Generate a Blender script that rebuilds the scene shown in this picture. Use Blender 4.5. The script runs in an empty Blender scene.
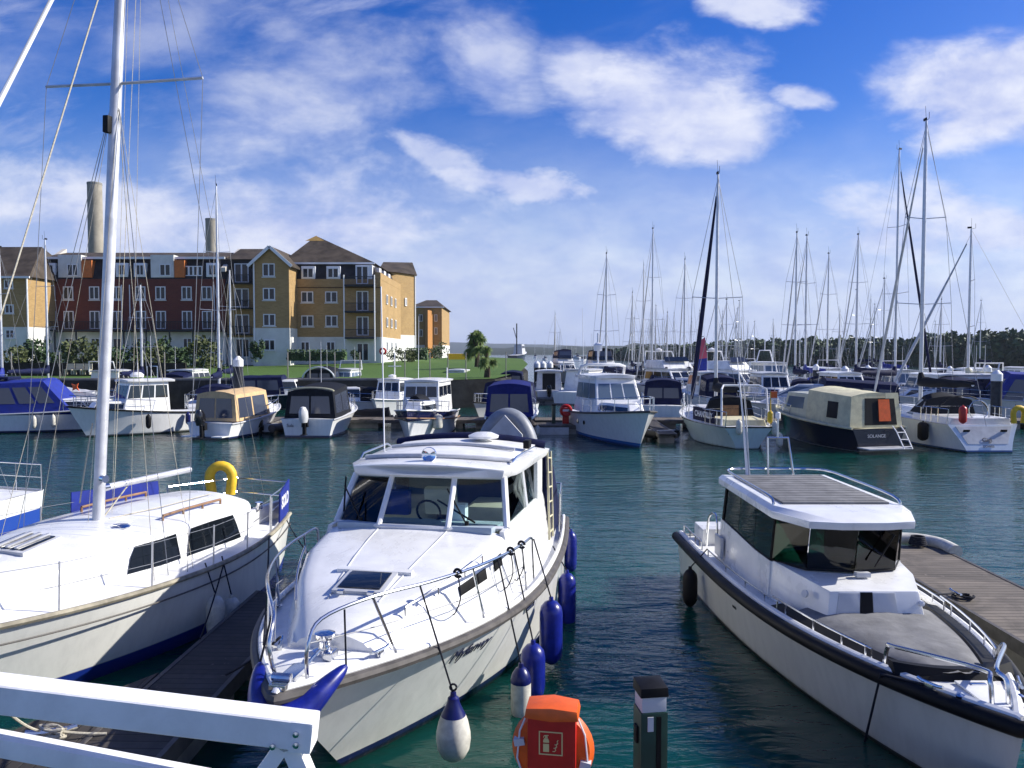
import bpy, bmesh, math, random
from mathutils import Vector, Matrix, noise as mnoise
R = math.radians
rnd = random.Random(7)
scene = bpy.context.scene
COL = scene.collection

# ------------------------------------------------------------------ camera
CH, CF = 4.5, 780.0
PITCH = math.atan(32 / CF)
cd = bpy.data.cameras.new('camera'); cam = bpy.data.objects.new('camera', cd); COL.objects.link(cam)
cam.location = (0, 0, CH); cam.rotation_euler = (math.pi / 2 - PITCH, 0, 0)
cd.sensor_width = 36; cd.lens = CF / 1024 * 36; cd.clip_end = 20000; cd.clip_start = 0.05
scene.camera = cam
scene.view_settings.view_transform = 'Standard'
scene.view_settings.look = 'None'
scene.view_settings.exposure = 0.52
scene.view_settings.gamma = 1.0
SUN_EL, SUN_AZ = 32.0, 9.0      # azimuth measured from +X (right) towards +Y (ahead)

def ray(px, py):
    u = (px - 512) / CF; v = (384 - py) / CF
    return Vector((u, math.cos(PITCH) + math.sin(PITCH) * v, -math.sin(PITCH) + math.cos(PITCH) * v))
def P(px, py, z=0.0):
    d = ray(px, py); k = (z - CH) / d.z
    return Vector((0, 0, CH)) + d * k
def PD(px, py, D):
    d = ray(px, py); return Vector((0, 0, CH)) + d * (D / d.y)
def proj(p):
    q = Vector(p) - Vector((0, 0, CH))
    f = q.y * math.cos(PITCH) - q.z * math.sin(PITCH); up = q.y * math.sin(PITCH) + q.z * math.cos(PITCH)
    return 512 + CF * q.x / f, 384 - CF * up / f

# ------------------------------------------------------------------ node maths
class NV:
    def __init__(s, nt, sock): s.nt = nt; s.s = sock
    def _op(s, op, *o):
        n = s.nt.nodes.new('ShaderNodeMath'); n.operation = op
        for i, a in enumerate((s,) + o):
            if isinstance(a, NV): s.nt.links.new(a.s, n.inputs[i])
            else: n.inputs[i].default_value = a
        return NV(s.nt, n.outputs[0])
    def __add__(s, o): return s._op('ADD', o)
    def __sub__(s, o): return s._op('SUBTRACT', o)
    def __mul__(s, o): return s._op('MULTIPLY', o)
    def __truediv__(s, o): return s._op('DIVIDE', o)
    def rsub(s, k):
        n = s.nt.nodes.new('ShaderNodeMath'); n.operation = 'SUBTRACT'; n.inputs[0].default_value = k
        s.nt.links.new(s.s, n.inputs[1]); return NV(s.nt, n.outputs[0])
    def max(s, o): return s._op('MAXIMUM', o)
    def min(s, o): return s._op('MINIMUM', o)
    def abs(s): return s._op('ABSOLUTE')
    def pow(s, o): return s._op('POWER', o)
    def sqrt(s): return s._op('SQRT')
    def clamp(s):
        r = s._op('ADD', 0.0); r.s.node.use_clamp = True; return r
    def smooth(s, a, b):
        n = s.nt.nodes.new('ShaderNodeMapRange'); n.interpolation_type = 'SMOOTHSTEP'
        s.nt.links.new(s.s, n.inputs[0]); n.inputs[1].default_value = a; n.inputs[2].default_value = b
        return NV(s.nt, n.outputs[0])
def nnoise(nt, vec, scale, detail=5, rough=.55, dist=0.0):
    n = nt.nodes.new('ShaderNodeTexNoise'); n.inputs['Scale'].default_value = scale
    n.inputs['Detail'].default_value = detail; n.inputs['Roughness'].default_value = rough; n.inputs['Distortion'].default_value = dist
    if vec is not None: nt.links.new(vec, n.inputs['Vector'])
    return NV(nt, n.outputs['Fac'])
def nmix(nt, fac, a, b):
    n = nt.nodes.new('ShaderNodeMix'); n.data_type = 'RGBA'; n.clamp_factor = True
    def put(x, i):
        if isinstance(x, NV): nt.links.new(x.s, n.inputs[i])
        elif isinstance(x, bpy.types.NodeSocket): nt.links.new(x, n.inputs[i])
        elif isinstance(x, (int, float)): n.inputs[i].default_value = x
        else: n.inputs[i].default_value = (*x, 1)
    put(fac, 0); put(a, 6); put(b, 7)
    return n.outputs[2]

# ------------------------------------------------------------------ sky
w = bpy.data.worlds.new('World'); scene.world = w; w.use_nodes = True
nt = w.node_tree; nt.nodes.clear()
out = nt.nodes.new('ShaderNodeOutputWorld'); bg = nt.nodes.new('ShaderNodeBackground'); bg.inputs[1].default_value = 0.053
nt.links.new(bg.outputs[0], out.inputs[0])
sky = nt.nodes.new('ShaderNodeTexSky'); sky.sky_type = 'NISHITA'; sky.sun_disc = False
sky.sun_elevation = R(SUN_EL); sky.sun_rotation = R(90 - SUN_AZ); sky.air_density = 1.0; sky.dust_density = 0.6; sky.ozone_density = 3.0
hs = nt.nodes.new('ShaderNodeHueSaturation'); hs.inputs['Saturation'].default_value = 1.5; hs.inputs['Hue'].default_value = 0.525; hs.inputs['Value'].default_value = 1.9
nt.links.new(sky.outputs[0], hs.inputs['Color'])
tc = nt.nodes.new('ShaderNodeTexCoord'); sp = nt.nodes.new('ShaderNodeSeparateXYZ'); nt.links.new(tc.outputs['Generated'], sp.inputs[0])
X, Y, Z = (NV(nt, sp.outputs[i]) for i in range(3))
dy = Y.abs().max(0.12); U = X / dy; V = Z / dy
cb = nt.nodes.new('ShaderNodeCombineXYZ'); nt.links.new((U * 1.0).s, cb.inputs[0]); nt.links.new((V * 1.9).s, cb.inputs[1])
n1 = nnoise(nt, cb.outputs[0], 4.2, 8, .60, .35)
n2 = nnoise(nt, cb.outputs[0], 13.0, 6, .6, .2)
cb2 = nt.nodes.new('ShaderNodeCombineXYZ'); nt.links.new((U * .75 + V * .9).s, cb2.inputs[0]); nt.links.new((V * 3.4 - U * .9).s, cb2.inputs[1])
n3 = nnoise(nt, cb2.outputs[0], 3.4, 8, .62, .5)
def blob(px, py, a, b, tilt=0.0, edge=.55, amp=1.6, dens=1.0, fine=.6):
    du = U - (px - 512) / CF; dv = V - (352 - py) / CF
    c, s_ = math.cos(R(tilt)), math.sin(R(tilt))
    e = (du * c + dv * s_) * (CF / a); g = (dv * c - du * s_) * (CF / b)
    r = (e * e + g * g).sqrt()
    return ((r.rsub(1.0) + (n1 - .5) * amp + (n2 - .5) * fine).smooth(-.05, edge)) * dens
dens = None
for args in [(660, 112, 128, 80, -12, .62, 1.7, .97, .55), (590, 84, 70, 44, -20, .7, 1.6, .85, .5), (490, 66, 95, 60, -38, 1.0, 2.0, .70, .6), (715, 138, 66, 48, 0, .6, 1.3, .95, .5),
             (520, 186, 125, 22, -9, .7, 2.0, .85, 1.5), (440, 160, 80, 22, -28, .8, 2.0, .7, 1.4), (985, 92, 135, 74, 12, .6, 1.5, .97, .5),
             (797, 101, 42, 13, -8, .7, 1.6, .8, 1.4), (742, 2, 72, 28, -8, .6, 2.0, .85, .9), (1045, 110, 80, 66, 0, .8, 1.5, .9, .5),
             (280, 130, 270, 120, 25, 1.4, 2.4, .70, .7), (330, 70, 150, 60, -30, 1.3, 2.6, .55, .9), (110, 230, 340, 95, 0, 1.0, 1.6, .95),
             (300, 230, 300, 115, 0, .95, 1.6, .96), (890, 240, 240, 85, 4, 1.0, 2.2, .92), (560, 275, 280, 60, 0, 1.1, 1.8, .78),
             (40, 60, 140, 70, 20, 1.4, 2.6, .38), (1000, 235, 100, 40, 0, .7, 1.8, .92), (160, 40, 160, 60, 10, 1.4, 2.6, .42)]:
    b_ = blob(*args); dens = b_ if dens is None else dens.max(b_)
streak = (n3.smooth(.46, .78)) * (V.smooth(.05, .2)) * (U.smooth(.3, -.2)) * .62
hazeb = (V.abs() + (n1 - .5) * .18).smooth(.33, .02) * .92
back = Y.smooth(.1, -.2) * n1.smooth(.52, .7) * .45
dens = dens.max(streak).max(hazeb).max(back).clamp()
ccol = nmix(nt, (n1 * .55 + n2 * .45).smooth(.36, .64), (6.2, 7.2, 11.6), (11.2, 11.6, 13.4))
ccol = nmix(nt, V.abs().smooth(.13, .0) * .7, ccol, (6.6, 7.7, 11.4))
nt.links.new(nmix(nt, dens, hs.outputs[0], ccol), bg.inputs[0])

# ------------------------------------------------------------------ sun
sd = bpy.data.lights.new('sun', 'SUN'); sd.energy = 5.0; sd.angle = R(.5); sd.color = (1, .955, .88)
so = bpy.data.objects.new('sun', sd); COL.objects.link(so)
sv = Vector((math.cos(R(SUN_EL)) * math.cos(R(SUN_AZ)), math.cos(R(SUN_EL)) * math.sin(R(SUN_AZ)), math.sin(R(SUN_EL))))
so.rotation_euler = sv.to_track_quat('Z', 'Y').to_euler(); so.location = sv * 60

# ------------------------------------------------------------------ materials
MATS = {}
def mat(name, col, rough=.5, metal=0., spec=.5, var=.0, vscale=3., bump=.0, bscale=40., coat=0., emis=None):
    if name in MATS: return MATS[name]
    m = bpy.data.materials.new(name); m.use_nodes = True; nt = m.node_tree; b = nt.nodes['Principled BSDF']
    b.inputs['Roughness'].default_value = rough; b.inputs['Metallic'].default_value = metal
    b.inputs['Specular IOR Level'].default_value = spec if (rough < .45 or max(col) > .2) else .2; b.inputs['Coat Weight'].default_value = coat
    b.inputs['Base Color'].default_value = (*col, 1)
    tcn = nt.nodes.new('ShaderNodeTexCoord')
    if var:
        n = nnoise(nt, tcn.outputs['Object'], vscale, 6, .62, .3)
        lo = tuple(c * (1 - var) for c in col); hi = tuple(min(1, c * (1 + var * .55)) for c in col)
        nt.links.new(nmix(nt, n.smooth(.3, .7), lo, hi), b.inputs['Base Color'])
        nt.links.new((n * .25 + (rough - .12)).clamp().s, b.inputs['Roughness'])
    if bump:
        n = nnoise(nt, tcn.outputs['Object'], bscale, 4, .6)
        bp = nt.nodes.new('ShaderNodeBump'); bp.inputs['Strength'].default_value = bump; bp.inputs['Distance'].default_value = .02
        nt.links.new(n.s, bp.inputs['Height']); nt.links.new(bp.outputs[0], b.inputs['Normal'])
    MATS[name] = m; return m
def hullmat(name, top, stripe, bottom, z1, z2, top2=None, z3=None, rough=.22):
    if name in MATS: return MATS[name]
    m = bpy.data.materials.new(name); m.use_nodes = True; nt = m.node_tree; b = nt.nodes['Principled BSDF']
    tcn = nt.nodes.new('ShaderNodeTexCoord'); s = nt.nodes.new('ShaderNodeSeparateXYZ'); nt.links.new(tcn.outputs['Object'], s.inputs[0])
    z = NV(nt, s.outputs[2])
    mp = nt.nodes.new('ShaderNodeMapping'); mp.inputs['Scale'].default_value = (3, 3, .5); nt.links.new(tcn.outputs['Object'], mp.inputs[0])
    n = nnoise(nt, mp.outputs[0], 2.2, 6, .65, .2)
    topc = nmix(nt, n.smooth(.35, .75), top, tuple(c * .90 for c in top))
    c = nmix(nt, (z - z2) * 400, stripe, topc)
    c = nmix(nt, (z - z1) * 400, bottom, c)
    if top2: c = nmix(nt, (z - z3) * 400, c, top2)
    slime = nmix(nt, ((z.rsub(.09) + (n - .5) * .16) * 9).clamp() * .7, c, (.03, .035, .015))
    nt.links.new(slime, b.inputs['Base Color'])
    b.inputs['Roughness'].default_value = rough; b.inputs['Coat Weight'].default_value = .25; b.inputs['Coat Roughness'].default_value = .08
    MATS[name] = m; return m
def glassmat(name, tint, refl=.9, rough=.0):
    if name in MATS: return MATS[name]
    m = bpy.data.materials.new(name); m.use_nodes = True; nt = m.node_tree; nt.nodes.clear()
    o = nt.nodes.new('ShaderNodeOutputMaterial'); t = nt.nodes.new('ShaderNodeBsdfTransparent'); g = nt.nodes.new('ShaderNodeBsdfGlossy')
    t.inputs[0].default_value = (*tint, 1); g.inputs['Roughness'].default_value = rough; g.inputs[0].default_value = (refl, refl, refl, 1)
    f = nt.nodes.new('ShaderNodeFresnel'); f.inputs[0].default_value = 1.5
    mx = nt.nodes.new('ShaderNodeMixShader'); nt.links.new(f.outputs[0], mx.inputs[0]); nt.links.new(t.outputs[0], mx.inputs[1]); nt.links.new(g.outputs[0], mx.inputs[2])
    nt.links.new(mx.outputs[0], o.inputs[0]); MATS[name] = m; return m

M_white = mat('gelcoat_white', (.80, .80, .78), .28, var=.14, vscale=1.3, coat=.2)
M_deck = mat('deck_gelcoat', (.78, .78, .76), .42, var=.13, vscale=2.6, bump=.05, bscale=160)
M_grey = mat('pale_grey_paint', (.52, .53, .54), .4, var=.15)
M_steel = mat('stainless_steel', (.62, .63, .65), .18, metal=1.)
M_alu = mat('mast_aluminium', (.60, .61, .63), .38, metal=.55, var=.12, vscale=5)
M_mastw = mat('mast_white_paint', (.62, .63, .66), .35, metal=.25, var=.22, vscale=2)
M_black = mat('black_rubber', (.007, .007, .008), .55, var=.3)
M_blackg = mat('black_gloss', (.008, .008, .01), .15, coat=.3)
M_rub = mat('grey_rub_rail', (.10, .092, .085), .5, var=.3, vscale=6)
M_navy = mat('navy_canvas', (.005, .009, .045), .75, var=.3, vscale=5, bump=.25, bscale=9)
M_blue = mat('bright_blue_canvas', (.006, .022, .24), .7, var=.25, vscale=4, bump=.25, bscale=8)
M_fblue = mat('fender_blue', (.006, .014, .20), .32, var=.3, vscale=7)
M_fnavy = mat('fender_navy', (.006, .010, .10), .3, var=.2)
M_fwhite = mat('fender_white', (.60, .58, .50), .45, var=.22, vscale=8)
M_tan = mat('tan_canvas', (.62, .43, .22), .8, var=.15, vscale=4, bump=.2, bscale=9)
M_cream = mat('cream_canvas', (.60, .56, .37), .8, var=.18, vscale=3, bump=.25, bscale=6)
M_greyc = mat('grey_canvas', (.20, .20, .20), .85, var=.25, vscale=3, bump=.5, bscale=5)
M_dkc = mat('charcoal_canvas', (.010, .012, .017), .8, var=.3, vscale=4, bump=.3, bscale=7)
M_rubber = mat('grey_inflatable', (.22, .24, .27), .5, var=.2, vscale=4)
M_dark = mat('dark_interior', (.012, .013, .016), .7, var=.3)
M_win = mat('dark_window_glass', (.008, .011, .015), .05, spec=.8)
M_winb = mat('pale_window_glass', (.10, .14, .19), .06, spec=.8)
M_vinyl = mat('clear_vinyl', (.045, .055, .085), .12, spec=.7, bump=.3, bscale=5)
M_teak = mat('teak', (.25, .13, .06), .6, var=.3, vscale=8)
M_orange = mat('orange_plastic', (.80, .12, .012), .38, var=.15, vscale=6)
M_red = mat('red_plastic', (.50, .014, .010), .38, var=.15, vscale=6)
M_yellow = mat('yellow_foam', (.75, .48, .02), .6, var=.15, vscale=9)
M_seat = mat('cream_upholstery', (.55, .50, .40), .6, var=.1)
M_rope = mat('pale_rope', (.50, .46, .36), .9, var=.3, vscale=40)
M_ropeb = mat('dark_rope', (.02, .022, .03), .9)
M_wire = mat('rigging_wire', (.20, .21, .23), .5)
M_pile = mat('steel_pile', (.035, .04, .05), .6, var=.5, vscale=3)
M_wpaint = mat('white_rail_paint', (.84, .84, .84), .45, var=.12, vscale=5, bump=.06, bscale=30)
M_green = mat('dark_green_post', (.012, .045, .032), .4, var=.25, vscale=4)
M_lamp = mat('frosted_lamp_lens', (.55, .56, .58), .4)
M_conc = mat('weathered_concrete', (.24, .23, .21), .9, var=.3, vscale=2)
M_letter = mat('white_lettering', (.75, .76, .78), .6)
M_ink = mat('dark_blue_lettering', (.02, .025, .06), .5)
M_chrome = mat('chrome', (.8, .8, .82), .06, metal=1.)
G_clear = glassmat('clear_window_glass', (.88, .95, .94))
G_green = glassmat('green_tinted_glass', (.05, .17, .135))

def plankmat(name, c1, c2, axis=1, width=.14, wet=.0):
    m = bpy.data.materials.new(name); m.use_nodes = True; nt = m.node_tree; b = nt.nodes['Principled BSDF']
    tcn = nt.nodes.new('ShaderNodeTexCoord'); s = nt.nodes.new('ShaderNodeSeparateXYZ'); nt.links.new(tcn.outputs['Object'], s.inputs[0])
    a = NV(nt, s.outputs[axis]) / width
    fr = a._op('FRACT'); idx = a._op('FLOOR')
    wn = nt.nodes.new('ShaderNodeTexWhiteNoise'); wn.noise_dimensions = '1D'; nt.links.new(idx.s, wn.inputs['W'])
    mp = nt.nodes.new('ShaderNodeMapping'); mp.inputs['Scale'].default_value = (1, 14, 1) if axis == 1 else (14, 1, 1)
    nt.links.new(tcn.outputs['Object'], mp.inputs[0])
    n = nnoise(nt, mp.outputs[0], 2.5, 6, .65)
    col = nmix(nt, n * .6 + NV(nt, wn.outputs[0]) * .5 - .05, c1, c2)
    gap = ((fr - .5).abs()).smooth(.42, .49)
    big = nnoise(nt, tcn.outputs['Object'], 1.3, 6, .7, .6); spots = nnoise(nt, tcn.outputs['Object'], 9.0, 3, .5)
    col = nmix(nt, big.smooth(.38, .62) * .55, col, tuple(c * .45 for c in c1)); col = nmix(nt, (spots * big).smooth(.40, .44) * .5, col, tuple(min(.5, c * 2.0) for c in c2))
    nt.links.new(nmix(nt, gap, col, (.012, .01, .008)), b.inputs['Base Color'])
    bp = nt.nodes.new('ShaderNodeBump'); bp.inputs['Distance'].default_value = .01; nt.links.new((n * .2 - gap).s, bp.inputs['Height'])
    nt.links.new(bp.outputs[0], b.inputs['Normal']); b.inputs['Roughness'].default_value = .75
    MATS[name] = m; return m
M_plank = plankmat('weathered_planks', (.12, .095, .07), (.27, .23, .18), 1)
M_plankx = plankmat('walkway_planks', (.10, .085, .065), (.24, .20, .16), 0)
M_plankd = plankmat('weedy_shaded_planks', (.035, .03, .026), (.085, .072, .06), 0)  # cruiser's shadow on the near finger put into the colour; weedy finger shares it

# ------------------------------------------------------------------ mesh builder
class MB:
    def __init__(s): s.v = []; s.f = []
    def add(s, vs, fs):
        o = len(s.v); s.v += [Vector(p) for p in vs]; s.f += [tuple(i + o for i in f) for f in fs]; return s
    def box(s, c, d, rot=None):
        c = Vector(c); h = Vector(d) / 2
        vs = [Vector((x * h.x, y * h.y, z * h.z)) for x in (-1, 1) for y in (-1, 1) for z in (-1, 1)]
        if rot is not None: vs = [rot @ p for p in vs]
        return s.add([c + p for p in vs], [(0, 1, 3, 2), (4, 6, 7, 5), (0, 4, 5, 1), (2, 3, 7, 6), (0, 2, 6, 4), (1, 5, 7, 3)])
    def beam(s, a, b, wd, ht, up=(0, 0, 1)):
        a, b = Vector(a), Vector(b); d = (b - a); L = d.length; d.normalize()
        side = d.cross(Vector(up)).normalized(); u = side.cross(d)
        return s.box((a + b) / 2, (L, wd, ht), Matrix((d, side, u)).transposed())
    def tube(s, pts, r, n=8, closed=False, r2=None, flat=1.0, cap=True):
        pts = [Vector(p) for p in pts]; m = len(pts)
        if m < 2: return s
        rs = r if isinstance(r, (list, tuple)) else [r + ((r2 if r2 is not None else r) - r) * i / (m - 1) for i in range(m)]
        prev = None; rings = []
        for i, p in enumerate(pts):
            if closed: t = pts[(i + 1) % m] - pts[i - 1]
            elif i == 0: t = pts[1] - p
            elif i == m - 1: t = p - pts[i - 1]
            else: t = (pts[i + 1] - p).normalized() + (p - pts[i - 1]).normalized()
            t.normalize()
            if prev is None:
                u = t.cross(Vector((0, 0, 1)))
                if u.length < .05: u = t.cross(Vector((1, 0, 0)))
            else: u = prev - t * prev.dot(t)
            u.normalize(); prev = u; v = t.cross(u)
            rings.append([p + (u * math.cos(2 * math.pi * k / n) + v * math.sin(2 * math.pi * k / n) * flat) * rs[i] for k in range(n)])
        fs = []
        for i in range(m if closed else m - 1):
            j = (i + 1) % m
            for k in range(n): fs.append((i * n + k, i * n + (k + 1) % n, j * n + (k + 1) % n, j * n + k))
        if not closed and cap: fs.append(tuple(range(n - 1, -1, -1))); fs.append(tuple((m - 1) * n + k for k in range(n)))
        return s.add([q for r_ in rings for q in r_], fs)
    def loft(s, secs, cap0=True, cap1=True, closed=False):
        n = len(secs[0]); fs = []
        for i in range(len(secs) - 1):
            for k in range(n if closed else n - 1):
                fs.append((i * n + k, i * n + (k + 1) % n, (i + 1) * n + (k + 1) % n, (i + 1) * n + k))
        if cap0: fs.append(tuple(range(n - 1, -1, -1)))
        if cap1: fs.append(tuple((len(secs) - 1) * n + k for k in range(n)))
        return s.add([p for q in secs for p in q], fs)
    def lathe(s, prof, c=(0, 0, 0), n=20, axis=None):
        c = Vector(c); rot = Matrix.Identity(3) if axis is None else Vector(axis).to_track_quat('Z', 'Y').to_matrix()
        secs = [[c + rot @ Vector((r * math.cos(2 * math.pi * k / n), r * math.sin(2 * math.pi * k / n), z)) for k in range(n)] for r, z in prof]
        return s.loft(secs, closed=True)
    def slab(s, q, u0=0, u1=1, v0=0, v1=1, off=.012, th=.022):
        a, b, c, d = [Vector(p) for p in q]
        def bl(u, v): return (a * (1 - u) + b * u) * (1 - v) + (d * (1 - u) + c * u) * v
        p = [bl(u0, v0), bl(u1, v0), bl(u1, v1), bl(u0, v1)]
        nn = (p[1] - p[0]).cross(p[3] - p[0]).normalized()
        return s.add([x + nn * (off - th) for x in p] + [x + nn * off for x in p], [(3, 2, 1, 0), (4, 5, 6, 7), (0, 1, 5, 4), (1, 2, 6, 5), (2, 3, 7, 6), (3, 0, 4, 7)])
    def frame(s, q, u0, u1, v0, v1, wd, off=.02, th=.03):
        a, b, c, d = [Vector(p) for p in q]
        def bl(u, v): return (a * (1 - u) + b * u) * (1 - v) + (d * (1 - u) + c * u) * v
        L = (b - a).length; Hh = (d - a).length; du, dv = wd / L, wd / Hh
        s.slab(q, u0, u1, v0, v0 + dv, off, th); s.slab(q, u0, u1, v1 - dv, v1, off, th)
        s.slab(q, u0, u0 + du, v0 + dv, v1 - dv, off - .001, th); s.slab(q, u1 - du, u1, v0 + dv, v1 - dv, off - .001, th)
        return s
    def prism(s, poly, z0, z1):
        n = len(poly)
        return s.add([(x, y, z0) for x, y in poly] + [(x, y, z1) for x, y in poly],
                     [tuple(range(n - 1, -1, -1)), tuple(range(n, 2 * n))] + [(i, (i + 1) % n, n + (i + 1) % n, n + i) for i in range(n)])
    def build(s, name, material, parent=None, smooth=True, bevel=0, seg=2, weld=False, ang=38):
        bm = bmesh.new()
        vs = [bm.verts.new(p) for p in s.v]
        for f in s.f:
            try: bm.faces.new([vs[i] for i in f])
            except ValueError: pass
        if weld or bevel: bmesh.ops.remove_doubles(bm, verts=bm.verts, dist=1e-4)
        bmesh.ops.recalc_face_normals(bm, faces=bm.faces)
        if bevel:
            ed = [e for e in bm.edges if len(e.link_faces) == 2 and e.calc_face_angle(0) > R(28)]
            bmesh.ops.bevel(bm, geom=ed, offset=bevel, segments=seg, profile=.7, affect='EDGES', clamp_overlap=True)
        me = bpy.data.meshes.new(name); bm.to_mesh(me); bm.free()
        if smooth: me.shade_smooth(); me.set_sharp_from_angle(angle=R(ang))
        me.materials.append(material)
        o = bpy.data.objects.new(name, me); COL.objects.link(o)
        if parent is not None: o.parent = parent
        return o

def tag(o, label, cat, group=None):
    o['label'] = label; o['category'] = cat
    if group: o['group'] = group
    return o
def empty(name, loc=(0, 0, 0), rz=0.0, label=None, cat=None, group=None):
    o = bpy.data.objects.new(name, None); COL.objects.link(o); o.location = loc; o.rotation_euler = (0, 0, rz); o.empty_display_size = .3
    if label: tag(o, label, cat, group)
    return o
def struct(o, k='structure'): o['kind'] = k; return o
def copytree(o, parent=None):
    c = o.copy(); COL.objects.link(c)
    if parent is not None: c.parent = parent
    for ch in list(o.children): copytree(ch, c)
    return c
def text(s, size, material, parent, M, name='lettering', ext=.004, shear=0., bold=0.):
    cu = bpy.data.curves.new('t', 'FONT'); cu.body = s; cu.size = size; cu.align_x = 'CENTER'; cu.align_y = 'CENTER'; cu.extrude = ext; cu.shear = shear; cu.offset = bold
    t = bpy.data.objects.new('t', cu); COL.objects.link(t)
    dg = bpy.context.evaluated_depsgraph_get(); me = bpy.data.meshes.new_from_object(t.evaluated_get(dg))
    bpy.data.objects.remove(t); me.materials.clear(); me.materials.append(material)
    me.transform(M); o = bpy.data.objects.new(name, me); COL.objects.link(o)
    if parent is not None: o.parent = parent
    return o
def frameM(org, xax, nrm):
    x = Vector(xax).normalized(); n = Vector(nrm); n = (n - x * n.dot(x)).normalized(); y = n.cross(x)
    return Matrix(((x.x, y.x, n.x, org[0]), (x.y, y.y, n.y, org[1]), (x.z, y.z, n.z, org[2]), (0, 0, 0, 1)))
def arc(c, r, a0, a1, n, ux=(1, 0, 0), uy=(0, 0, 1)):
    c, ux, uy = Vector(c), Vector(ux), Vector(uy)
    return [c + ux * (r * math.cos(R(a0 + (a1 - a0) * i / n))) + uy * (r * math.sin(R(a0 + (a1 - a0) * i / n))) for i in range(n + 1)]
def smoothpath(pts, k=4):
    pts = [Vector(p) for p in pts]; o = []
    for i in range(len(pts) - 1):
        p0 = pts[max(i - 1, 0)]; p1 = pts[i]; p2 = pts[i + 1]; p3 = pts[min(i + 2, len(pts) - 1)]
        for j in range(k):
            t = j / k
            o.append(.5 * ((2 * p1) + (p2 - p0) * t + (2 * p0 - 5 * p1 + 4 * p2 - p3) * t * t + (3 * p1 - p0 - 3 * p2 + p3) * t ** 3))
    return o + [pts[-1]]
def sag(a, b, d, n=8):
    a, b = Vector(a), Vector(b)
    return [a.lerp(b, i / n) - Vector((0, 0, d * 4 * (i / n) * (1 - i / n))) for i in range(n + 1)]
# ------------------------------------------------------------------ boats: hull and fittings
class Hull:
    def __init__(s, L, B, zs, zb, rake=1.0, tw=.85, tm=.4, p=2.2, wl=.84, pw=1.7, twl=None, dip=0., draft=.4, trake=0., fl=1.3, camber=.05, bul=.04):
        s.__dict__.update(locals()); s.twl = tw if twl is None else twl
    def b(s, t):
        if t <= s.tm: return s.B / 2 * (s.tw + (1 - s.tw) * math.sin(math.pi / 2 * t / s.tm))
        return s.B / 2 * max(0, 1 - ((t - s.tm) / (1 - s.tm)) ** s.p)
    def wh(s, t):
        q = s.tm * .8
        if t <= q: return s.B / 2 * s.wl * (s.twl + (1 - s.twl) * math.sin(math.pi / 2 * t / q))
        return s.B / 2 * s.wl * max(0, 1 - ((t - q) / (1 - q)) ** s.pw)
    def sh(s, t): return s.zs + (s.zb - s.zs) * t ** 1.5 - s.dip * 4 * t * (1 - t)
    def x(s, t, v): return t * (s.L - s.rake * (1 - v)) + s.trake * (1 - t) * v
    def pt(s, t, v, sd):
        hb = s.wh(t) + (s.b(t) - s.wh(t)) * v ** s.fl
        return Vector((s.x(t, v), sd * hb, s.sh(t) * v))
    def tx(s, x): return max(0, min(1, x / s.L))
    def edge(s, sd, t0=0., t1=1., n=24, inset=0., dz=0.):
        o = []
        for i in range(n + 1):
            u = i / n; t = t0 + (t1 - t0) * (1 - (1 - u) ** 1.5)
            q = s.pt(t, 1, sd); q.y = sd * max(0, abs(q.y) - inset); q.z += dz; o.append(q)
        return o
    def ring(s, inset=0., dz=0., n=24, t0=0., t1=1.):
        a = s.edge(1, t0, t1, n, inset, dz); b_ = s.edge(-1, t0, t1, n, inset, dz)
        return a + b_[::-1][1:]
    def dz(s, x, y=0): 
        t = s.tx(x); return s.sh(t) - s.bul + s.camber * (1 - min(1, (abs(y) / max(.05, s.b(t)))) ** 2)
    def mesh(s, n=26, rows=6):
        m = MB(); secs = []
        for i in range(n + 1):
            u = i / n; t = 1 - (1 - u) ** 1.6
            half = []
            kx = t * (s.L - s.rake * 1.35)
            half.append(Vector((kx, 0, -s.draft))); half.append(Vector((t * (s.L - s.rake * 1.15), s.wh(t) * .8, -s.draft * .55)))
            for r in range(rows + 1): half.append(s.pt(t, r / rows, 1))
            secs.append([Vector((p.x, -p.y, p.z)) for p in half[::-1]] + half[1:])
        m.loft(secs, cap1=False); return m
    def deck(s, n=22, k=8):
        m = MB(); secs = []
        for i in range(n + 1):
            t = (1 - (1 - i / n) ** 1.5) * .995; b_ = s.b(t) - .006; x = s.x(t, 1) + (.01 if i == 0 else 0)
            secs.append([Vector((x, b_ * (2 * j / k - 1), s.sh(t) - s.bul + s.camber * (1 - (2 * j / k - 1) ** 2))) for j in range(k + 1)])
        m.loft(secs, False, False); return m

def basic_hull(root, h, hm, dm=None, rub=None, rr=.04, rdz=-.03, bul=True):
    o = h.mesh().build('hull', hm, root, weld=True, ang=42)
    h.deck().build('deck', dm or M_deck, root)
    if rub is not None:
        m = MB(); m.tube(h.ring(-.01, rdz), rr, 8, flat=1.0); m.build('rub_rail', rub, root)
    elif bul:
        m = MB(); m.tube(h.ring(.01, .0), .025, 6); m.build('toe_rail', M_grey, root)
    return o

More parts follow.
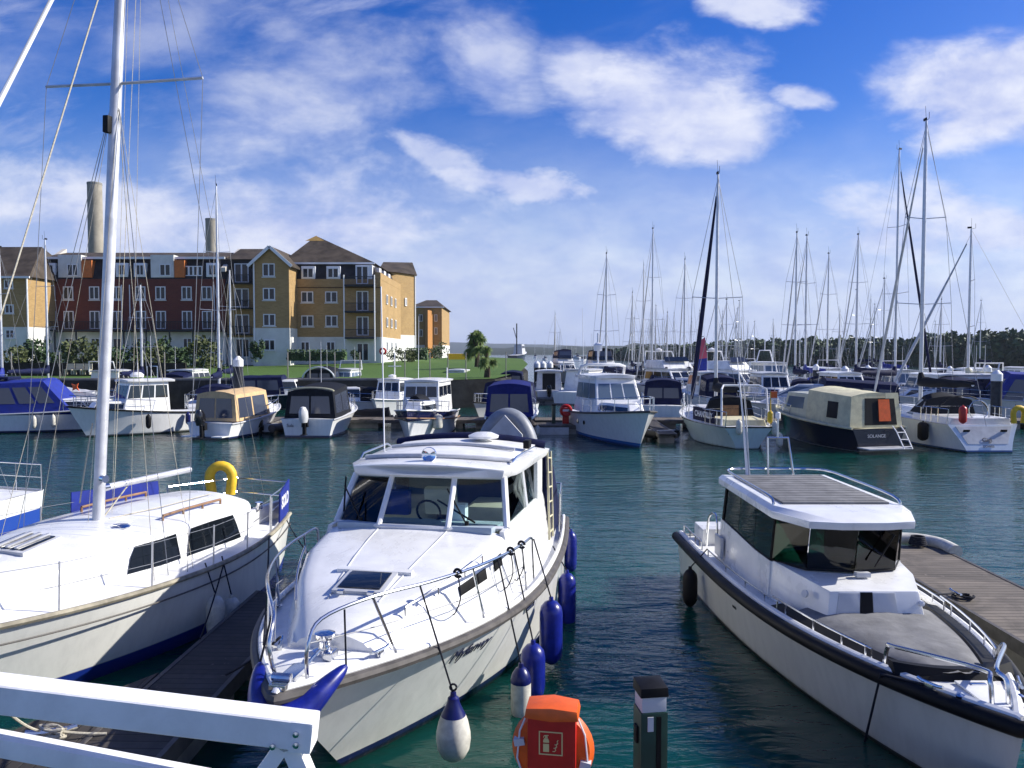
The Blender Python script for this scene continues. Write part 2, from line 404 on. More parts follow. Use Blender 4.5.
def cabin(root, x0, x1, hb, hf, z0, z1, dxf, dxb, inset, material, nf=2, ns=2, win=None, vz=(.30, .88), roof=None, name='cabin', nb=0, ws=(.04, .97), z0f=None, bevel=.05, dxs=0, winname='window', wf=None):
    win = win or M_win; z0f = z0 if z0f is None else z0f
    B = [(x0, -hb, z0), (x1, -hf, z0f), (x1, hf, z0f), (x0, hb, z0)]
    T = [(x0 + dxb, -(hb - inset), z1), (x1 - dxf, -(hf - inset), z1), (x1 - dxf, hf - inset, z1), (x0 + dxb, hb - inset, z1)]
    m = MB(); m.add(B + T, [(3, 2, 1, 0), (4, 5, 6, 7)] + [(i, (i + 1) % 4, 4 + (i + 1) % 4, 4 + i) for i in range(4)])
    c = m.build(name, material, root, bevel=bevel, seg=3)
    def panes(q, n, u0, u1, v0, v1, gap=.03):
        for i in range(n):
            a = u0 + (u1 - u0) * i / n + (gap / 2 if i else 0); b_ = u0 + (u1 - u0) * (i + 1) / n - (gap / 2 if i < n - 1 else 0)
            MB().slab(q, a, b_, v0, v1).build(winname, win, c, bevel=.008, seg=1)
    if nf: panes((B[1], B[2], T[2], T[1]), nf, .06, .94, *(wf or vz))
    if ns:
        panes((B[2], B[3], T[3], T[2]), ns, 1 - ws[1], 1 - ws[0], *vz)
        panes((B[0], B[1], T[1], T[0]), ns, ws[0], ws[1], *vz)
    if nb: panes((B[3], B[0], T[0], T[3]), nb, .08, .92, *vz)
    if roof:
        ov, th, rm = roof[:3]; fo = roof[3] if len(roof) > 3 else ov
        roofslab(root, x0 + dxb - ov, x1 - dxf + fo, hb - inset + ov * .7, hf - inset + ov * .7, z1 - .02, th, .07, rm)
    return c
def roofslab(root, x0, x1, hb, hf, z, th, camber, material, name='roof', sweep=.12):
    m = MB(); secs = []
    n, k = 8, 10
    for i in range(n + 1):
        u = i / n; hw = hb + (hf - hb) * u
        if u > .8: hw *= 1 - .12 * ((u - .8) / .2) ** 2
        top = [Vector((x0 + (x1 - x0) * u - sweep * ((2 * j / k - 1) ** 2) * u, hw * (2 * j / k - 1), z + th + camber * (1 - (2 * j / k - 1) ** 2))) for j in range(k + 1)]
        bot = [Vector((p.x, p.y * .97, z + (p.z - z - th) * .6)) for p in top[::-1]]
        secs.append(top + bot)
    m.loft(secs, closed=True); return m.build(name, material, root, bevel=.02, seg=2)
def canopy(root, x0, x1, hw0, hw1, zb, zt0, zt1, material, nside=2, nback=2, nfront=0, win=None, name='canopy', slope0=.1, slope1=.3, vz=(.35, .85), inset=.16):
    win = win or M_vinyl
    secs = []
    xs = [x0, x0 + slope0 * .55, x0 + slope0, x0 + slope0 + (x1 - x0 - slope0 - slope1) * .5, x1 - slope1, x1 - slope1 * .5, x1]
    fs_ = [.0, .62, 1, 1.03, 1, .55, 0.02]
    us = [0, 0, 0, .5, 1, 1, 1]
    B = [(x0, -hw0, zb), (x1, -hw1, zb), (x1, hw1, zb), (x0, hw0, zb)]
    T = [(x0 + slope0, -(hw0 - inset), zt0), (x1 - slope1, -(hw1 - inset), zt1), (x1 - slope1, hw1 - inset, zt1), (x0 + slope0, hw0 - inset, zt0)]
    m = MB(); m.add(B + T, [(3, 2, 1, 0)] + [(i, (i + 1) % 4, 4 + (i + 1) % 4, 4 + i) for i in range(4)])
    k = 8; a = []
    for i in range(7):
        u = i / 6; hw = (hw0 + (hw1 - hw0) * u - inset); zz = zt0 + (zt1 - zt0) * u; xx = x0 + slope0 + (x1 - slope1 - x0 - slope0) * u
        sg = .035 * (1 if i % 2 == 0 else 0)
        a.append([Vector((xx, hw * (2 * j / k - 1), zz + (.13 + sg) * (1 - (2 * j / k - 1) ** 2))) for j in range(k + 1)])
    m.loft(a, True, True)
    c = m.build(name, material, root, bevel=0, ang=50)
    def panes(q, n):
        for i in range(n): MB().slab(q, .07 + .86 * i / n + .02, .07 + .86 * (i + 1) / n - .02, *vz, .010, .02).build('clear_panel', win, c)
    if nside: panes((B[2], B[3], T[3], T[2]), nside); panes((B[0], B[1], T[1], T[0]), nside)
    if nback: panes((B[3], B[0], T[0], T[3]), nback)
    if nfront: panes((B[1], B[2], T[2], T[1]), nfront)
    return c
def rail(root, h, t0, t1, ht=.6, inset=.1, n=5, r=.02, closed=True, material=None, mid=True, name='guard_rail', sides=(1, -1), dz=0.):
    m = MB()
    if closed:
        pts = h.ring(inset, ht, 16, t0, t1); pts = [pts[0] - Vector((.15, 0, ht * .0))] + pts[1:]
        a = h.edge(1, t0, t1, 16, inset)[0]; b_ = h.edge(-1, t0, t1, 16, inset)[0]
        m.tube([a] + pts + [b_], r, 6)
    for sd in sides:
        e = h.edge(sd, t0, t1, n, inset)
        if not closed:
            up = [p + Vector((0, 0, ht)) for p in h.edge(sd, t0, t1, 12, inset)]; m.tube(up, r * .6, 6)
        for p in e[(1 if closed else 0):(-1 if closed else None)]: m.tube([p - Vector((0, 0, .04)), p + Vector((0, 0, ht))], r * .85, 6)
        if mid: m.tube([p + Vector((0, 0, ht * .5)) for p in h.edge(sd, t0, t1, 12, inset)], r * .45, 5)
    return m.build(name, material or M_steel, root)
def outboard(root, x, y, z, col=None, s=1.0):
    m = MB(); c = Vector((x, y, z))
    m.box(c + Vector((-.12, 0, -.25)) * s, Vector((.22, .14, .8)) * s); m.box(c + Vector((-.02, 0, -.1)) * s, Vector((.2, .3, .35)) * s)
    m.box(c + Vector((-.2, 0, -.62)) * s, Vector((.5, .22, .03)) * s)
    o = m.build('outboard_motor', M_black, root, bevel=.02 * s)
    m = MB(); prof = [(-.34, .0), (-.33, .17), (-.1, .22), (.2, .21), (.42, .12), (.46, 0)]
    secs = []
    for zz, rr in prof:
        secs.append([c + Vector((-.22 + rr * 1.45 * math.cos(a) + .18 * max(0, zz) * -1, rr * math.sin(a), .3 + zz)) * 1 if s == 1 else c + Vector((-.22 + rr * 1.45 * math.cos(a), rr * math.sin(a), .3 + zz)) * s for a in [2 * math.pi * k / 12 for k in range(12)]])
    m.loft(secs, closed=True); m.build('cowling', col or M_blackg, o, weld=True)
    return o
def mast(root, x, z0, top, r=.075, material=None, spread=((.5, .9),), boom=None, cover=None, L=None, bow=None, stern=None, beam=1.6, furl=None, furlr=.06, rake=0., wr=.012, boomz=1.0, detail=True, rdeck=1.0):
    material = material or M_alu
    def mp(u): return Vector((x - rake * u, 0, z0 + (top - z0) * u))
    m = MB(); m.tube([mp(i / 6) for i in range(7)], [r, r, r, r, r * .95, r * .85, r * .6], 10); 
    mo = m.build('mast', material, root)
    if detail:
        m = MB(); m.tube([mp(1), mp(1) + Vector((-.25, 0, .05)), mp(1) + Vector((-.25, 0, .35))], .012, 5); m.tube([mp(1), mp(1) + Vector((0, .05, .7))], .008, 5); m.box(mp(1) + Vector((.1, 0, .1)), (.25, .05, .12))
        m.build('masthead_gear', M_black, mo)
    tips = []
    for u, ln in spread:
        m = MB(); c = mp(u)
        for sd in (1, -1): m.tube([c, c + Vector((-.12, sd * ln, .06))], .022, 6); tips.append((u, sd, c + Vector((-.12, sd * ln, .06))))
        m.build('spreader', material, root)
    m = MB()
    for sd in (1, -1):
        ch = Vector((x - .1, sd * beam, rdeck)); tp = [t for t in tips if t[1] == sd]
        m.tube([ch] + [t[2] for t in tp] + [mp(.985)], wr, 4, cap=False)
        if tp: m.tube([ch + Vector((.3, -.1 * sd, 0)), mp(tp[0][0])], wr, 4, cap=False)
    if bow is not None: m.tube([bow, mp(.97)], wr, 4, cap=False)
    if stern is not None: m.tube([stern, mp(1)], wr, 4, cap=False)
    m.build('rigging', M_wire, root)
    if furl is not None and bow is not None:
        a = Vector(bow); b_ = mp(.96); m = MB()
        m.tube([a.lerp(b_, .03), a.lerp(b_, .08), a.lerp(b_, .3), a.lerp(b_, .6), a.lerp(b_, .95)], [furlr * .5, furlr, furlr * 1.1, furlr * .9, furlr * .4], 8)
        m.build('furled_sail', furl, root)
    if boom:
        m = MB(); e = Vector((x - boom, 0, z0 + boomz + .15)); b0 = Vector((x - .1, 0, z0 + boomz)); m.tube([b0, e], r * .75, 8); m.build('boom', material, root)
        if cover is not None:
            m = MB(); pts = [b0.lerp(e, u) + Vector((0, 0, .10 * (1 - u) + .03 + .02 * math.sin(u * 17))) for u in [i / 10 for i in range(11)]]
            m.tube([b0 + Vector((.12, 0, .6))] + [b0 + Vector((.06, 0, .35))] + pts, [.09, .16] + [.22 - .11 * i / 10 for i in range(11)], 10, flat=1.2)
            m.build('sail_cover', cover, root)
    return mo
def fender_at(name, top, L, r, material, label, group=None, cap=None, rope_to=None, axis=None):
    """fender hanging below point top"""
    root = empty(name, top, 0, label, 'fender', group)
    prof = [(.0, 0), (.03, 0), (.035, -.05), (r * .55, -.07), (r * .9, -.14), (r, -.22), (r, -L + .2), (r * .9, -L + .1), (r * .5, -L + .03), (.03, -L), (0, -L)]
    if cap is None: MB().lathe(prof, n=18).build('fender_body', material, root)
    else:
        k = 5 if cap != 'ball' else 5
        MB().lathe([(r, -.24), (r, -L + .2), (r * .9, -L + .1), (r * .5, -L + .03), (0, -L + .02)], n=18).build('fender_body', material, root)
        MB().lathe([(.0, 0), (.03, 0), (.035, -.05), (r * .55, -.07), (r * .9, -.14), (r + .002, -.20), (r + .002, -.242)], n=18).build('fender_cap', cap, root)
    if rope_to is not None:
        m = MB(); m.tube([Vector(rope_to) - Vector(top), Vector((0, 0, -.02))], .011, 6); m.build('lanyard', M_ropeb, root)
    return root
def on_boat(root, p):
    return Matrix.LocRotScale(root.location, root.rotation_euler, root.scale) @ Vector(p)
def boat(name, label, cat, loc, hdg, group=None):
    b_ = empty(name, (loc[0], loc[1], 0), R(hdg), label, cat, group)
    if loc[1] > 28: b_.scale = (1.06, 1.06, 1.06)
    return b_
def put(anchor_world, hdg, local):
    h = R(hdg); return Vector((anchor_world[0] - local[0] * math.cos(h) + local[1] * math.sin(h), anchor_world[1] - local[0] * math.sin(h) - local[1] * math.cos(h), 0))

# ------------------------------------------------------------------ water, land
def watermat():
    m = bpy.data.materials.new('harbour_water'); m.use_nodes = True; nt = m.node_tree; b = nt.nodes['Principled BSDF']
    b.inputs['Base Color'].default_value = (.0035, .040, .044, 1); b.inputs['Roughness'].default_value = .045; b.inputs['IOR'].default_value = 1.333
    b.subsurface_method = 'BURLEY'; b.inputs['Subsurface Weight'].default_value = 1.0; b.inputs['Subsurface Radius'].default_value = (.5, 1.4, 1.2); b.inputs['Subsurface Scale'].default_value = 1.0
    g = nt.nodes.new('ShaderNodeNewGeometry')
    mp = nt.nodes.new('ShaderNodeMapping'); mp.inputs['Scale'].default_value = (.72, 2.0, 1); mp.inputs['Rotation'].default_value = (0, 0, R(14)); nt.links.new(g.outputs['Position'], mp.inputs[0])
    a = nnoise(nt, mp.outputs[0], .55, 2, .5, .6); c = nnoise(nt, mp.outputs[0], 2.0, 3, .55, .9); d = nnoise(nt, mp.outputs[0], 6.0, 3, .6, .4)
    patch = nnoise(nt, g.outputs['Position'], .12, 3, .5, .5).smooth(.35, .65)
    col = nmix(nt, nnoise(nt, g.outputs['Position'], .05, 3, .5), (.0022, .038, .034), (.0052, .055, .041)); nt.links.new(col, b.inputs['Base Color'])
    h = a * .55 + c * (patch * .22 + .16) + d * (patch * .05 + .035)
    bp = nt.nodes.new('ShaderNodeBump'); bp.inputs['Distance'].default_value = .105; bp.inputs['Strength'].default_value = 1.0
    nt.links.new(h.s, bp.inputs['Height']); nt.links.new(bp.outputs[0], b.inputs['Normal'])
    return m
M_water = watermat()
o = MB().add([(-6000, -60, 0), (6000, -60, 0), (6000, 9000, 0), (-6000, 9000, 0)], [(0, 1, 2, 3)]).build('water', M_water); struct(o)
o = MB().add([(-6000, -80, -3), (6000, -80, -3), (6000, 9000, -3), (-6000, 9000, -3)], [(0, 1, 2, 3)]).build('seabed', M_dark); struct(o)

def grassmat(name, c1, c2, sc=1.2):
    m = bpy.data.materials.new(name); m.use_nodes = True; nt = m.node_tree; b = nt.nodes['Principled BSDF']
    g = nt.nodes.new('ShaderNodeNewGeometry'); n = nnoise(nt, g.outputs['Position'], sc, 8, .65); n2_ = nnoise(nt, g.outputs['Position'], .09, 3, .5)
    nt.links.new(nmix(nt, n * .6 + n2_ * .4, c1, c2), b.inputs['Base Color']); b.inputs['Roughness'].default_value = .9
    bp = nt.nodes.new('ShaderNodeBump'); bp.inputs['Distance'].default_value = .15; nt.links.new(n.s, bp.inputs['Height']); nt.links.new(bp.outputs[0], b.inputs['Normal'])
    return m
M_lawn = grassmat('lawn_grass', (.030, .085, .005), (.085, .17, .010), 2.5)
M_hill = grassmat('distant_wooded_hill', (.008, .016, .010), (.028, .042, .020), .02)
M_wall = mat('dark_quay_wall', (.045, .045, .042), .9, var=.5, vscale=.8, bump=.5, bscale=3)
# land: quay and lawn block on the left, ending in a rounded slope towards the channel
E = [PD(-200, 380, 62), PD(440, 380, 62), PD(495, 380, 64), PD(520, 372, 74), PD(528, 366, 92), PD(522, 360, 130), PD(455, 356, 230), PD(300, 352, 420), PD(-300, 350, 420)]
poly = [(p.x, p.y) for p in E]
o = MB().prism(poly, -1.5, 2.25).build('quay_wall', M_wall); tag(o, 'dark weathered quay wall below the green lawn', 'quay wall')
zt = 1.754
m = MB(); nsub = 1
def land(poly, z0, z1, y0, y1):
    pts = [(x, y, z0 + (z1 - z0) * max(0, min(1, (y - y0) / (y1 - y0)))) for x, y in poly]
    return pts
inner = [(x * .998, y + .25) for x, y in poly]
m.add(land(inner, 2.26, 3.4, 62, 105), [tuple(range(len(inner)))]); o = m.build('lawn', M_lawn, smooth=False); struct(o)
o = MB().beam((poly[0][0], 62.4, 2.33), (poly[1][0], 62.4, 2.33), .5, .16).build('quay_coping', M_conc); struct(o)

def ridge(name, D, pts, depth, material, seed, label=None, rough=.08):
    m = MB(); secs = []; xs = []
    for i in range(len(pts) - 1):
        (a, ya), (b_, yb) = pts[i], pts[i + 1]; k = max(2, int(abs(b_ - a) / 8))
        for j in range(k): u = j / k; xs.append((a + (b_ - a) * u, ya + (yb - ya) * (u * u * (3 - 2 * u))))
    xs.append(pts[-1])
    for px, py in xs:
        q = PD(px, py, D); hgt = max(q.z, .2); x = q.x
        hgt *= 1 + rough * (mnoise.noise((x / D * 60, seed, 0)) + .5 * mnoise.noise((x / D * 200, seed, 3)))
        secs.append([Vector((x, D - depth * .35, -1)), Vector((x, D - depth * .3, hgt * .35)), Vector((x, D - depth * .12, hgt * .8)), Vector((x, D, hgt)), Vector((x, D + depth * .5, hgt * .6)), Vector((x, D + depth, -1))])
    m.loft(secs, False, False); return m.build(name, material)
o = ridge('hills', 4200, [(-700, 346), (300, 344), (400, 343), (460, 342.5), (520, 344), (600, 346), (700, 347), (800, 348), (1200, 348), (1700, 348)], 1500, M_hill, 1.3); struct(o)
o = ridge('hills', 1500, [(470, 349), (540, 347), (600, 346), (660, 345), (720, 345), (1000, 346), (1500, 346)], 500, M_hill, 5.1, rough=.35); struct(o)

# foliage
def leafmat(name, c1, c2):
    m = bpy.data.materials.new(name); m.use_nodes = True; nt = m.node_tree; b = nt.nodes['Principled BSDF']
    g = nt.nodes.new('ShaderNodeNewGeometry'); n = nnoise(nt, g.outputs['Position'], .35, 4, .6)
    nt.links.new(nmix(nt, NV(nt, g.outputs['Random Per Island']) * .6 + n * .5 - .05, c1, c2), b.inputs['Base Color']); b.inputs['Roughness'].default_value = .7
    MATS[name] = m; return m
M_leaf = leafmat('dark_leaves', (.010, .030, .010), (.050, .100, .024))
M_leaf2 = leafmat('olive_leaves', (.030, .045, .012), (.10, .12, .03))
M_palm = leafmat('strap_leaves', (.05, .10, .015), (.20, .28, .06))
M_bark = mat('bark', (.07, .05, .035), .9, var=.4, vscale=6)
def leaves(m, c, rad, n, size, rg, clumps=14):
    c = Vector(c); cl = []
    for _ in range(clumps):
        d = Vector((rg.gauss(0, 1), rg.gauss(0, 1), rg.gauss(0, 1))).normalized(); k = rg.uniform(.45, .95)
        cl.append((Vector((d.x * rad[0], d.y * rad[1], d.z * rad[2])) * k, rg.uniform(.28, .5)))
    for _ in range(n):
        q, cr = rg.choice(cl); d = Vector((rg.gauss(0, 1), rg.gauss(0, 1), rg.gauss(0, 1))).normalized() * (rg.random() ** .4)
        p = c + q + Vector((d.x * rad[0], d.y * rad[1], d.z * rad[2])) * cr
        a = Vector((rg.uniform(-1, 1), rg.uniform(-1, 1), rg.uniform(-1, 1))).normalized(); b_ = a.orthogonal().normalized(); b_.rotate(Matrix.Rotation(rg.uniform(0, 6.28), 3, a)); e = a.cross(b_)
        s = size * rg.uniform(.6, 1.4)
        m.add([p - b_ * s, p + e * s * .6, p + b_ * s, p - e * s * .6], [(0, 1, 2, 3)])
rg = random.Random(11)
m = MB(); m2 = MB()
# wooded shore on the right, one far mass
line = [(600, 351, 460), (640, 349, 400), (690, 347, 350), (740, 344, 310), (800, 344, 280), (860, 343, 260), (905, 345, 250), (940, 339, 240), (990, 337, 235), (1030, 336, 230), (1120, 336, 228), (1250, 336, 226)]
for i in range(len(line) - 1):
    (a, ya, Da), (b_, yb, Db) = line[i], line[i + 1]
    k = max(3, int((b_ - a) / 5))
    for j in range(k):
        for row in range(2):
            u = (j + rg.uniform(0, 1)) / k; D = Da + (Db - Da) * u + row * 14 + rg.uniform(-4, 4); px = a + (b_ - a) * u
            top = PD(px, ya + (yb - ya) * u + rg.uniform(-3.0, 1.0) - row * 1.0, D).z; base = .5; r = rg.uniform(4.0, 6.0)
            hgt = max(2.5, top - base); cx = (px - 512) / CF * D
            leaves(m, (cx, D, base + hgt * .5), (r, r, hgt * .56), 420, .85, rg, 18)
            m.lathe([(0, base - .4), (r * .55, base), (r * .8, base + hgt * .35), (r * .72, base + hgt * .62), (r * .4, base + hgt * .85), (0, base + hgt * .92)], (cx, D + .5, 0), 7)
            m2.tube([(cx, D, 0), (cx, D, hgt * .5)], .18, 5)
o = m.build('wood', M_leaf, smooth=False); struct(o, 'stuff')
m2.build('trunks', M_bark, o)
q = [PD(600, 350, 460), PD(640, 350, 400), PD(740, 350, 310), PD(860, 350, 260), PD(940, 350, 240), PD(1300, 350, 226)]
m = MB().prism([(p.x, p.y - 4) for p in q] + [(q[-1].x + 50, 700), (q[0].x, 700)], -1, .9); o = m.build('shore', M_hill); struct(o)

def cordyline(px, pyb, pyt, D, label, heads, seed):
    rg = random.Random(seed); b_ = PD(px, pyb, D); t = PD(px, pyt, D); Hh = t.z - b_.z
    root = empty('cabbage_palm', b_, 0, label, 'tree', 'cabbage palms on the lawn')
    m = MB(); m.tube([(0, 0, -.1), (.05, 0, Hh * .3), (0, 0, Hh * .6)], [.28, .22, .15], 8)
    cs = []
    for k in range(heads):
        a = 2 * math.pi * k / heads + rg.uniform(-.4, .4); zf_ = rg.uniform(.30, .88); sp_ = .24 * (1.05 - zf_) + .05; c = Vector((math.cos(a * 2.4) * Hh * sp_, math.sin(a * 2.4) * Hh * sp_, Hh * zf_))
        if k == 0: c = Vector((0, 0, Hh * .86))
        cs.append(c); m.tube([(0, 0, Hh * .35), c * .8 + Vector((0, 0, Hh * .06)), c], [.12, .09, .07], 6)
    m.build('trunk', M_bark, root)
    m = MB()
    for c in cs:
        for _ in range(170):
            d = Vector((rg.gauss(0, 1), rg.gauss(0, 1), rg.gauss(.25, .9))).normalized(); L = Hh * rg.uniform(.13, .22)
            s = d.orthogonal().normalized() * L * .06
            p1 = c + d * L * .6; p2 = c + d * L + Vector((0, 0, -L * .35))
            m.add([c - s * .5, c + s * .5, p1 + s, p1 - s], [(0, 1, 2, 3)]); m.add([p1 - s, p1 + s, p2], [(0, 1, 2)])
    m.build('crown', M_palm, root, smooth=False)
cordyline(477, 366, 329, 84, 'taller cabbage palm with a spiky crown on the lawn', 11, 3)
cordyline(487, 377, 345, 66, 'shorter cabbage palm with a thick trunk at the lawn edge', 6, 4)
def bush(px, py, D, rx, rz, label, name='bush', n=260, lm=None, seed=1, ry=None, group='bushes along the apartment fronts'):
    b_ = PD(px, py, D); rg = random.Random(seed); m = MB(); leaves(m, (0, 0, rz * .85), (rx, ry or rx, rz), n * 2, .13 * max(.7, rz), rg, 20)
    o = m.build(name, lm or M_leaf, smooth=False); o.location = b_; tag(o, label, 'bush', group); return o
# ------------------------------------------------------------------ buildings
def brickmat(name, c1, c2, mortar):
    m = bpy.data.materials.new(name); m.use_nodes = True; nt = m.node_tree; b = nt.nodes['Principled BSDF']
    tcn = nt.nodes.new('ShaderNodeTexCoord'); s = nt.nodes.new('ShaderNodeSeparateXYZ'); nt.links.new(tcn.outputs['Object'], s.inputs[0])
    cbn = nt.nodes.new('ShaderNodeCombineXYZ'); nt.links.new((NV(nt, s.outputs[0]) + NV(nt, s.outputs[1])).s, cbn.inputs[0]); nt.links.new(s.outputs[2], cbn.inputs[1])
    br = nt.nodes.new('ShaderNodeTexBrick'); br.inputs['Scale'].default_value = 1.0; br.inputs['Brick Width'].default_value = .45; br.inputs['Row Height'].default_value = .15; br.inputs['Mortar Size'].default_value = .012
    br.inputs['Color1'].default_value = (*c1, 1); br.inputs['Color2'].default_value = (*c2, 1); br.inputs['Mortar'].default_value = (*mortar, 1); nt.links.new(cbn.outputs[0], br.inputs['Vector'])
    n = nnoise(nt, tcn.outputs['Object'], .5, 6, .65)
    nt.links.new(nmix(nt, n.smooth(.3, .75) * .35, br.outputs[0], tuple(c * .45 for c in c1)), b.inputs['Base Color']); b.inputs['Roughness'].default_value = .85
    MATS[name] = m; return m
M_ybrick = brickmat('yellow_brick', (.43, .275, .105), (.34, .21, .075), (.36, .27, .15))
M_rbrick = brickmat('red_brick', (.16, .032, .018), (.12, .024, .015), (.13, .07, .05))
M_render = mat('white_render', (.66, .66, .62), .8, var=.12, vscale=.6)
M_slate = mat('dark_slate', (.035, .033, .034), .75, var=.45, vscale=.8, bump=.3, bscale=6)
M_slateb = mat('brown_roof_tiles', (.075, .060, .045), .8, var=.45, vscale=.6, bump=.3, bscale=6)
M_frame = mat('white_window_frame', (.74, .75, .76), .5)
M_pane = mat('house_window_glass', (.018, .024, .034), .08, spec=.35)
M_orng = mat('orange_render', (.55, .16, .035), .8, var=.15)
M_stone = mat('chimney_concrete', (.30, .27, .22), .9, var=.25, vscale=.25)
M_coping = mat('pale_coping', (.58, .54, .46), .8, var=.15)
M_balc = mat('dark_balcony_metal', (.025, .03, .035), .5, var=.2)
BD = 105.0
def bx(px, D=BD): return (px - 512) / CF * D
def bz(py, D=BD): return PD(512, py, D).z
def window(root, a, b_, z0, z1, kind='window', mull=1, transom=True, off=0., tall=False):
    """a,b_: wall points (left,right seen from outside) as (x,y)"""
    q = [(a[0], a[1], z0), (b_[0], b_[1], z0), (b_[0], b_[1], z1), (a[0], a[1], z1)]
    m = MB(); m.frame(q, 0, 1, 0, 1, .12, .08, .1)
    for i in range(mull): u = (i + 1) / (mull + 1); m.slab(q, u - .05, u + .05, .05, .95, .07, .08)
    f = m.build(kind, M_frame, root, smooth=False)
    MB().slab(q, .04, .96, .03, .97, .03, .03).build('pane', M_pane, f, smooth=False)
    if not tall: MB().slab(q, -.08, 1.08, -.10, -.02, .14, .16).build('sill', M_render, f, smooth=False)
    return f
def fwin(root, px, py, w, h, D, kind='window', mull=1, tall=False, eps=.0):
    z0, z1 = bz(py + h / 2, D), bz(py - h / 2, D)
    return window(root, (bx(px - w / 2, D), D - eps), (bx(px + w / 2, D), D - eps), z0, z1, kind, mull, tall=tall)
def fbox(m, x0, x1, D0, D1, z0, z1): return m.box(((x0 + x1) / 2, (D0 + D1) / 2, (z0 + z1) / 2), (x1 - x0, D1 - D0, z1 - z0))
GZ = 3.3
# --- red brick terrace
t = empty('terrace_building', (0, 0, 0), 0, 'long red brick terrace with slate dormer floor and white ground floor', 'building')
xl, xr = bx(42), bx(226)
zg, z3, zp, zr = bz(332), bz(279), bz(257), bz(247)
fbox(MB(), xl, xr, BD, BD + 12, 0, zg).build('ground_floor_wall', M_render, t)
fbox(MB(), xl, xr, BD - .15, BD + 12, zg, z3).build('wall', M_rbrick, t)
MB().add([(xl, BD - .1, z3), (xr, BD - .1, z3), (xr, BD + 12, z3), (xl, BD + 12, z3), (xl, BD + .9, zp), (xr, BD + .9, zp), (xr, BD + 11, zp), (xl, BD + 11, zp)], [(3, 2, 1, 0), (4, 5, 6, 7), (0, 1, 5, 4), (1, 2, 6, 5), (2, 3, 7, 6), (3, 0, 4, 7)]).build('mansard', M_slate, t)
MB().add([(xl, BD + .3, zp), (xr, BD + .3, zp), (xr, BD + 6, zr), (xl, BD + 6, zr), (xr, BD + 11.5, zp), (xl, BD + 11.5, zp)], [(0, 1, 2, 3), (3, 2, 4, 5), (0, 3, 5), (1, 4, 2), (0, 5, 4, 1)]).build('roof', M_slateb, t)
fbox(MB(), xl, xr, BD + .1, BD + .3, zp - .25, zp + .05).build('gutter', M_frame, t)
for i, px in enumerate((52, 70, 96, 118, 142, 162, 188, 208)):
    fwin(t, px, 293, 10, 13, BD - .15)
    fwin(t, px, 320, 10, 18, BD - .15, 'french_window', 1, True)
    fwin(t, px, 344, 9, 12, BD, tall=True)
for px in (52, 124, 142, 214):
    m = MB(); fbox(m, bx(px - 6), bx(px + 6), BD - .1, BD + 1.5, bz(277), bz(263)); d_ = m.build('dormer', M_frame, t, bevel=.05)
    fwin(d_, px, 270, 8, 11, BD - .1, tall=True)
for px in (61, 153):
    m = MB(); m.prism([(bx(px), BD - .12), (bx(px + 23), BD - .12), (bx(px + 23), BD + 1.5), (bx(px), BD + 1.5)], bz(277.5), bz(255)); d_ = m.build('dormer', M_render, t)
    m = MB(); m.box(((bx(px + 24) + bx(px + 34)) / 2, BD + .2, bz(269)), (bx(34) - bx(24), 1.0, 2.3)); m.build('orange_panel', M_orng, d_)
    fwin(d_, px + 14, 270, 11, 12, BD - .12, tall=True)
fwin(t, 195, 271, 18, 10, BD + .1, 'window', 3, True)
m = MB(); fbox(m, xl, xr, BD - 1.6, BD - .1, bz(331.5), bz(330)); bal = m.build('balcony', M_balc, t)
m = MB()
for i in range(120): x = xl + (xr - xl) * i / 119; m.box((x, BD - 1.55, bz(326)), (.04, .04, bz(322) - bz(330)))
fbox(m, xl, xr, BD - 1.6, BD - 1.5, bz(322.5), bz(321.8)); m.build('balcony_rail', M_balc, bal)
for px in (62, 83, 107, 130, 152, 175, 198, 220): MB().tube([(bx(px), BD - 1.5, GZ), (bx(px), BD - 1.5, bz(330))], .1, 6).build('balcony_post', M_balc, t)
for px in (124, 132, 216, 39): MB().tube([(bx(px), BD - .25, GZ), (bx(px), BD - .25, bz(285))], .07, 6).build('downpipe', M_frame, t)
for px in (42, 226):
    m = MB(); x = bx(px); m.add([(x - .3, BD - .5, bz(268)), (x + .3, BD - .5, bz(268)), (x + .3, BD + 6, bz(243)), (x - .3, BD + 6, bz(243)), (x - .3, BD - .5, bz(272)), (x + .3, BD - .5, bz(272)), (x + .3, BD + 6, bz(258)), (x - .3, BD + 6, bz(258))], [(0, 1, 2, 3), (4, 7, 6, 5), (0, 4, 5, 1), (1, 5, 6, 2), (2, 6, 7, 3), (3, 7, 4, 0)]); m.build('parapet', M_coping, t)
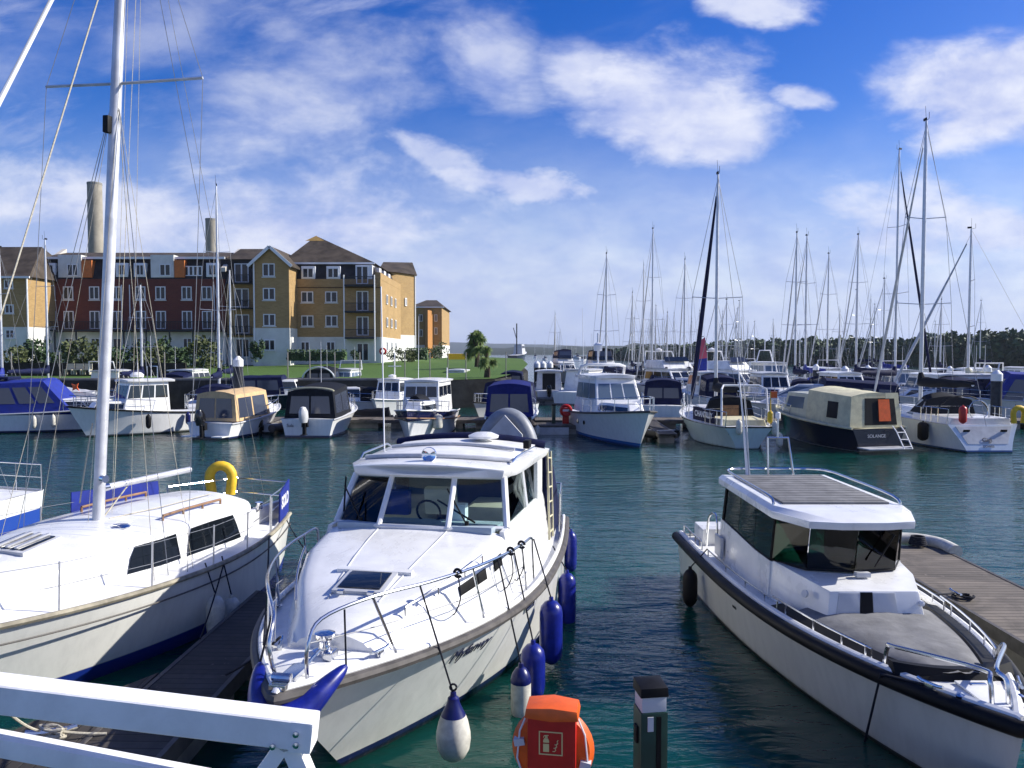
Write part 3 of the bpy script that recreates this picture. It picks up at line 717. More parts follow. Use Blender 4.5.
# --- yellow block at the far left
def gableblock(label, pxl, pxr, D0, D1, peave, pridge, pbase, wins, ridge_front=False, roofm=None, name='apartment_building'):
    t = empty(name, (0, 0, 0), 0, label, 'building'); x0, x1 = bx(pxl, D0), bx(pxr, D0)
    zb, ze, zr_ = bz(pbase, D0), bz(peave, D0), bz(pridge, D0)
    fbox(MB(), x0 - .04, x1 + .04, D0 - .04, D1, 0, zb).build('ground_floor_wall', M_render, t)
    m = MB(); fbox(m, x0, x1, D0, D1, zb, ze)
    if ridge_front: m.add([(x0, D0, ze), (x1, D0, ze), ((x0 + x1) / 2, D0, zr_ - .15), (x0, D0 + .3, ze), (x1, D0 + .3, ze), ((x0 + x1) / 2, D0 + .3, zr_ - .15)], [(0, 1, 2), (5, 4, 3), (0, 2, 5, 3), (1, 4, 5, 2)])
    m.build('wall', M_ybrick, t)
    m = MB(); ov = .5; th = .22
    if ridge_front:
        xm = (x0 + x1) / 2
        for sx, xe in ((-1, x0 - ov), (1, x1 + ov)):
            k = (zr_ - ze) / (xm - x0); zz = ze - ov * k
            m.add([(xe, D0 - ov, zz), (xm, D0 - ov, zr_), (xm, D1, zr_), (xe, D1, zz), (xe, D0 - ov, zz - th), (xm, D0 - ov, zr_ - th), (xm, D1, zr_ - th), (xe, D1, zz - th)], [(0, 1, 2, 3), (7, 6, 5, 4), (0, 4, 5, 1), (2, 6, 7, 3), (0, 3, 7, 4)])
        r_ = m.build('roof', roofm or M_slateb, t)
        m = MB()
        for xe in (x0 - ov, x1 + ov): m.beam((xe, D0 - ov - .06, ze - .5 - .1), (xm, D0 - ov - .06, zr_ - .12), .1, .38)
        m.build('bargeboard', M_frame, r_)
    else:
        ym = (D0 + D1) / 2
        m.add([(x0 - ov, D0 - ov, ze), (x1 + ov, D0 - ov, ze), (x1 - 2, ym, zr_), (x0 + 2, ym, zr_), (x1 + ov, D1 + ov, ze), (x0 - ov, D1 + ov, ze)], [(0, 1, 2, 3), (1, 4, 2), (4, 5, 3, 2), (5, 0, 3), (0, 5, 4, 1)])
        m.build('roof', roofm or M_slateb, t)
        fbox(MB(), x0 - ov - .05, x1 + ov + .05, D0 - ov - .1, D0 - ov + .06, ze - .2, ze + .06).build('gutter', M_frame, t)
    for wn in wins: fwin(t, wn[0], wn[1], wn[2], wn[3], D0 - (.05 if wn[1] > pbase else 0), tall=len(wn) > 4)
    return t
t = gableblock('yellow brick apartment block with brown roof at the left edge', -60, 30, 99, 112, 277, 240, 327, [(11, 284, 9, 9), (11, 309, 9, 9), (11, 334, 9, 9), (-16, 284, 9, 9), (-16, 309, 9, 9)])
m = MB(); x = bx(30, 99); fbox(m, x - 1.0, x + .1, 98.9, 111, bz(277, 99), bz(268, 99)); 
MB().tube([(bx(29, 98.8), 98.8, GZ), (bx(29, 98.8), 98.8, bz(277, 99))], .1, 6).build('downpipe', M_frame, t)
# --- recessed link with balconies
t = empty('apartment_building', (0, 0, 0), 0, 'narrow recessed brick apartment bay with stacked balconies beside the gabled tower', 'building')
x0, x1 = bx(227), bx(256)
fbox(MB(), x0, x1, BD + .4, BD + 12, 0, bz(337)).build('ground_floor_wall', M_render, t)
fbox(MB(), x0, x1, BD + .3, BD + 12, bz(337), bz(284)).build('wall', M_ybrick, t)
fbox(MB(), x0, x1, BD + .5, BD + 12, bz(284), bz(259)).build('mansard', M_slate, t)
MB().add([(x0, BD + .2, bz(259)), (x1, BD + .2, bz(259)), (x1, BD + 6, bz(243)), (x0, BD + 6, bz(243)), (x1, BD + 12, bz(259)), (x0, BD + 12, bz(259))], [(0, 1, 2, 3), (3, 2, 4, 5), (0, 3, 5), (1, 4, 2), (0, 5, 4, 1)]).build('roof', M_slateb, t)
for py in (273, 298, 324, 348):
    fwin(t, 243, py, 14, 19, BD + (.5 if py < 280 else .3), 'french_window', 1, True)
    if py < 340:
        m = MB(); fbox(m, bx(230), bx(254), BD - 1.0, BD + .2, bz(py + 11), bz(py + 10)); bl = m.build('balcony', M_balc, t)
        m = MB()
        for i in range(18): m.box((bx(230) + (bx(254) - bx(230)) * i / 17, BD - .95, bz(py + 6.3)), (.04, .04, 1.0))
        fbox(m, bx(230), bx(254), BD - 1.0, BD - .9, bz(py + 2.8), bz(py + 2.2)); m.build('balcony_rail', M_balc, bl)
# --- gabled tower
t = gableblock('yellow brick gabled tower with one window on each floor above a white base', 254, 290, 101.5, 112, 262, 246, 328, [(270, 270, 12, 13), (270, 294, 12, 12), (270, 320, 12, 12), (270, 345, 11, 11)], True, name='gabled_tower')
MB().tube([(bx(255, 101.3), 101.3, GZ), (bx(255, 101.3), 101.3, bz(262))], .1, 6).build('downpipe', M_frame, t)
# --- main block
t = empty('apartment_building', (0, 0, 0), 0, 'large yellow brick apartment block with hipped roof and corner balconies', 'building')
x0, x1, D1 = bx(288), bx(381), BD + 20
zb, zm, ze, zr = bz(337), bz(279), bz(262), bz(238, 115)
fbox(MB(), x0, x1 + .05, BD - .05, D1, 0, zb).build('ground_floor_wall', M_render, t)
fbox(MB(), x0, x1, BD, D1, zb, zm).build('wall', M_ybrick, t)
fbox(MB(), bx(376), x1 + .02, BD - .02, D1 - 1, zm, zm + .9).build('parapet', M_ybrick, t)
MB().add([(x0, BD + .1, zm), (x1 - .3, BD + .1, zm), (x1 - .3, D1, zm), (x0, D1, zm), (x0, BD + 1.0, ze), (x1 - 1.3, BD + 1.0, ze), (x1 - 1.3, D1, ze), (x0, D1, ze)], [(3, 2, 1, 0), (4, 5, 6, 7), (0, 1, 5, 4), (1, 2, 6, 5), (2, 3, 7, 6), (3, 0, 4, 7)]).build('mansard', M_slate, t)
xa = bx(281); xm = bx(321, 115)
MB().add([(xa, BD + .6, ze), (x1 - .9, BD + .6, ze), (x1 - .9, D1, ze), (xa, D1, ze), (xm, BD + 8, zr), (xm, BD + 12, zr)], [(3, 2, 1, 0), (0, 1, 4), (1, 2, 5, 4), (2, 3, 5), (3, 0, 4, 5)]).build('roof', M_slateb, t)
m = MB(); m.add([(xm - 1.2, BD + 6.45 - .0, zr - (zr - ze) * 1.5 / 7.4 + .03), (xm + 1.5, BD + 6.5, zr - (zr - ze) * 1.5 / 7.4 + .03), (xm, BD + 7.95, zr + .03)], [(0, 1, 2)]); m.build('lichen_patch', mat('roof_lichen', (.30, .19, .05), .9, var=.3), t)
fbox(MB(), xa, x1 - .85, BD + .5, BD + .62, ze - .22, ze + .02).build('gutter', M_frame, t)
for py in (297, 321): 
    for px in (308, 332): fwin(t, px, py, 12, 11, BD)
for px in (305.5, 331): fwin(t, px, 346, 9, 9, BD - .05, tall=True)
for px in (309, 334):
    m = MB(); fbox(m, bx(px - 7), bx(px + 7), BD + .05, BD + 2, bz(279), bz(266)); d_ = m.build('dormer', M_frame, t, bevel=.1); fwin(d_, px, 273, 11, 10, BD + .05, tall=True)
m = MB(); fbox(m, bx(356), bx(373), BD + .05, BD + 2, bz(286), bz(265)); d_ = m.build('dormer', M_frame, t, bevel=.1)
for py, hh in ((275, 18), (301, 20), (326, 19), (352, 18)): fwin(d_ if py == 275 else t, 363, py, 12, hh, BD + (.05 if py == 275 else (-.05 if py > 340 else 0)), 'french_window', 1, True)
for py in (286, 312, 338):
    m = MB(); fbox(m, bx(347), bx(377), BD - 1.6, BD - .08, bz(py + 1), bz(py - .6)); bl = m.build('balcony', M_balc, t)
    m = MB()
    for i in range(26): m.box((bx(347) + (bx(377) - bx(347)) * i / 25, BD - 1.5, bz(py - 4.5)), (.04, .04, 1.05))
    fbox(m, bx(347), bx(377), BD - 1.56, BD - 1.46, bz(py - 8.6), bz(py - 8)); m.build('balcony_rail', M_balc, bl)
for px in (347, 377): MB().tube([(bx(px), BD - 1.55, GZ), (bx(px), BD - 1.55, bz(276))], .09, 6).build('balcony_post', M_frame, t)
MB().tube([(bx(294), BD - .12, GZ), (bx(294), BD - .12, bz(285))], .08, 6).build('downpipe', M_frame, t)
fbox(MB(), bx(288), x1 + .04, BD - .045, BD - .0, bz(288), bz(287)).build('string_course', mat('brown_brick_course', (.10, .06, .03), .9), t)
for py in (297, 321, 346):
    for y in (BD + 5, BD + 9, BD + 13): window(t, (x1 + .05, y - .6), (x1 + .05, y + .6), bz(py + 5), bz(py - 5), tall=True)
for y in (BD + 3, BD + 7, BD + 11):
    m = MB(); fbox(m, x1 - 2, x1 - .5, y - .8, y + .8, bz(278), bz(266)); m.build('dormer', M_frame, t)
# --- stair block behind, gold side
t = empty('apartment_building', (0, 0, 0), 0, 'tall plain yellow brick block with a sunlit side wall behind the balconies', 'building')
A_ = [(bx(380, 121), 121), (bx(397, 123), 123), (bx(416, 127.5), 127.5), (bx(409, 141), 141), (bx(376, 141), 141)]
MB().prism([(x + (.05 if k in (1, 2) else 0), y - .05) for k, (x, y) in enumerate(A_)], 0, bz(335, 125)).build('ground_floor_wall', M_render, t)
MB().prism(A_, bz(335, 125), bz(274, 125)).build('wall', M_ybrick, t)
cx_, cy_ = bx(396, 131), 131; ro_ = [(x + (x - cx_) * .08, y + (y - cy_) * .08) for x, y in A_]; zz = bz(274, 125) + .02; n_ = 5
MB().add([(x, y, zz) for x, y in ro_] + [(bx(384, 131), 131, bz(262, 131)), (bx(413, 131), 131, bz(262.5, 131))], [(4, 3, 2, 1, 0), (0, 1, 2, 6, 5), (2, 3, 6), (3, 4, 5, 6), (4, 0, 5)]).build('roof', M_slateb, t)
MB().tube([(bx(415.5, 127.2), 127.2, GZ), (bx(415.5, 127.2), 127.2, bz(275, 127))], .12, 6).build('downpipe', M_frame, t)
window(t, (bx(405, 124.6), 124.75), (bx(407, 125.2), 125.2), bz(306, 125), bz(298, 125), tall=True)
# --- far block
t = gableblock('farthest yellow brick apartment block with white base down the shore', 412, 442, 165, 185, 307, 297, 345, [(421, 318, 4, 7, 1), (436, 318, 3, 7, 1), (421, 333, 4, 7, 1), (436, 331, 3, 7, 1)])
m = MB(); m.prism([(bx(425, 163), 163), (bx(428, 161), 161), (bx(433, 165), 165), (bx(425, 165), 165)], 2, bz(311, 165)); m.build('stair_tower', mat('tan_orange_brick', (.42, .19, .05), .85, var=.15), t)
# --- two tall chimneys
for px, pt, wd, D, lab in ((98.5, 183, 13.5, 210, 'taller round concrete chimney rising behind the red brick terrace roof'), (213.5, 219, 11, 225, 'shorter round concrete chimney rising near the diagonal roof parapet')):
    r = wd / CF * D / 2; x = (px - 512) / CF * D; zt_ = PD(px, pt, D).z
    c = empty('chimney', (x, D, 0), 0, lab, 'chimney', 'chimneys behind the terrace')
    MB().lathe([(r * 1.08, 0), (r, zt_), (r * .8, zt_), (r * .8, zt_ - 1), (0, zt_ - 1)], n=28).build('stack', M_stone, c)
    MB().lathe([(r * 1.03, zt_ - .5), (r * 1.03, zt_ + .04), (r * .82, zt_ + .04), (r * .82, zt_ - .4)], n=28).build('rim', M_conc, c)
# hedges, shrubs
o = MB(); rgx = random.Random(5)
def hedge(px0, px1, py, D, hgt, dep, label, seed, lm=None):
    rg = random.Random(seed); a, b_ = PD(px0, py, D), PD(px1, py, D); m = MB(); L = b_.x - a.x
    m.box((L / 2, 0, hgt * .45), (L * .97, dep * .8, hgt * .85))
    for _ in range(int(L * hgt * 26)):
        p = Vector((rg.uniform(0, L), rg.uniform(-.5, .5) * dep, rg.uniform(.05, 1) * hgt))
        if rg.random() < .7: p.y = -dep * .5
        else: p.z = hgt
        d = Vector((rg.uniform(-1, 1), rg.uniform(-1, 1), rg.uniform(-1, 1))).normalized(); e = d.orthogonal().normalized(); s = .22
        m.add([p - d * s, p + e * s * .6, p + d * s, p - e * s * .6], [(0, 1, 2, 3)])
    o = m.build('hedge', lm or M_leaf, smooth=False); o.location = a; tag(o, label, 'hedge')
hedge(288, 347, 361, 98, 1.35, 1.6, 'dark clipped hedge below the main apartment block', 1)
hedge(407, 428, 360, 110, 1.6, 2.5, 'low rounded dark hedge beside the sunlit side wall', 2)
for i, (px, py, D, rx, rz, lab, lm) in enumerate([(258, 361, 98, 1.0, 1.5, 'upright green shrub at the foot of the gabled tower', M_leaf), (397, 362, 100, 1.6, .95, 'brownish rounded bush at the corner of the main block', M_leaf2), (410, 361, 108, 1.0, .8, 'small olive bush behind the brownish rounded bush', M_leaf2), (437, 358, 140, 2.4, 1.5, 'dark bush before the farthest apartment block', M_leaf), (355, 360, 100, .6, .8, 'small dark shrub by the balcony posts', M_leaf)]):
    bush(px, py, D, rx, rz, lab, seed=i + 20, lm=lm)
gl = ['dark garden shrub in front of the red terrace, %s' % s for s in ('by the left yellow block', 'under the first balcony post', 'left of the big mast', 'just behind the big mast', 'right of the big mast', 'below the second white dormer', 'below the second orange panel', 'under the last balcony post', 'nearest the diagonal parapet', 'beside the lawn corner')]
for i, px in enumerate((8, 34, 58, 84, 112, 132, 152, 172, 192, 206)):
    bush(px, 368, 80 + (i % 3) * 4, 1.9, 1.35 + .4 * (i % 2), gl[i], n=340, seed=40 + i, lm=M_leaf if i % 3 else M_leaf2, group='garden shrubs before the red terrace')
o = MB(); fbox(o, bx(-120, 72), bx(186, 72), 71.9, 72.1, 2.3, 3.5); o = o.build('garden_fence', mat('dark_fence_boards', (.03, .027, .022), .8, var=.4, vscale=3)); tag(o, 'low dark board fence along the terrace gardens', 'fence')
for i in range(3):
    g = empty('garden_bench', (bx(66 + i * 9, 70), 70.5, 2.45), 0, ['pale wooden garden bench at the left on the quay', 'pale wooden garden bench in the middle of three', 'pale wooden garden bench nearest the big mast'][i], 'bench', 'pale garden benches')
    m = MB(); m.box((0, 0, .45), (.7, .5, .06)); m.build('seat', M_rope, g); m = MB(); m.box((0, .25, .75), (.7, .06, .5)); m.build('backrest', M_rope, g)
    for sx in (-.3, .3): MB().box((sx, 0, .22), (.07, .45, .4)).build('leg', M_rope, g)
# yellow skip, promenade posts
q = PD(457, 360, 132); s_ = empty('skip', q, 0, 'bright yellow skip standing beyond the lawn', 'skip')
MB().add([(-1.4, -.8, .1), (1.4, -.8, .1), (1.4, .8, .1), (-1.4, .8, .1), (-1.7, -.9, 1.0), (1.7, -.9, 1.0), (1.7, .9, 1.0), (-1.7, .9, 1.0)], [(3, 2, 1, 0), (0, 1, 5, 4), (1, 2, 6, 5), (2, 3, 7, 6), (3, 0, 4, 7)]).build('tub', M_yellow, s_)
MB().tube([(-1.7, -.9, 1.0), (1.7, -.9, 1.0), (1.7, .9, 1.0), (-1.7, .9, 1.0)], .08, 6, closed=True).build('rim', M_yellow, s_)
lp0 = None
for i, px in enumerate((12, 60, 110, 165, 288, 310, 335, 360, 383, 405, 430, 448, 466, 506)):
    D = 63 if px < 480 else 66; b_ = PD(px, 385, D); b_.z = 2.3
    if lp0 is None:
        lp0 = empty('railing_post', b_, 0, 'thin grey railing post standing along the quay edge', 'post', 'thin posts along the quay edge')
        MB().tube([(0, 0, 0), (0, 0, 2.2)], .045, 6).build('shaft', M_conc, lp0); MB().lathe([(.1, 0), (.1, .05), (0, .05)], n=8).build('foot', M_conc, lp0)
    else: c = copytree(lp0); c.location = b_
b_ = PD(383, 356, 96); lb = empty('lifebuoy_stand', (b_.x, 96, 3.1), 0, 'red lifebuoy on a white post on the lawn', 'lifebuoy')
MB().tube([(0, 0, 0), (0, 0, 1.6)], .06, 6).build('post', M_frame, lb); MB().tube(arc((0, -.12, 1.5), .34, 0, 345, 20), .12, 8, closed=True).build('ring', M_red, lb)
# ------------------------------------------------------------------ mid-distance boats
HM_w = hullmat('hull_white', (.76, .77, .76), (.02, .03, .10), (.010, .012, .05), .05, .13)
HM_wg = hullmat('hull_white_grey_boot', (.74, .75, .75), (.18, .19, .2), (.02, .02, .025), .04, .10)
HM_bw = hullmat('hull_white_navy_band', (.74, .76, .77), (.015, .03, .12), (.01, .015, .06), .05, .12, (.012, .02, .11), .95)
HM_ww = hullmat('hull_white_navy_sheer', (.74, .75, .76), (.6, .6, .6), (.02, .02, .03), .03, .06, (.010, .014, .07), .98)
HM_navy = hullmat('hull_navy', (.006, .008, .022), (.2, .2, .2), (.008, .008, .01), .03, .06)
HM_bb = hullmat('hull_white_blue_bottom', (.76, .77, .76), (.03, .12, .35), (.01, .05, .20), .10, .22)
def dring(root, c, R_, r, material, name='ring'):
    return MB().tube(arc(c, R_, 0, 345, 22), r, 8, closed=True).build(name, material, root)
def antenna(root, x, y, z, L, lean=.0, r=.018, name='antenna'):
    return MB().tube([(x, y, z), (x - lean, y, z + L)], r, 5, r2=r * .5).build(name, M_frame, root)

# blue canopy cruiser, far left
h = Hull(8.6, 2.9, 1.0, 1.35, 1.1)
b = boat('canopy_cruiser', 'white motor cruiser under a large bright blue cockpit canopy', 'motor boat', put(P(16, 431), 10, (2, 0)), 10)
basic_hull(b, h, HM_bw, rub=M_grey)
canopy(b, .3, 5.2, 1.35, 1.25, .95, 2.55, 2.7, M_blue, 4, 2, 0, name='canopy', slope1=1.5)
cabin(b, 4.2, 7.6, 1.1, .5, 1.0, 1.75, 1.2, 0, .2, M_white, 0, 2, vz=(.35, .8))
rail(b, h, .55, .97, .55); MB().box((1.2, 0, 2.85), (1.4, 1.6, .15)).build('folded_cover', M_navy, b, bevel=.05)
MB().tube([(1, 1.2, 1), (1, 1.2, 3.0), (1, -1.2, 3.0), (1, -1.2, 1)], .03, 6).build('radar_arch', M_steel, b)
fender_at('fender', on_boat(b, (3.4, -1.55, .95)), .75, .12, M_fwhite, 'white fender on the blue canopy cruiser')
fender_at('fender', on_boat(b, (4.3, -1.5, 1.0)), .75, .12, M_fwhite, 'white fender nearest the bow of the blue canopy cruiser')
# white covered speedboat behind
h = Hull(7.5, 2.6, .95, 1.25, 1.2)
b = boat('speedboat', 'white speedboat with a raked foredeck and an orange marker behind the blue canopy', 'motor boat', put(P(62, 415), -8, (3.5, 0)), -8)
basic_hull(b, h, HM_w, rub=M_grey)
cabin(b, .8, 5.6, 1.2, .5, .9, 2.35, 3.2, .3, .25, M_white, 0, 1, vz=(.5, .85), bevel=.12)
canopy(b, 3.4, 7.0, .9, .5, 1.2, 1.75, 1.5, M_grey, 0, 0, 0, name='grey_cover', slope1=1.2); rail(b, h, .5, .97, .45)
m = MB(); m.prism([(0, 0), (.25, .12), (.5, 0), (.35, .25), (.45, .5), (.2, .38), (-.05, .45), (.05, .22)], 0, .05)
o = m.build('marker_flag', M_orange, b); o.matrix_local = Matrix.Translation((4.9, -1.0, 1.7)) @ Matrix.Rotation(R(90), 4, 'X')
# pilothouse boat
h = Hull(6.6, 2.6, 1.05, 1.6, .9, tw=.9)
HD = 229
b = boat('pilothouse_boat', 'white pilothouse fishing boat with a domed roof and dark side fenders', 'fishing boat', put(P(90, 437), HD, (5.9, 0)), HD)
basic_hull(b, h, HM_wg, rub=M_black, rr=.045)
cabin(b, 1.9, 4.3, .95, .82, 1.1, 2.72, .45, .05, .12, M_white, 3, 3, vz=(.48, .88), roof=(.28, .10, M_white))
cabin(b, 4.1, 5.7, .75, .42, 1.2, 1.75, .4, 0, .12, M_white, 0, 1, vz=(.3, .8)); rail(b, h, .45, .98, .55, n=6)
MB().lathe([(.32, 0), (.34, .12), (.2, .24), (0, .26)], (3.2, 0, 2.95), 18).build('radar_dome', M_white, b)
MB().tube([(2.4, .6, 2.9), (2.4, .6, 3.5), (2.4, -.6, 3.5), (2.4, -.6, 2.9)], .03, 6).build('roof_rail', M_steel, b); antenna(b, 2.6, .3, 2.9, 2.2); antenna(b, 3.0, -.4, 2.9, 1.2)
MB().tube([(.2, .9, 1.1), (.2, .9, 1.9), (.2, -.9, 1.9), (.2, -.9, 1.1)], .03, 6).build('stern_frame', M_steel, b)
fender_at('fender', on_boat(b, (3.3, 1.45, 1.1)), .8, .14, M_black, 'black fender on the side of the pilothouse boat'); fender_at('fender', on_boat(b, (1.2, 1.42, 1.1)), .75, .14, M_fnavy, 'navy fender near the stern of the pilothouse boat')
# tan canopy boat
h = Hull(6.4, 2.6, .8, 1.35, 1.0, tw=.95)
b = boat('sports_boat', 'white boat under a tan canopy with a black outboard motor', 'motor boat', put(P(212, 439), 76, (.2, 0)), 76)
basic_hull(b, h, HM_w, rub=M_grey)
canopy(b, .45, 3.7, 1.2, 1.1, .85, 2.15, 2.25, M_tan, 2, 2, 0, vz=(.12, .86), slope1=.2); cabin(b, 3.3, 5.6, 1.05, .5, 1.0, 2.05, 1.3, .1, .25, M_white, 2, 1, vz=(.5, .88)); rail(b, h, .5, .97, .5)
outboard(b, -.25, .15, .75); MB().box((-.3, .75, .18), (.6, .8, .06)).build('swim_platform', M_white, b, bevel=.02); MB().box((-.3, -.8, .18), (.6, .6, .06)).build('swim_platform', M_white, b, bevel=.02)
# black outboard tender beside it
def dinghy(label, loc, hdg, L=3.2, B=1.5, tubem=None, motor=True, cover=None, name='inflatable_dinghy'):
    d = boat(name, label, 'dinghy', loc, hdg); r = .2; hw = B / 2 - r
    pts = [(0, hw, .3), (L * .55, hw, .32)] + [(L * .55 + (L * .45 - r) * math.sin(a), hw * math.cos(a), .32 + .16 * math.sin(a)) for a in [R(x) for x in (20, 40, 60, 75, 90, 105, 120, 140, 160)]] + [(L * .55, -hw, .32), (0, -hw, .3)]
    MB().tube(smoothpath(pts, 3), [r] * (3 * (len(pts) - 1) + 1), 12).build('tube', tubem or M_rubber, d)
    MB().prism([(.1, -hw), (L * .8, -hw * .7), (L * .95, 0), (L * .8, hw * .7), (.1, hw)], .1, .16).build('floor', M_grey, d); MB().box((.12, 0, .32), (.06, B - .4, .4)).build('transom', M_grey, d); MB().box((L * .45, 0, .4), (.25, B - .35, .04)).build('thwart', M_grey, d)
    if motor: outboard(d, -.05, 0, .4, s=.75)
    if cover: canopy(d, .3, L * .85, hw, hw * .6, .4, .85, .7, cover, 0, 0, 0, name='cover')
    return d
dinghy('dark inflatable dinghy between the tan canopy boat and its neighbour', put(P(262, 434), 75, (0, 0)), 75, tubem=M_rub)
# dark canopy cuddy
h = Hull(7.4, 2.75, .95, 1.35, 1.1, tw=.96)
b = boat('cuddy_boat', 'white boat with a charcoal cockpit cover and grey outboard motor', 'motor boat', put(P(308, 438), 86, (.1, 0)), 86)
basic_hull(b, h, HM_w, rub=M_grey)
canopy(b, .4, 3.6, 1.3, 1.2, .95, 2.25, 2.5, M_dkc, 2, 2, 0, vz=(.18, .84)); MB().tube(arc((.62, 0, 2.28), 1.16, 0, 180, 14, (0, 1, 0), (0, 0, .16)), .05, 6).build('canopy_bow', M_cream, b)
cabin(b, 3.2, 6.2, 1.1, .5, 1.1, 1.9, 1.6, .1, .25, M_white, 0, 2, vz=(.35, .8)); rail(b, h, .45, .97, .55); outboard(b, -.3, 0, .85, M_grey); antenna(b, 3.2, .3, 2.5, 2.3)
text('Sula', .22, M_ink, b, frameM((-.03, .85, .62), (0, -1, 0), (-1, 0, 0)), 'boat_name')
# boat with arched dark canopy behind
h = Hull(8, 2.9, 1.0, 1.3, 1.1)
b = boat('canopy_cruiser', 'cruiser with a rounded dark arch canopy rising behind the charcoal cover', 'motor boat', put(P(318, 405), 88, (.5, 0)), 88)
basic_hull(b, h, HM_w, rub=M_grey); canopy(b, .6, 3.6, 1.4, 1.25, .95, 2.7, 2.9, M_dkc, 2, 2, 0, vz=(.35, .9), inset=.35)
MB().tube(arc((.7, 0, 1.9), 1.35, -15, 195, 18, (0, 1, 0), (0, 0, .85)), .06, 6).build('radar_arch', M_frame, b); antenna(b, .7, .7, 2.9, 1.9); antenna(b, .7, -.7, 2.9, 1.9); cabin(b, 3.5, 6.8, 1.1, .5, 1.1, 1.9, 1.6, .1, .25, M_white, 0, 2)
# navy cover boat by the white pile
h = Hull(7, 2.6, 1.0, 1.3, 1.0)
b = boat('covered_launch', 'low launch with a squared navy canopy moored below the lawn', 'motor boat', put(P(262, 409), 4, (2.4, 0)), 4)
basic_hull(b, h, HM_navy, rub=M_grey); canopy(b, .2, 4.2, 1.2, 1.1, .95, 2.35, 2.4, M_navy, 2, 2, 1); cabin(b, 3.9, 5.2, 1.0, .8, 1.0, 2.2, .4, .05, .1, M_white, 2, 1, vz=(.45, .88)); rail(b, h, .55, .97, .5)
# cluttered white boat
h = Hull(7, 2.5, .95, 1.35, 1.0)
b = boat('angling_boat', 'small white angling boat with a short mast and radar on a hardtop', 'fishing boat', put(P(384, 418), -100, (5.5, 0)), -100)
basic_hull(b, h, HM_wg, rub=M_grey); cabin(b, 2.2, 4.6, 1.0, .85, 1.05, 2.4, .4, .05, .12, M_white, 3, 2, vz=(.45, .88), roof=(.2, .08, M_white)); rail(b, h, .5, .97, .5)
MB().tube([(3, 0, 2.5), (3, 0, 4.2)], .04, 6).build('mast', M_frame, b); MB().tube([(3, -.45, 3.3), (3, .45, 3.3)], .03, 6).build('crosstree', M_frame, b); MB().lathe([(.25, 0), (.26, .12), (0, .2)], (3.5, 0, 2.58), 14).build('radar_dome', M_white, b)
h = Hull(6.5, 2.3, .9, 1.2, 1.0)
b = boat('day_boat', 'white day boat heaped with dark folded covers beside the radar hardtop', 'motor boat', put(P(364, 415), 200, (3, 0)), 200)
basic_hull(b, h, HM_w, rub=M_grey); canopy(b, .6, 3.4, .95, .9, .85, 1.6, 1.8, M_dkc, 0, 0, 0); cabin(b, 3.2, 4.6, .9, .7, .95, 1.9, .6, 0, .15, M_white, 2, 1); rail(b, h, .1, .97, .5)
dinghy('small dinghy under a dark cover on the pontoon', put(P(372, 424), 180, (1.5, 0)) + Vector((0, 0, .0)), 185, tubem=M_black, motor=False, cover=M_black)
# navy-sheer wheelhouse boat
h = Hull(7.8, 2.85, 1.05, 1.55, .75, tw=.88)
HD = -95
b = boat('wheelhouse_boat', 'white wheelhouse boat with a navy band round its bow and brown rubbing strip', 'fishing boat', put(P(412, 441), HD, (7.05, 0)), HD)
basic_hull(b, h, HM_ww, rub=M_teak, rr=.035, rdz=-.36)
MB().tube(h.ring(-.01, .01), .035, 6).build('gunwale', M_white, b)
cabin(b, 1.2, 4.6, 1.05, .95, 1.15, 2.72, .25, .05, .08, M_white, 3, 3, vz=(.52, .86), roof=(.18, .09, M_white)); cabin(b, 4.4, 6.5, .85, .45, 1.2, 1.85, .3, 0, .12, M_white, 0, 1, vz=(.3, .7))
rail(b, h, .5, .98, .5, n=5); MB().tube([(1.4, .8, 2.8), (1.4, .8, 3.4)], .03, 5).build('antenna', M_frame, b); antenna(b, 1.3, -.8, 2.8, 3.4, .2)
canopy(b, 4.8, 6.2, .6, .4, 1.75, 2.0, 1.95, M_dkc, 0, 0, 0, name='hatch_cover')
fender_at('fender', on_boat(b, (5.6, 1.05, 1.25)), .85, .27, M_fwhite, 'round white fender on the navy banded wheelhouse boat')
# white boat below lawn
h = Hull(6.8, 2.5, 1.0, 1.35, .8)
b = boat('cabin_boat', 'white cabin boat with a pale windscreen seen bow on below the lawn', 'motor boat', put(P(453, 400), -93, (6.2, 0)), -93)
basic_hull(b, h, HM_wg, rub=M_grey); cabin(b, 1.2, 4.4, 1.05, .95, 1.0, 2.5, .6, .05, .12, M_white, 2, 2, win=M_winb, vz=(.5, .88), roof=(.15, .12, M_white)); rail(b, h, .5, .97, .45); MB().lathe([(.0, 0), (.16, .0), (.16, .18), (0, .25)], (5.6, 0, 1.45), 10).build('anchor_ball', M_black, b)
# navy canopies in the centre
h = Hull(7.2, 2.6, .95, 1.35, 1.0)
b = boat('canopy_boat', 'white boat with a three windowed navy canopy in front of the palms', 'motor boat', put(P(484, 423), -115, (6.2, 0)), -115)
basic_hull(b, h, HM_w, rub=M_black); canopy(b, .5, 4.2, 1.15, 1.05, .95, 2.25, 2.3, M_navy, 3, 2, 3); rail(b, h, .5, .97, .5)
h = Hull(7.6, 2.7, 1.0, 1.3, 1.0)
b = boat('canopy_boat', 'dark hulled boat with a bright navy canopy right behind the grey inflatable', 'motor boat', put(P(509, 437), 87, (.2, 0)), 87)
basic_hull(b, h, HM_navy, rub=M_white, rr=.07); canopy(b, .3, 3.6, 1.22, 1.15, 1.0, 2.5, 2.6, mat('royal_navy_canvas', (.012, .018, .14), .75, var=.25, vscale=5, bump=.2, bscale=9), 2, 2, 0, vz=(.16, .76)); cabin(b, 3.4, 6.4, 1.1, .5, 1.1, 1.9, 1.5, .1, .25, M_white, 0, 2); rail(b, h, .45, .97, .55)
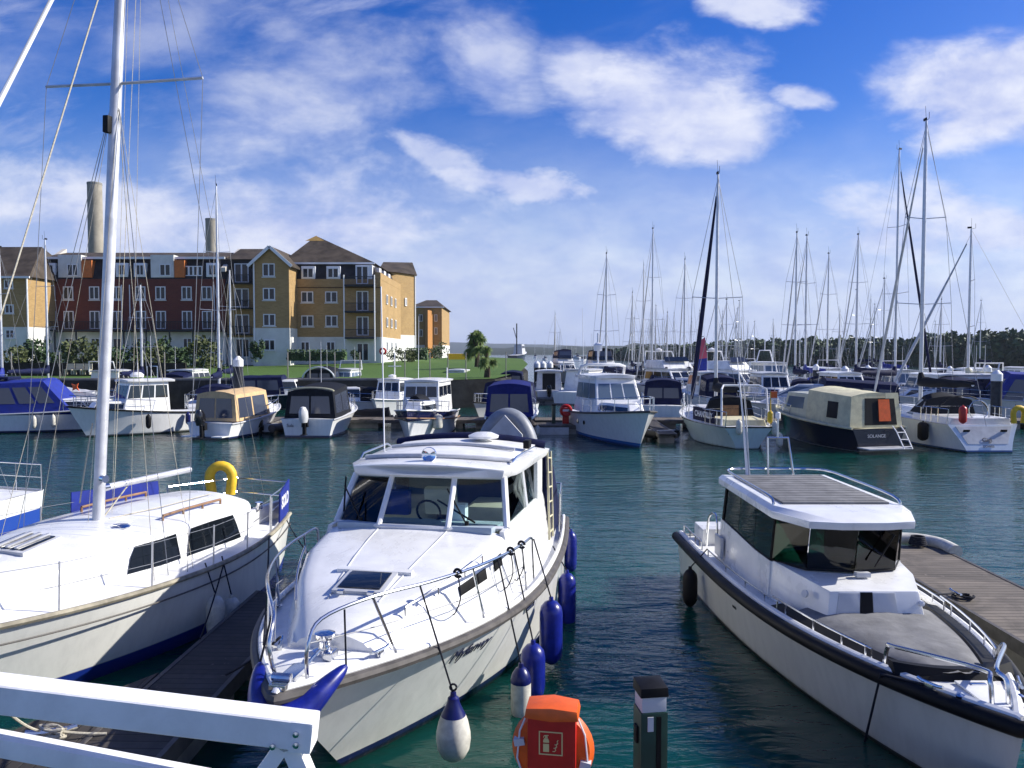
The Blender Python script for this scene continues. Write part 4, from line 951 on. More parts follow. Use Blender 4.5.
fender_at('fender', on_boat(b, (.4, -1.42, .6)), .6, .14, M_fwhite, 'small white fender on the dark hulled boat behind the inflatable')
h = Hull(6.5, 2.3, .9, 1.2, 1.0)
b = boat('canopy_boat', 'small boat with an upright navy canopy with two clear panes beside the quay slope', 'motor boat', put(P(511, 402), 85, (.2, 0)), 85)
basic_hull(b, h, HM_w, rub=M_grey); canopy(b, .3, 3, 1.05, 1, .9, 2.4, 2.5, M_navy, 2, 2, 0, vz=(.45, .88)); rail(b, h, .5, .97, .5)
h = Hull(6.6, 2.5, .95, 1.3, .9)
b = boat('hardtop_boat', 'white hardtop fishing boat with its open dark cockpit facing the camera', 'fishing boat', put(P(549, 402), 88, (.1, 0)), 88)
basic_hull(b, h, HM_wg, rub=M_grey); c = cabin(b, 1.3, 4.2, 1.1, 1.0, .95, 2.55, .5, .05, .1, M_white, 2, 2, vz=(.45, .88), roof=(.35, .1, M_white)); MB().box((1.31, 0, 1.7), (.06, 1.1, 1.4)).build('cockpit_opening', M_dark, c); outboard(b, -.25, 0, .75); rail(b, h, .4, .97, .5)
# flybridge cruisers out in the channel
def flybridge(label, px, py, hdg, L=11, B=3.8, canv=None, group=None, D=None, fz=1.0, dark=False, name='flybridge_cruiser', arch=True):
    h = Hull(L, B, 1.2 * fz, 1.8 * fz, 1.6); b = boat(name, label, 'motor yacht', put(P(px, py), hdg, (L * .5, 0)), hdg)
    basic_hull(b, h, HM_navy if dark else HM_w, rub=M_grey)
    cabin(b, L * .2, L * .66, B * .40, B * .34, 1.2 * fz, 2.65 * fz, L * .13, .1, .25, M_white, 3, 3, vz=(.40, .86), roof=(.2, .12, M_white)); cabin(b, L * .55, L * .88, B * .33, B * .13, 1.35 * fz, 2.0 * fz, L * .13, 0, .2, M_white, 0, 2, vz=(.35, .7))
    cabin(b, L * .2, L * .48, B * .36, B * .32, 2.78 * fz, 3.5 * fz, .7, .1, .15, M_white, 0, 0, name='flybridge'); MB().slab([(L * .46, -B * .27, 3.4 * fz), (L * .46, B * .27, 3.4 * fz), (L * .42, B * .25, 3.8 * fz), (L * .42, -B * .25, 3.8 * fz)]).build('windscreen', M_win, b)
    if canv: canopy(b, L * .18, L * .44, B * .33, B * .3, 3.4 * fz, 4.4 * fz, 4.5 * fz, canv, 1, 1, 1)
    if arch: MB().tube([(L * .2, B * .36, 2.9 * fz), (L * .17, B * .3, 4.3 * fz), (L * .17, -B * .3, 4.3 * fz), (L * .2, -B * .36, 2.9 * fz)], .07, 6).build('radar_arch', M_white, b); MB().lathe([(.3, 0), (.32, .14), (0, .28)], (L * .17, 0, 4.36 * fz), 12).build('radar_dome', M_white, b)
    rail(b, h, .45, .98, .6); antenna(b, L * .18, .8, 4.3 * fz, 2.2); return b
flybridge('white flybridge cruiser with a navy topped bridge alone in the channel', 566, 383, -80, 10, 3.6, M_navy)
flybridge('white flybridge cruiser with a tall radar post behind the nearer hardtop cruiser', 604, 392, -86, 11, 3.9, M_dkc)
flybridge('broad white motor yacht with a long dark windscreen near the blue flag', 678, 399, -74, 13, 4.6, None, dark=True)
flybridge('white motor yacht with a sharp green shadowed bow behind the lettered yacht', 741, 403, -58, 11, 3.8)
h = Hull(9, 3.2, 1.2, 1.6, 1.0); b = boat('hardtop_boat', 'tall white hardtop boat with searchlights beside the sharp bowed yacht', 'motor boat', put(P(783, 400), -85, (7.5, 0)), -85); basic_hull(b, h, HM_w, rub=M_grey)
cabin(b, 2, 6, 1.35, 1.2, 1.2, 3.2, .7, .1, .15, M_white, 3, 3, vz=(.4, .9), win=M_winb, roof=(.3, .12, M_white)); MB().tube([(3, .8, 3.3), (3, .5, 4.4), (3, -.5, 4.4), (3, -.8, 3.3)], .06, 6).build('radar_arch', M_frame, b); MB().tube([(3, 0, 4.4), (3, 0, 5.4)], .05, 6).build('mast', M_frame, b); rail(b, h, .5, .97, .6)
# hardtop cruiser, centre right
h = Hull(9.4, 3.25, 1.15, 1.75, 1.35, tw=.9)
HD = -81
b = boat('hardtop_cruiser', 'white hardtop cruiser with a raked windscreen and blue waterline pointing at the camera', 'motor boat', put(P(636, 447), HD, (8.05, 0)), HD)
basic_hull(b, h, HM_bb, rub=M_rub, rr=.05)
cabin(b, 1.6, 5.3, 1.42, 1.2, 1.25, 2.95, 1.0, .1, .22, M_white, 3, 3, win=M_winb, vz=(.42, .86), roof=(.2, .16, M_white)); cabin(b, 4.9, 8.0, 1.15, .4, 1.35, 1.85, 1.0, 0, .25, M_white, 0, 2, vz=(.35, .75))
MB().tube([(1.7, 1.2, 3.0), (2.1, 1.15, 3.5), (2.3, .8, 3.6), (2.3, -.8, 3.6), (2.1, -1.15, 3.5), (1.7, -1.2, 3.0)], .08, 8).build('radar_arch', M_white, b)
m = MB(); m.tube([(2.2, -.3, 3.6), (2.2, -.3, 5.2)], .05, 6); m.build('radar_post', M_frame, b); MB().lathe([(.22, 0), (.24, .3), (.1, .42), (0, .42)], (2.2, -.3, 4.3), 12).build('radar_dome', M_white, b)
rail(b, h, .42, .98, .62, n=6); antenna(b, 2.0, -1, 3.0, 3.5, .3); text('LAZY', .34, M_ink, b, frameM((6.1, -1.13, 1.62), (1, .25, 0), (.2, -1, .3)), 'boat_name', ext=.01)
for x in (3.0, 4.2): MB().lathe([(.13, -.02), (.13, .02), (0, .02)], h.pt(x / 9.4, .62, -1) + Vector((0, -.01, 0)), 12, (0, -1, .1)).build('porthole', M_win, b)
# navy canopy boat next to it
h = Hull(7.5, 2.8, .95, 1.3, 1.0)
b = boat('canopy_boat', 'boat with a broad navy canopy and white stern rail beside the dark pontoon', 'motor boat', put(P(663, 421), 80, (.2, 0)), 80)
basic_hull(b, h, HM_w, rub=M_grey); canopy(b, .9, 4, 1.25, 1.15, .95, 2.35, 2.4, M_navy, 2, 2, 0, vz=(.3, .75)); rail(b, h, .0, .2, .7, 0, 4, material=M_frame)
# lettered yacht
h = Hull(9.8, 3.3, 1.0, 1.3, 1.0, tw=.66, tm=.45, twl=.35, wl=.86, dip=.08, trake=-.25)
HD = 91.5
HM_ch = hullmat('hull_pale_green', (.50, .62, .60), (.5, .6, .58), (.05, .06, .06), .02, .04, (.03, .03, .035), .93)
b = boat('sailing_yacht', 'pale sailing yacht with a navy lettered weather cloth and dark furled jib', 'sailing boat', put(P(747, 449), HD, (0, 0)), HD)
basic_hull(b, h, HM_ch, bul=True); cabin(b, 3.6, 7.4, 1.05, .6, 1.0, 1.5, .5, .1, .15, M_white, 0, 3, vz=(.3, .75)); cabin(b, .4, 2.6, 1.0, 1.2, .95, 1.25, 0, 0, .1, M_cream, 0, 0, name='cockpit_coaming')
MB().box((2.5, 0, 1.45), (.08, .8, .6)).build('companionway_door', M_teak, b)
canopy(b, 2.5, 3.9, 1.15, .9, 1.25, 1.95, 2.05, M_dkc, 1, 0, 2, slope0=.05, slope1=.7, name='sprayhood')
mast(b, 4.85, 1.5, 13.0, .085, spread=((.47, 1.25),), boom=3.6, cover=M_dkc, bow=(9.6, 0, 1.3), stern=(-.2, 0, 1.0), beam=1.5, furl=M_navy, furlr=.12, boomz=.85)
MB().tube([(.3, 1.05, 1), (.5, 1.0, 2.6), (.9, .8, 2.75), (.9, -.8, 2.75), (.5, -1.0, 2.6), (.3, -1.05, 1)], .045, 8).build('stern_gantry', M_frame, b)
rail(b, h, .0, .22, .65, .05, 4); rail(b, h, .25, .98, .6, n=6, closed=False)
def weathercloth(b, h, t0, t1, sd, ht, s, size, material=None, inset=.06):
    a, e = h.pt(t0, 1, sd), h.pt(t1, 1, sd); a.y -= sd * inset; e.y -= sd * inset
    q = [e + Vector((0, 0, .06)), a + Vector((0, 0, .06)), a + Vector((0, 0, ht)), e + Vector((0, 0, ht))]
    if sd < 0: q = [q[1], q[0], q[3], q[2]]
    c = MB().slab(q, off=.02, th=.03).build('weather_cloth', material or M_navy, b)
    x = (q[1] - q[0]); nn = x.cross(q[3] - q[0]).normalized()
    text(s, size, M_letter, c, frameM((q[0] + q[2]) / 2 + nn * .024, x, nn), 'lettering', bold=.006); return c
weathercloth(b, h, .10, .34, 1, .68, 'CHANTILLY', .38)
text('CHANTILLY', .2, M_ink, b, frameM((-.12, .35, .68), (0, -1, 0), (-1, 0, .25)), 'boat_name')
g = fender_at('fender', on_boat(b, (-.28, .45, 1.35)), .75, .14, M_fwhite, 'white fender hung at the left of the lettered yacht transom'); fender_at('fender', on_boat(b, (-.2, -1.15, 1.3)), .75, .15, M_fwhite, 'upper white fender at the right of the lettered yacht transom'); fender_at('fender', on_boat(b, (-.1, -1.4, .75)), .7, .15, M_fwhite, 'lower white fender at the right of the lettered yacht transom')
o = empty('danbuoy', on_boat(b, (.1, -1.05, 1.1)), 0, 'yellow danbuoy standing at the stern of the lettered yacht', 'danbuoy'); MB().lathe([(.03, 0), (.14, .1), (.14, .5), (.03, .62), (.015, 1.5), (0, 1.5)]).build('float', M_yellow, o); MB().slab([(0, 0, 1.2), (.3, 0, 1.2), (.3, 0, 1.5), (0, 0, 1.5)]).build('flag', M_orange, o)
dinghy('grey inflatable tender tied beside the lettered yacht', put(P(664, 440), 100, (.5, 0)), 118, tubem=M_black, motor=False)
# grey saloon boat
h = Hull(9.5, 3.0, 1.0, 1.35, 1.4)
b = boat('sports_cruiser', 'long white sports cruiser with a silver screen and dark arched canopy behind the tan cabin', 'motor boat', put(P(822, 424), 168, (4.5, 0)), 168)
basic_hull(b, h, HM_w, rub=M_grey); cabin(b, 3.8, 8.2, 1.2, .5, 1.05, 2.35, 2.6, .1, .3, M_grey, 2, 2, win=M_winb, vz=(.5, .9), bevel=.1); canopy(b, .3, 4.8, 1.3, 1.2, 1.0, 2.35, 2.6, M_navy, 4, 2, 0, vz=(.3, .8), slope1=.6); rail(b, h, .5, .97, .5)
# tan cabin boat
h = Hull(8.0, 3.0, 1.0, 1.45, .9, tw=.86, twl=.75)
HD = 102.5
b = boat('cabin_cruiser', 'navy hulled cabin cruiser with cream superstructure, cream canopy and red cockpit door', 'motor boat', put(P(879, 452), HD, (0, 0)), HD)
basic_hull(b, h, HM_navy, dm=M_cream, rub=M_cream, rr=.06, rdz=.02)
cream = mat('cream_paint', (.52, .52, .38), .4, var=.12)
cabin(b, 3.3, 6.0, 1.2, .95, 1.1, 2.3, .35, .0, .15, cream, 2, 1, win=M_winb, vz=(.4, .85), ws=(.25, .9)); cabin(b, 5.7, 7.3, .85, .35, 1.25, 1.75, .4, 0, .2, cream, 0, 1)
c = canopy(b, .2, 3.5, 1.28, 1.25, 1.02, 2.35, 2.5, M_cream, 0, 0, 0, win=M_dark, slope0=.12, slope1=.05, inset=.14)
for s_ in (1, -1):
    q = [(1.9, s_ * 1.275, 1.02), (1.15, s_ * 1.277, 1.02), (1.15, s_ * 1.14, 2.4), (1.9, s_ * 1.13, 2.42)]
    MB().slab(q if s_ > 0 else [q[1], q[0], q[3], q[2]], 0, 1, .24, .76, .012, .02).build('side_window', M_dark, c, bevel=.01)
q = [(.2, 1.28, 1.02), (.2, -1.28, 1.02), (.32, -1.14, 2.35), (.32, 1.14, 2.35)]
MB().slab(q, .28, .90, .08, .94, .015, .03).build('cockpit_opening', M_dark, c); MB().slab(q, .55, .78, .2, .90, .05, .02).build('red_door', M_orange, c); MB().slab(q, .62, .9, .92, 1.1, .3, .02).build('rolled_flap', M_cream, c)
MB().box((-.45, .1, .22), (.8, 2.0, .05)).build('swim_platform', M_grey, b, bevel=.015)
m = MB()
for y in (-.55, -.95): m.tube([(-.1, y, 1.1), (-.35, y, .9), (-.85, y, .2)], .025, 6)
for k in range(3): z = .3 + k * .28; x = -.8 + k * .2; m.tube([(x, -.55, z), (x, -.95, z)], .02, 6)
m.build('boarding_ladder', M_frame, b)
text('SOLANGE', .2, M_grey, b, frameM((-.035, .15, .68), (0, -1, 0), (-1, 0, .1)), 'boat_name'); rail(b, h, .6, .98, .5)
fender_at('fender', on_boat(b, (7.0, 1.05, 1.3)), .6, .1, M_fwhite, 'thin white fender lying at the bow of the cream cabin cruiser')
# yacht at right
h = Hull(10.6, 3.5, 1.15, 1.35, .9, tw=.86, tm=.45, twl=.62, wl=.88, trake=.55)
HD = 91
HM_g = hullmat('hull_white_yacht', (.70, .76, .80), (.05, .1, .25), (.02, .03, .05), .04, .10)
b = boat('sailing_yacht', 'white sailing yacht with sugar scoop stern and tall mast, right of the cream cabin cruiser', 'sailing boat', put(P(990, 453), HD, (0, 0)), HD)
basic_hull(b, h, HM_g); cabin(b, 4.0, 8.4, 1.15, .5, 1.15, 1.6, 1.2, .1, .2, M_white, 0, 4, vz=(.3, .75)); cabin(b, .7, 3.8, 1.35, 1.35, 1.1, 1.42, 0, 0, .1, M_white, 0, 0, name='cockpit_coaming')
MB().slab([(.167, .85, .35), (.167, -.85, .35), (.50, -1.2, 1.07), (.50, 1.2, 1.07)], off=.014, th=.05).build('recess_shade_panel', M_grey, b)  # proud grey panel, the shade of the scoop's recess put into its colour
canopy(b, 3.0, 4.7, 1.2, .95, 1.4, 2.05, 2.2, M_dkc, 1, 0, 2, slope0=.05, slope1=.9, name='sprayhood'); MB().tube(arc((2.0, 0, 1.4), 1.2, 0, 180, 14, (0, 1, 0), (0, 0, .75)), .03, 6).build('bimini_frame', M_black, b)
mast(b, 5.5, 1.6, 15.4, .095, spread=((.36, 1.35), (.66, 1.0)), boom=4.2, cover=M_dkc, bow=(10.4, 0, 1.4), stern=(.3, 0, 1.1), beam=1.6, furl=M_grey, furlr=.07, boomz=1.05)
rail(b, h, .02, .18, .65, .08, 4); rail(b, h, .2, .98, .6, n=7, closed=False)
MB().tube([(.9, -.5, 1.2), (.9, -.5, 2.0)], .04, 6).build('wheel_pedestal', M_white, b); dring(b, (.85, 0, 1.75), .42, .02, M_steel, 'steering_wheel').matrix_local = Matrix.Translation((.85, 0, 1.75)) @ Matrix.Rotation(R(90), 4, 'Z') @ Matrix.Translation((-.85, 0, -1.75))
text('Gigi', .26, M_ink, b, frameM((.21, 0, .52), (0, -1, 0), (-1, 0, .48)), 'boat_name'); text('COWES', .14, M_ink, b, frameM((.10, 0, .26), (0, -1, 0), (-1, 0, .48)), 'home_port')
for y in (.8, -.8): MB().box((.36, y, .9), (.02, .28, .1), Matrix.Rotation(R(-25), 3, 'Y')).build('stern_vent', M_black, b)
def horseshoe(label, loc, sc=1.0, rz=0., material=None):
    g = empty('horseshoe_buoy', loc, rz, label, 'lifebuoy'); pts = [(-.17, 0, -.26), (-.19, 0, -.1)] + [(.2 * math.cos(R(a)) * 1.05, 0, .08 + .22 * math.sin(R(a))) for a in range(180, -1, -20)] + [(.19, 0, -.1), (.17, 0, -.26)]
    m = MB(); m.tube([Vector(p) * sc for p in pts], .095 * sc, 10); m.build('foam_horseshoe', material or M_yellow, g)
    MB().tube([Vector((-.1, .02, .3)) * sc, Vector((-.1, .06, .42)) * sc], .012, 5).build('hanger', M_ropeb, g); return g
horseshoe('yellow horseshoe lifebuoy on the right hand yacht stern', on_boat(b, (.1, -1.25, 1.55)), 1.25, R(5))
fender_at('fender', on_boat(b, (.4, .95, 2.0)), .85, .17, M_red, 'red fender hanging in the cockpit of the right hand yacht'); fender_at('fender', on_boat(b, (1.9, 1.82, 1.2)), .95, .24, M_black, 'large black fender at the quarter of the right hand yacht'); fender_at('fender', on_boat(b, (6.2, 1.62, 1.1)), .7, .16, M_black, 'black fender amidships on the right hand yacht')
# right edge canopy boat
h = Hull(9, 3.1, 1.15, 1.5, 1.0)
b = boat('canopy_boat', 'boat with a blue topped canopy and arched clear screens at the right edge', 'motor boat', put(P(1040, 420), 172, (3, 0)), 172)
basic_hull(b, h, HM_w, rub=M_grey); canopy(b, .3, 6.2, 1.35, 1.1, 1.1, 2.7, 2.9, M_blue, 3, 2, 1, vz=(.1, .82), slope1=1.2); rail(b, h, .5, .97, .5)
# ------------------------------------------------------------------ yachts further off: one builder, several looks
def yacht(label, px, py_top, D, hdg, group='sailing yachts moored further off', hull=None, cover=None, L=10, jib=None, proto=None, name='sailing_yacht', spread=((.4, 1.1), (.68, .8))):
    h = Hull(L, L * .32, 1.05, 1.4, 1.0, tw=.7, twl=.45, trake=.3); mx = L * .53
    loc = Vector(((px - 512) / CF * D, D, 0)); H_ = R(hdg); loc = put(loc, hdg, (mx * 1.06, 0)); top = PD(px, py_top, D).z / 1.06
    b = boat(name, label, 'sailing boat', loc, hdg, group); basic_hull(b, h, hull or HM_w)
    cabin(b, L * .38, L * .78, L * .11, L * .05, 1.1, 1.6, .8, .1, .15, M_white, 0, 3, vz=(.3, .75))
    canopy(b, L * .26, L * .42, L * .11, L * .09, 1.3, 1.95, 2.1, cover or M_navy, 0, 0, 1, slope1=.7, name='sprayhood')
    mast(b, mx, 1.6, top, .085, spread=spread, boom=L * .38, cover=cover or M_navy, bow=(L - .2, 0, 1.4), stern=(.1, 0, 1.1), beam=L * .15, furl=(jib or M_grey) if px > 260 or jib else None, furlr=.06 if jib is None or jib is M_frame else .09, wr=.010)
    rail(b, h, .0, .2, .6, .06, 3); rail(b, h, .2, .98, .55, n=6, closed=False); return b
ylist = [  # px, top, D, heading, cover, jib, hull, label
    (606, 254, 72, 95, M_navy, None, None, 'yacht whose lone mast rises over the hardtop cruiser'),
    (643, 266, 92, 80, M_dkc, None, None, 'yacht with the middle mast of the cluster left of the blue flag'),
    (652, 229, 78, 100, M_navy, None, None, 'yacht with the highest mast of the cluster left of the blue flag'),
    (684, 260, 78, 85, M_navy, None, None, 'yacht whose mast stands just left of the dark furled jib'),
    (667, 313, 112, 90, M_blue, None, None, 'yacht with a low distant mast between two higher ones'),
    (726, 300, 90, 100, M_dkc, None, HM_navy, 'navy hulled yacht with a short mast right of the dark jib mast'),
    (795, 233, 64, 85, M_navy, None, None, 'yacht with the left one of two close masts by the hardtop boat'),
    (805, 236, 69, 95, M_blue, None, None, 'yacht with the right one of two close masts by the hardtop boat'),
    (827, 254, 78, 92, M_navy, None, HM_navy, 'navy hulled yacht behind the silver screened sports cruiser'),
    (839, 312, 100, 70, M_dkc, None, None, 'small yacht with the lowest mast before the wood'),
    (856, 235, 70, 88, M_navy, None, None, 'yacht whose mast stands above the cream canopy'),
    (883, 279, 88, 100, M_blue, None, None, 'yacht with a shorter mast left of the dark furled sail'),
    (895, 150, 60, 24, M_navy, M_navy, None, 'tall masted yacht with a slanting dark furled sail'),
    (968, 229, 55, 160, M_cream, M_grey, None, 'yacht with a pale furled jib slanting left before the wood'),
    (555, 315, 118, 90, M_navy, None, None, 'yacht with a thin lone mast out in the channel'),
    (219, 186, 54, 105, M_navy, None, None, 'yacht with a tall mast and blue sail cover before the lawn'),
    (142, 285, 60, 95, M_navy, None, None, 'yacht with a low mast before the red terrace'),
    (2, 248, 55, 85, M_blue, None, None, 'yacht with a bright blue sail cover at the left edge'),
    (48, 240, 66, 80, M_navy, None, None, 'yacht with a slender mast before the yellow gable'),
    (231, 270, 66, 100, M_navy, None, None, 'yacht whose lower mast stands by the white capped pile'),
    (632, 293, 98, 88, M_navy, None, None, 'yacht with the lowest mast of the cluster left of the blue flag'),
    (940, 300, 88, 70, M_navy, None, None, 'yacht with a low mast right of the tallest mast')]
for px, pt_, D, hd, cv, jb, hl, lab in ylist: yacht(lab, px, pt_, D, hd, cover=cv, jib=jb, hull=hl, L=9 + (px % 5) * .5)
# leaning dark spar at right edge
# moored yachts far out
p0 = yacht('small white yacht riding at a far mooring in the estuary', 560, 330, 300, 100, group='far moored yachts in the estuary', L=9)
rg = random.Random(21)
for k in range(36):
    D = rg.uniform(160, 620); px = rg.uniform(530, 770) if k < 28 else rg.uniform(690, 1030)
    if k >= 28: D = rg.uniform(115, 155)
    if k < 28 and px > 640: D = rg.uniform(120, 170)
    c = copytree(p0); c.location = ((px - 512) / CF * D, D, 0); c.rotation_euler.z = R(rg.uniform(60, 120)); s_ = rg.uniform(.75, 1.1); c.scale = (s_, s_, s_ * rg.uniform(.9, 1.15))
# mid-field motor boats fill the berths behind
extra = [(590, 402, 60, 0), (700, 385, -70, 1), (812, 396, 100, 1), (838, 400, -95, 0), (866, 398, 80, 1), (905, 405, -100, 0), (935, 400, 85, 1), (948, 416, 175, 0), (985, 400, -90, 1), (1015, 396, 90, 0), (760, 392, -80, 0), (640, 385, -90, 1), (724, 384, 90, 0), (703, 408, 95, 1), (772, 413, -95, 0), (925, 414, 100, 1), (962, 411, 88, 0), (846, 412, -88, 1), (118, 404, 95, 0), (196, 402, 84, 1), (343, 402, -92, 0), (612, 392, 100, 1)]
el = ['white saloon boat among the channel moorings behind the hardtop cruiser', 'white saloon boat right of the blue flag', 'white saloon boat between two masts and a pile', 'grey topped saloon boat left of the cream canopy', 'white saloon boat just above the cream canopy', 'white saloon boat behind the dark sail cover', 'white saloon boat right of the tallest mast', 'broadside saloon boat left of the dark piles', 'white saloon boat between the dark piles', 'white saloon boat above the blue topped canopy', 'white saloon boat behind the searchlight hardtop', 'white saloon boat under the mast cluster', 'white saloon boat behind the dark jib mast', 'saloon boat with navy awning left of the dark jib foot', 'saloon boat bow on between the searchlight hardtop and the silver screen', 'saloon boat with navy awning behind the tall mast boom', 'grey topped saloon boat behind the right hand yacht sprayhood', 'saloon boat with navy awning beside the silver screened cruiser', 'grey topped saloon boat behind the pilothouse roof', 'saloon boat with navy awning left of the white capped pile', 'grey topped saloon boat right of the dark arch canopy', 'saloon boat with navy awning behind the hardtop cruiser arch']
for (px, py, hd, k), lab in zip(extra, el):
    L = 8.5 + (px % 3) * .6; h = Hull(L, 3.0, 1.05, 1.5, 1.1); b = boat('saloon_boat', lab, 'motor boat', put(P(px, py), hd, (L / 2, 0)), hd, 'motor boats in the berths behind'); basic_hull(b, h, HM_w, rub=M_grey)
    cabin(b, L * .2, L * .62, 1.2, 1.05, 1.1, 2.7, .8, .1, .2, M_white, 3, 3, vz=(.45, .88), win=M_winb if px % 2 else M_win, roof=(.2, .1, M_white if k else M_grey)); cabin(b, L * .55, L * .85, 1.0, .4, 1.2, 1.8, .8, 0, .2, M_white, 0, 2)
    if k: canopy(b, .2, L * .24, 1.25, 1.15, 1.0, 2.3, 2.55, M_navy, 1, 2, 0)
    else: MB().tube([(1.5, 1.0, 2.7), (1.3, .9, 3.5), (1.3, -.9, 3.5), (1.5, -1.0, 2.7)], .05, 6).build('radar_arch', M_white, b)
    rail(b, h, .45, .97, .55); antenna(b, 2, .5, 2.7, 2)
# tug in the far distance behind the palm
h = Hull(26, 8, 2.2, 4.5, 2); b = boat('workboat', 'dark workboat with a tall derrick mast far out beside the palms', 'workboat', put(PD(519, 357, 520), 70, (13, 0)), 70); basic_hull(b, h, HM_navy, rub=M_black)
cabin(b, 10, 18, 3, 2.6, 3, 9, 1.5, .5, .6, M_grey, 3, 3, vz=(.6, .85)); MB().tube([(8, 0, 3), (8, 0, 22)], .4, 6).build('derrick_mast', M_dkc, b); MB().tube([(8, 0, 12), (2, 0, 19)], .25, 6).build('derrick_boom', M_dkc, b)
# ------------------------------------------------------------------ piles and pontoons
def pile(px, pyt, D, wd, label, capm=None):
    t = PD(px, pyt, D); r = wd / CF * D / 2; g = empty('mooring_pile', (t.x, D, 0), 0, label, 'pile', 'mooring piles')
    MB().lathe([(r, -2), (r, t.z - r * 1.6)], n=16).build('shaft', M_pile, g)
    MB().lathe([(r * 1.06, t.z - r * 2.2), (r * 1.06, t.z - r * .8), (r * .25, t.z), (0, t.z)], n=16).build('cap', capm or M_frame, g)
    m = MB(); m.tube(arc((0, 0, .62), r * 1.25, 0, 345, 16, (1, 0, 0), (0, 1, 0)), .05, 6, closed=True); m.build('guide_ring', M_steel, g)
for a in [(238, 356, 56, 9.5, 'white capped mooring pile beside the tan canopy boat'), (537, 361, 95, 6, 'left pile of a white capped row of three'), (543, 361, 99, 6, 'middle pile of a white capped row of three'), (550, 361, 97, 6, 'right pile of a white capped row of three'),
          (997, 370, 46, 10, 'broad dark pile beside the blue topped canopy'), (988, 365, 62, 6.5, 'thinner dark pile left of the broad dark pile'), (970, 368, 66, 5, 'dark pile left of the two right hand piles'), (950, 366, 68, 5.5, 'dark pile under the slanting pale jib'), (845, 366, 62, 7, 'white capped pile above the cream canopy'), (816, 364, 66, 5.5, 'dark pile left of the white capped pile in mid right'), (868, 365, 72, 5, 'pale capped pile right of the white capped pile in mid right')]: pile(*a)
def pontoon(label, a, b_, wd, z=.5, kind='pontoon', pm=None, group=None, th=.28):
    a, b_ = Vector((a[0], a[1], 0)), Vector((b_[0], b_[1], 0)); d = b_ - a; L = d.length
    g = empty('pontoon', a, math.atan2(d.y, d.x), label, 'pontoon', group)
    MB().box((L / 2, 0, z - .04), (L, wd, .08)).build('decking', pm or M_plankx, g)
    m = MB()
    for s in (1, -1): m.box((L / 2, s * (wd / 2 + .03), z - .09), (L, .06, .2))
    m.build('side_beam', M_rub, g)
    m = MB(); k = max(2, int(L / 2.5))
    for i in range(k): m.box((L * (i + .5) / k, 0, z - .34), (L / k * .7, wd * .9, .42))
    m.build('float', M_conc, g); return g
pontoon('long dark pontoon running behind the middle row of boats', (-60, 47.5), (45, 46), 2.0)
pontoon('long pontoon behind the second row of boats', (-5, 68), (70, 66), 2.0)
for (px, py0, py1, lab) in ((668, 434, 414, 'weedy dark pontoon finger left of the lettered yacht'), (366, 419, 414, 'pontoon finger between the charcoal cover and the navy banded boat'), (258, 424, 420, 'narrow pontoon finger by the dark dinghy')):
    a = P(px, py0, .5); e = P(px, py1, .5); e = Vector((a.x + (e.y - a.y) * .03, 46, 0)); pontoon(lab, a, e, .8, group=None, pm=M_plankd)
a, e = P(529, 424, .5), P(580, 424, .5); g = pontoon('cross pontoon with a pale float facing the camera', a, e, 1.6)
MB().box((1.2, -.86, .18), (1.9, .1, .42)).build('fender_board', M_grey, g)
q = P(566, 424, .5); g = empty('lifebuoy_housing', (q.x, q.y + .2, .5), 0, 'small red lifebuoy housing on the cross pontoon in mid channel', 'lifebuoy'); MB().box((0, .1, .45), (.36, .22, .9)).build('cabinet', M_red, g, bevel=.03); MB().tube(arc((0, -.12, .75), .27, 0, 345, 20), .09, 8, closed=True).build('ring', M_red, g); MB().box((0, -.1, .75), (.5, .03, .12)).build('white_band', M_letter, g)
q = P(554, 424, .5); g = empty('pontoon_post', (q.x, q.y + .3, .5), 0, 'slim dark service post left of the small red lifebuoy', 'service post'); MB().box((0, 0, .5), (.2, .2, 1.0)).build('shaft', M_green, g, bevel=.02); MB().box((0, 0, 1.05), (.24, .24, .1)).build('cap', M_black, g, bevel=.02)
# feather flag by the blue flag
q = PD(697, 380, 62); g = empty('feather_flag', (q.x, 62, .5), 0, 'tall blue and red feather flag among the moored boats', 'flag'); Hh = PD(697, 337, 62).z - .5
MB().tube([(0, 0, 0), (0, 0, Hh * .8), (.15, 0, Hh), (.5, 0, Hh + .05)], .03, 6).build('pole', M_black, g)
MB().slab([(.02, 0, Hh * .28), (.75, 0, Hh * .3), (.8, 0, Hh * .68), (.02, 0, Hh * .66)], off=.01).build('cloth', M_blue, g); MB().slab([(.02, 0, Hh * .66), (.8, 0, Hh * .68), (.6, 0, Hh), (.08, 0, Hh * .92)], off=.01).build('red_top', mat('flag_red', (.5, .08, .12), .7), g)
# ------------------------------------------------------------------ foreground pontoons
pontoon('main plank walkway at the foot of the quay', (-14, 6.05), (14, 6.05), 2.4, pm=M_plankx)
pontoon('dark plank finger between the left sailing yacht and the centre cruiser', (-3.95, 7.3), (-3.8, 12.9), .85, pm=M_plankd)  # dark planks carry the cruiser's shadow in their colour
m = MB().prism([(-5.6, 7.3), (-5.2, 8.3), (-4.42, 9.6), (-4.42, 7.3)], .42, .496); o = m.build('corner_decking', M_plankd); tag(o, 'small plank gusset at the root of the dark finger', 'decking')
g = pontoon('grey plank finger pontoon beside the right hand motor boat', (7.75, 7.3), (7.95, 16.0), 1.5, pm=M_plankx)
o = MB().tube(smoothpath([(7.25, 16.15, .55), (7.7, 16.25, .58), (8.4, 16.2, .58), (8.78, 15.9, .56), (8.8, 15.3, .55)], 4), .13, 10).build('dock_fender', M_fwhite); tag(o, 'white curved dock fender on the far corner of the grey finger', 'fender')
m = MB()
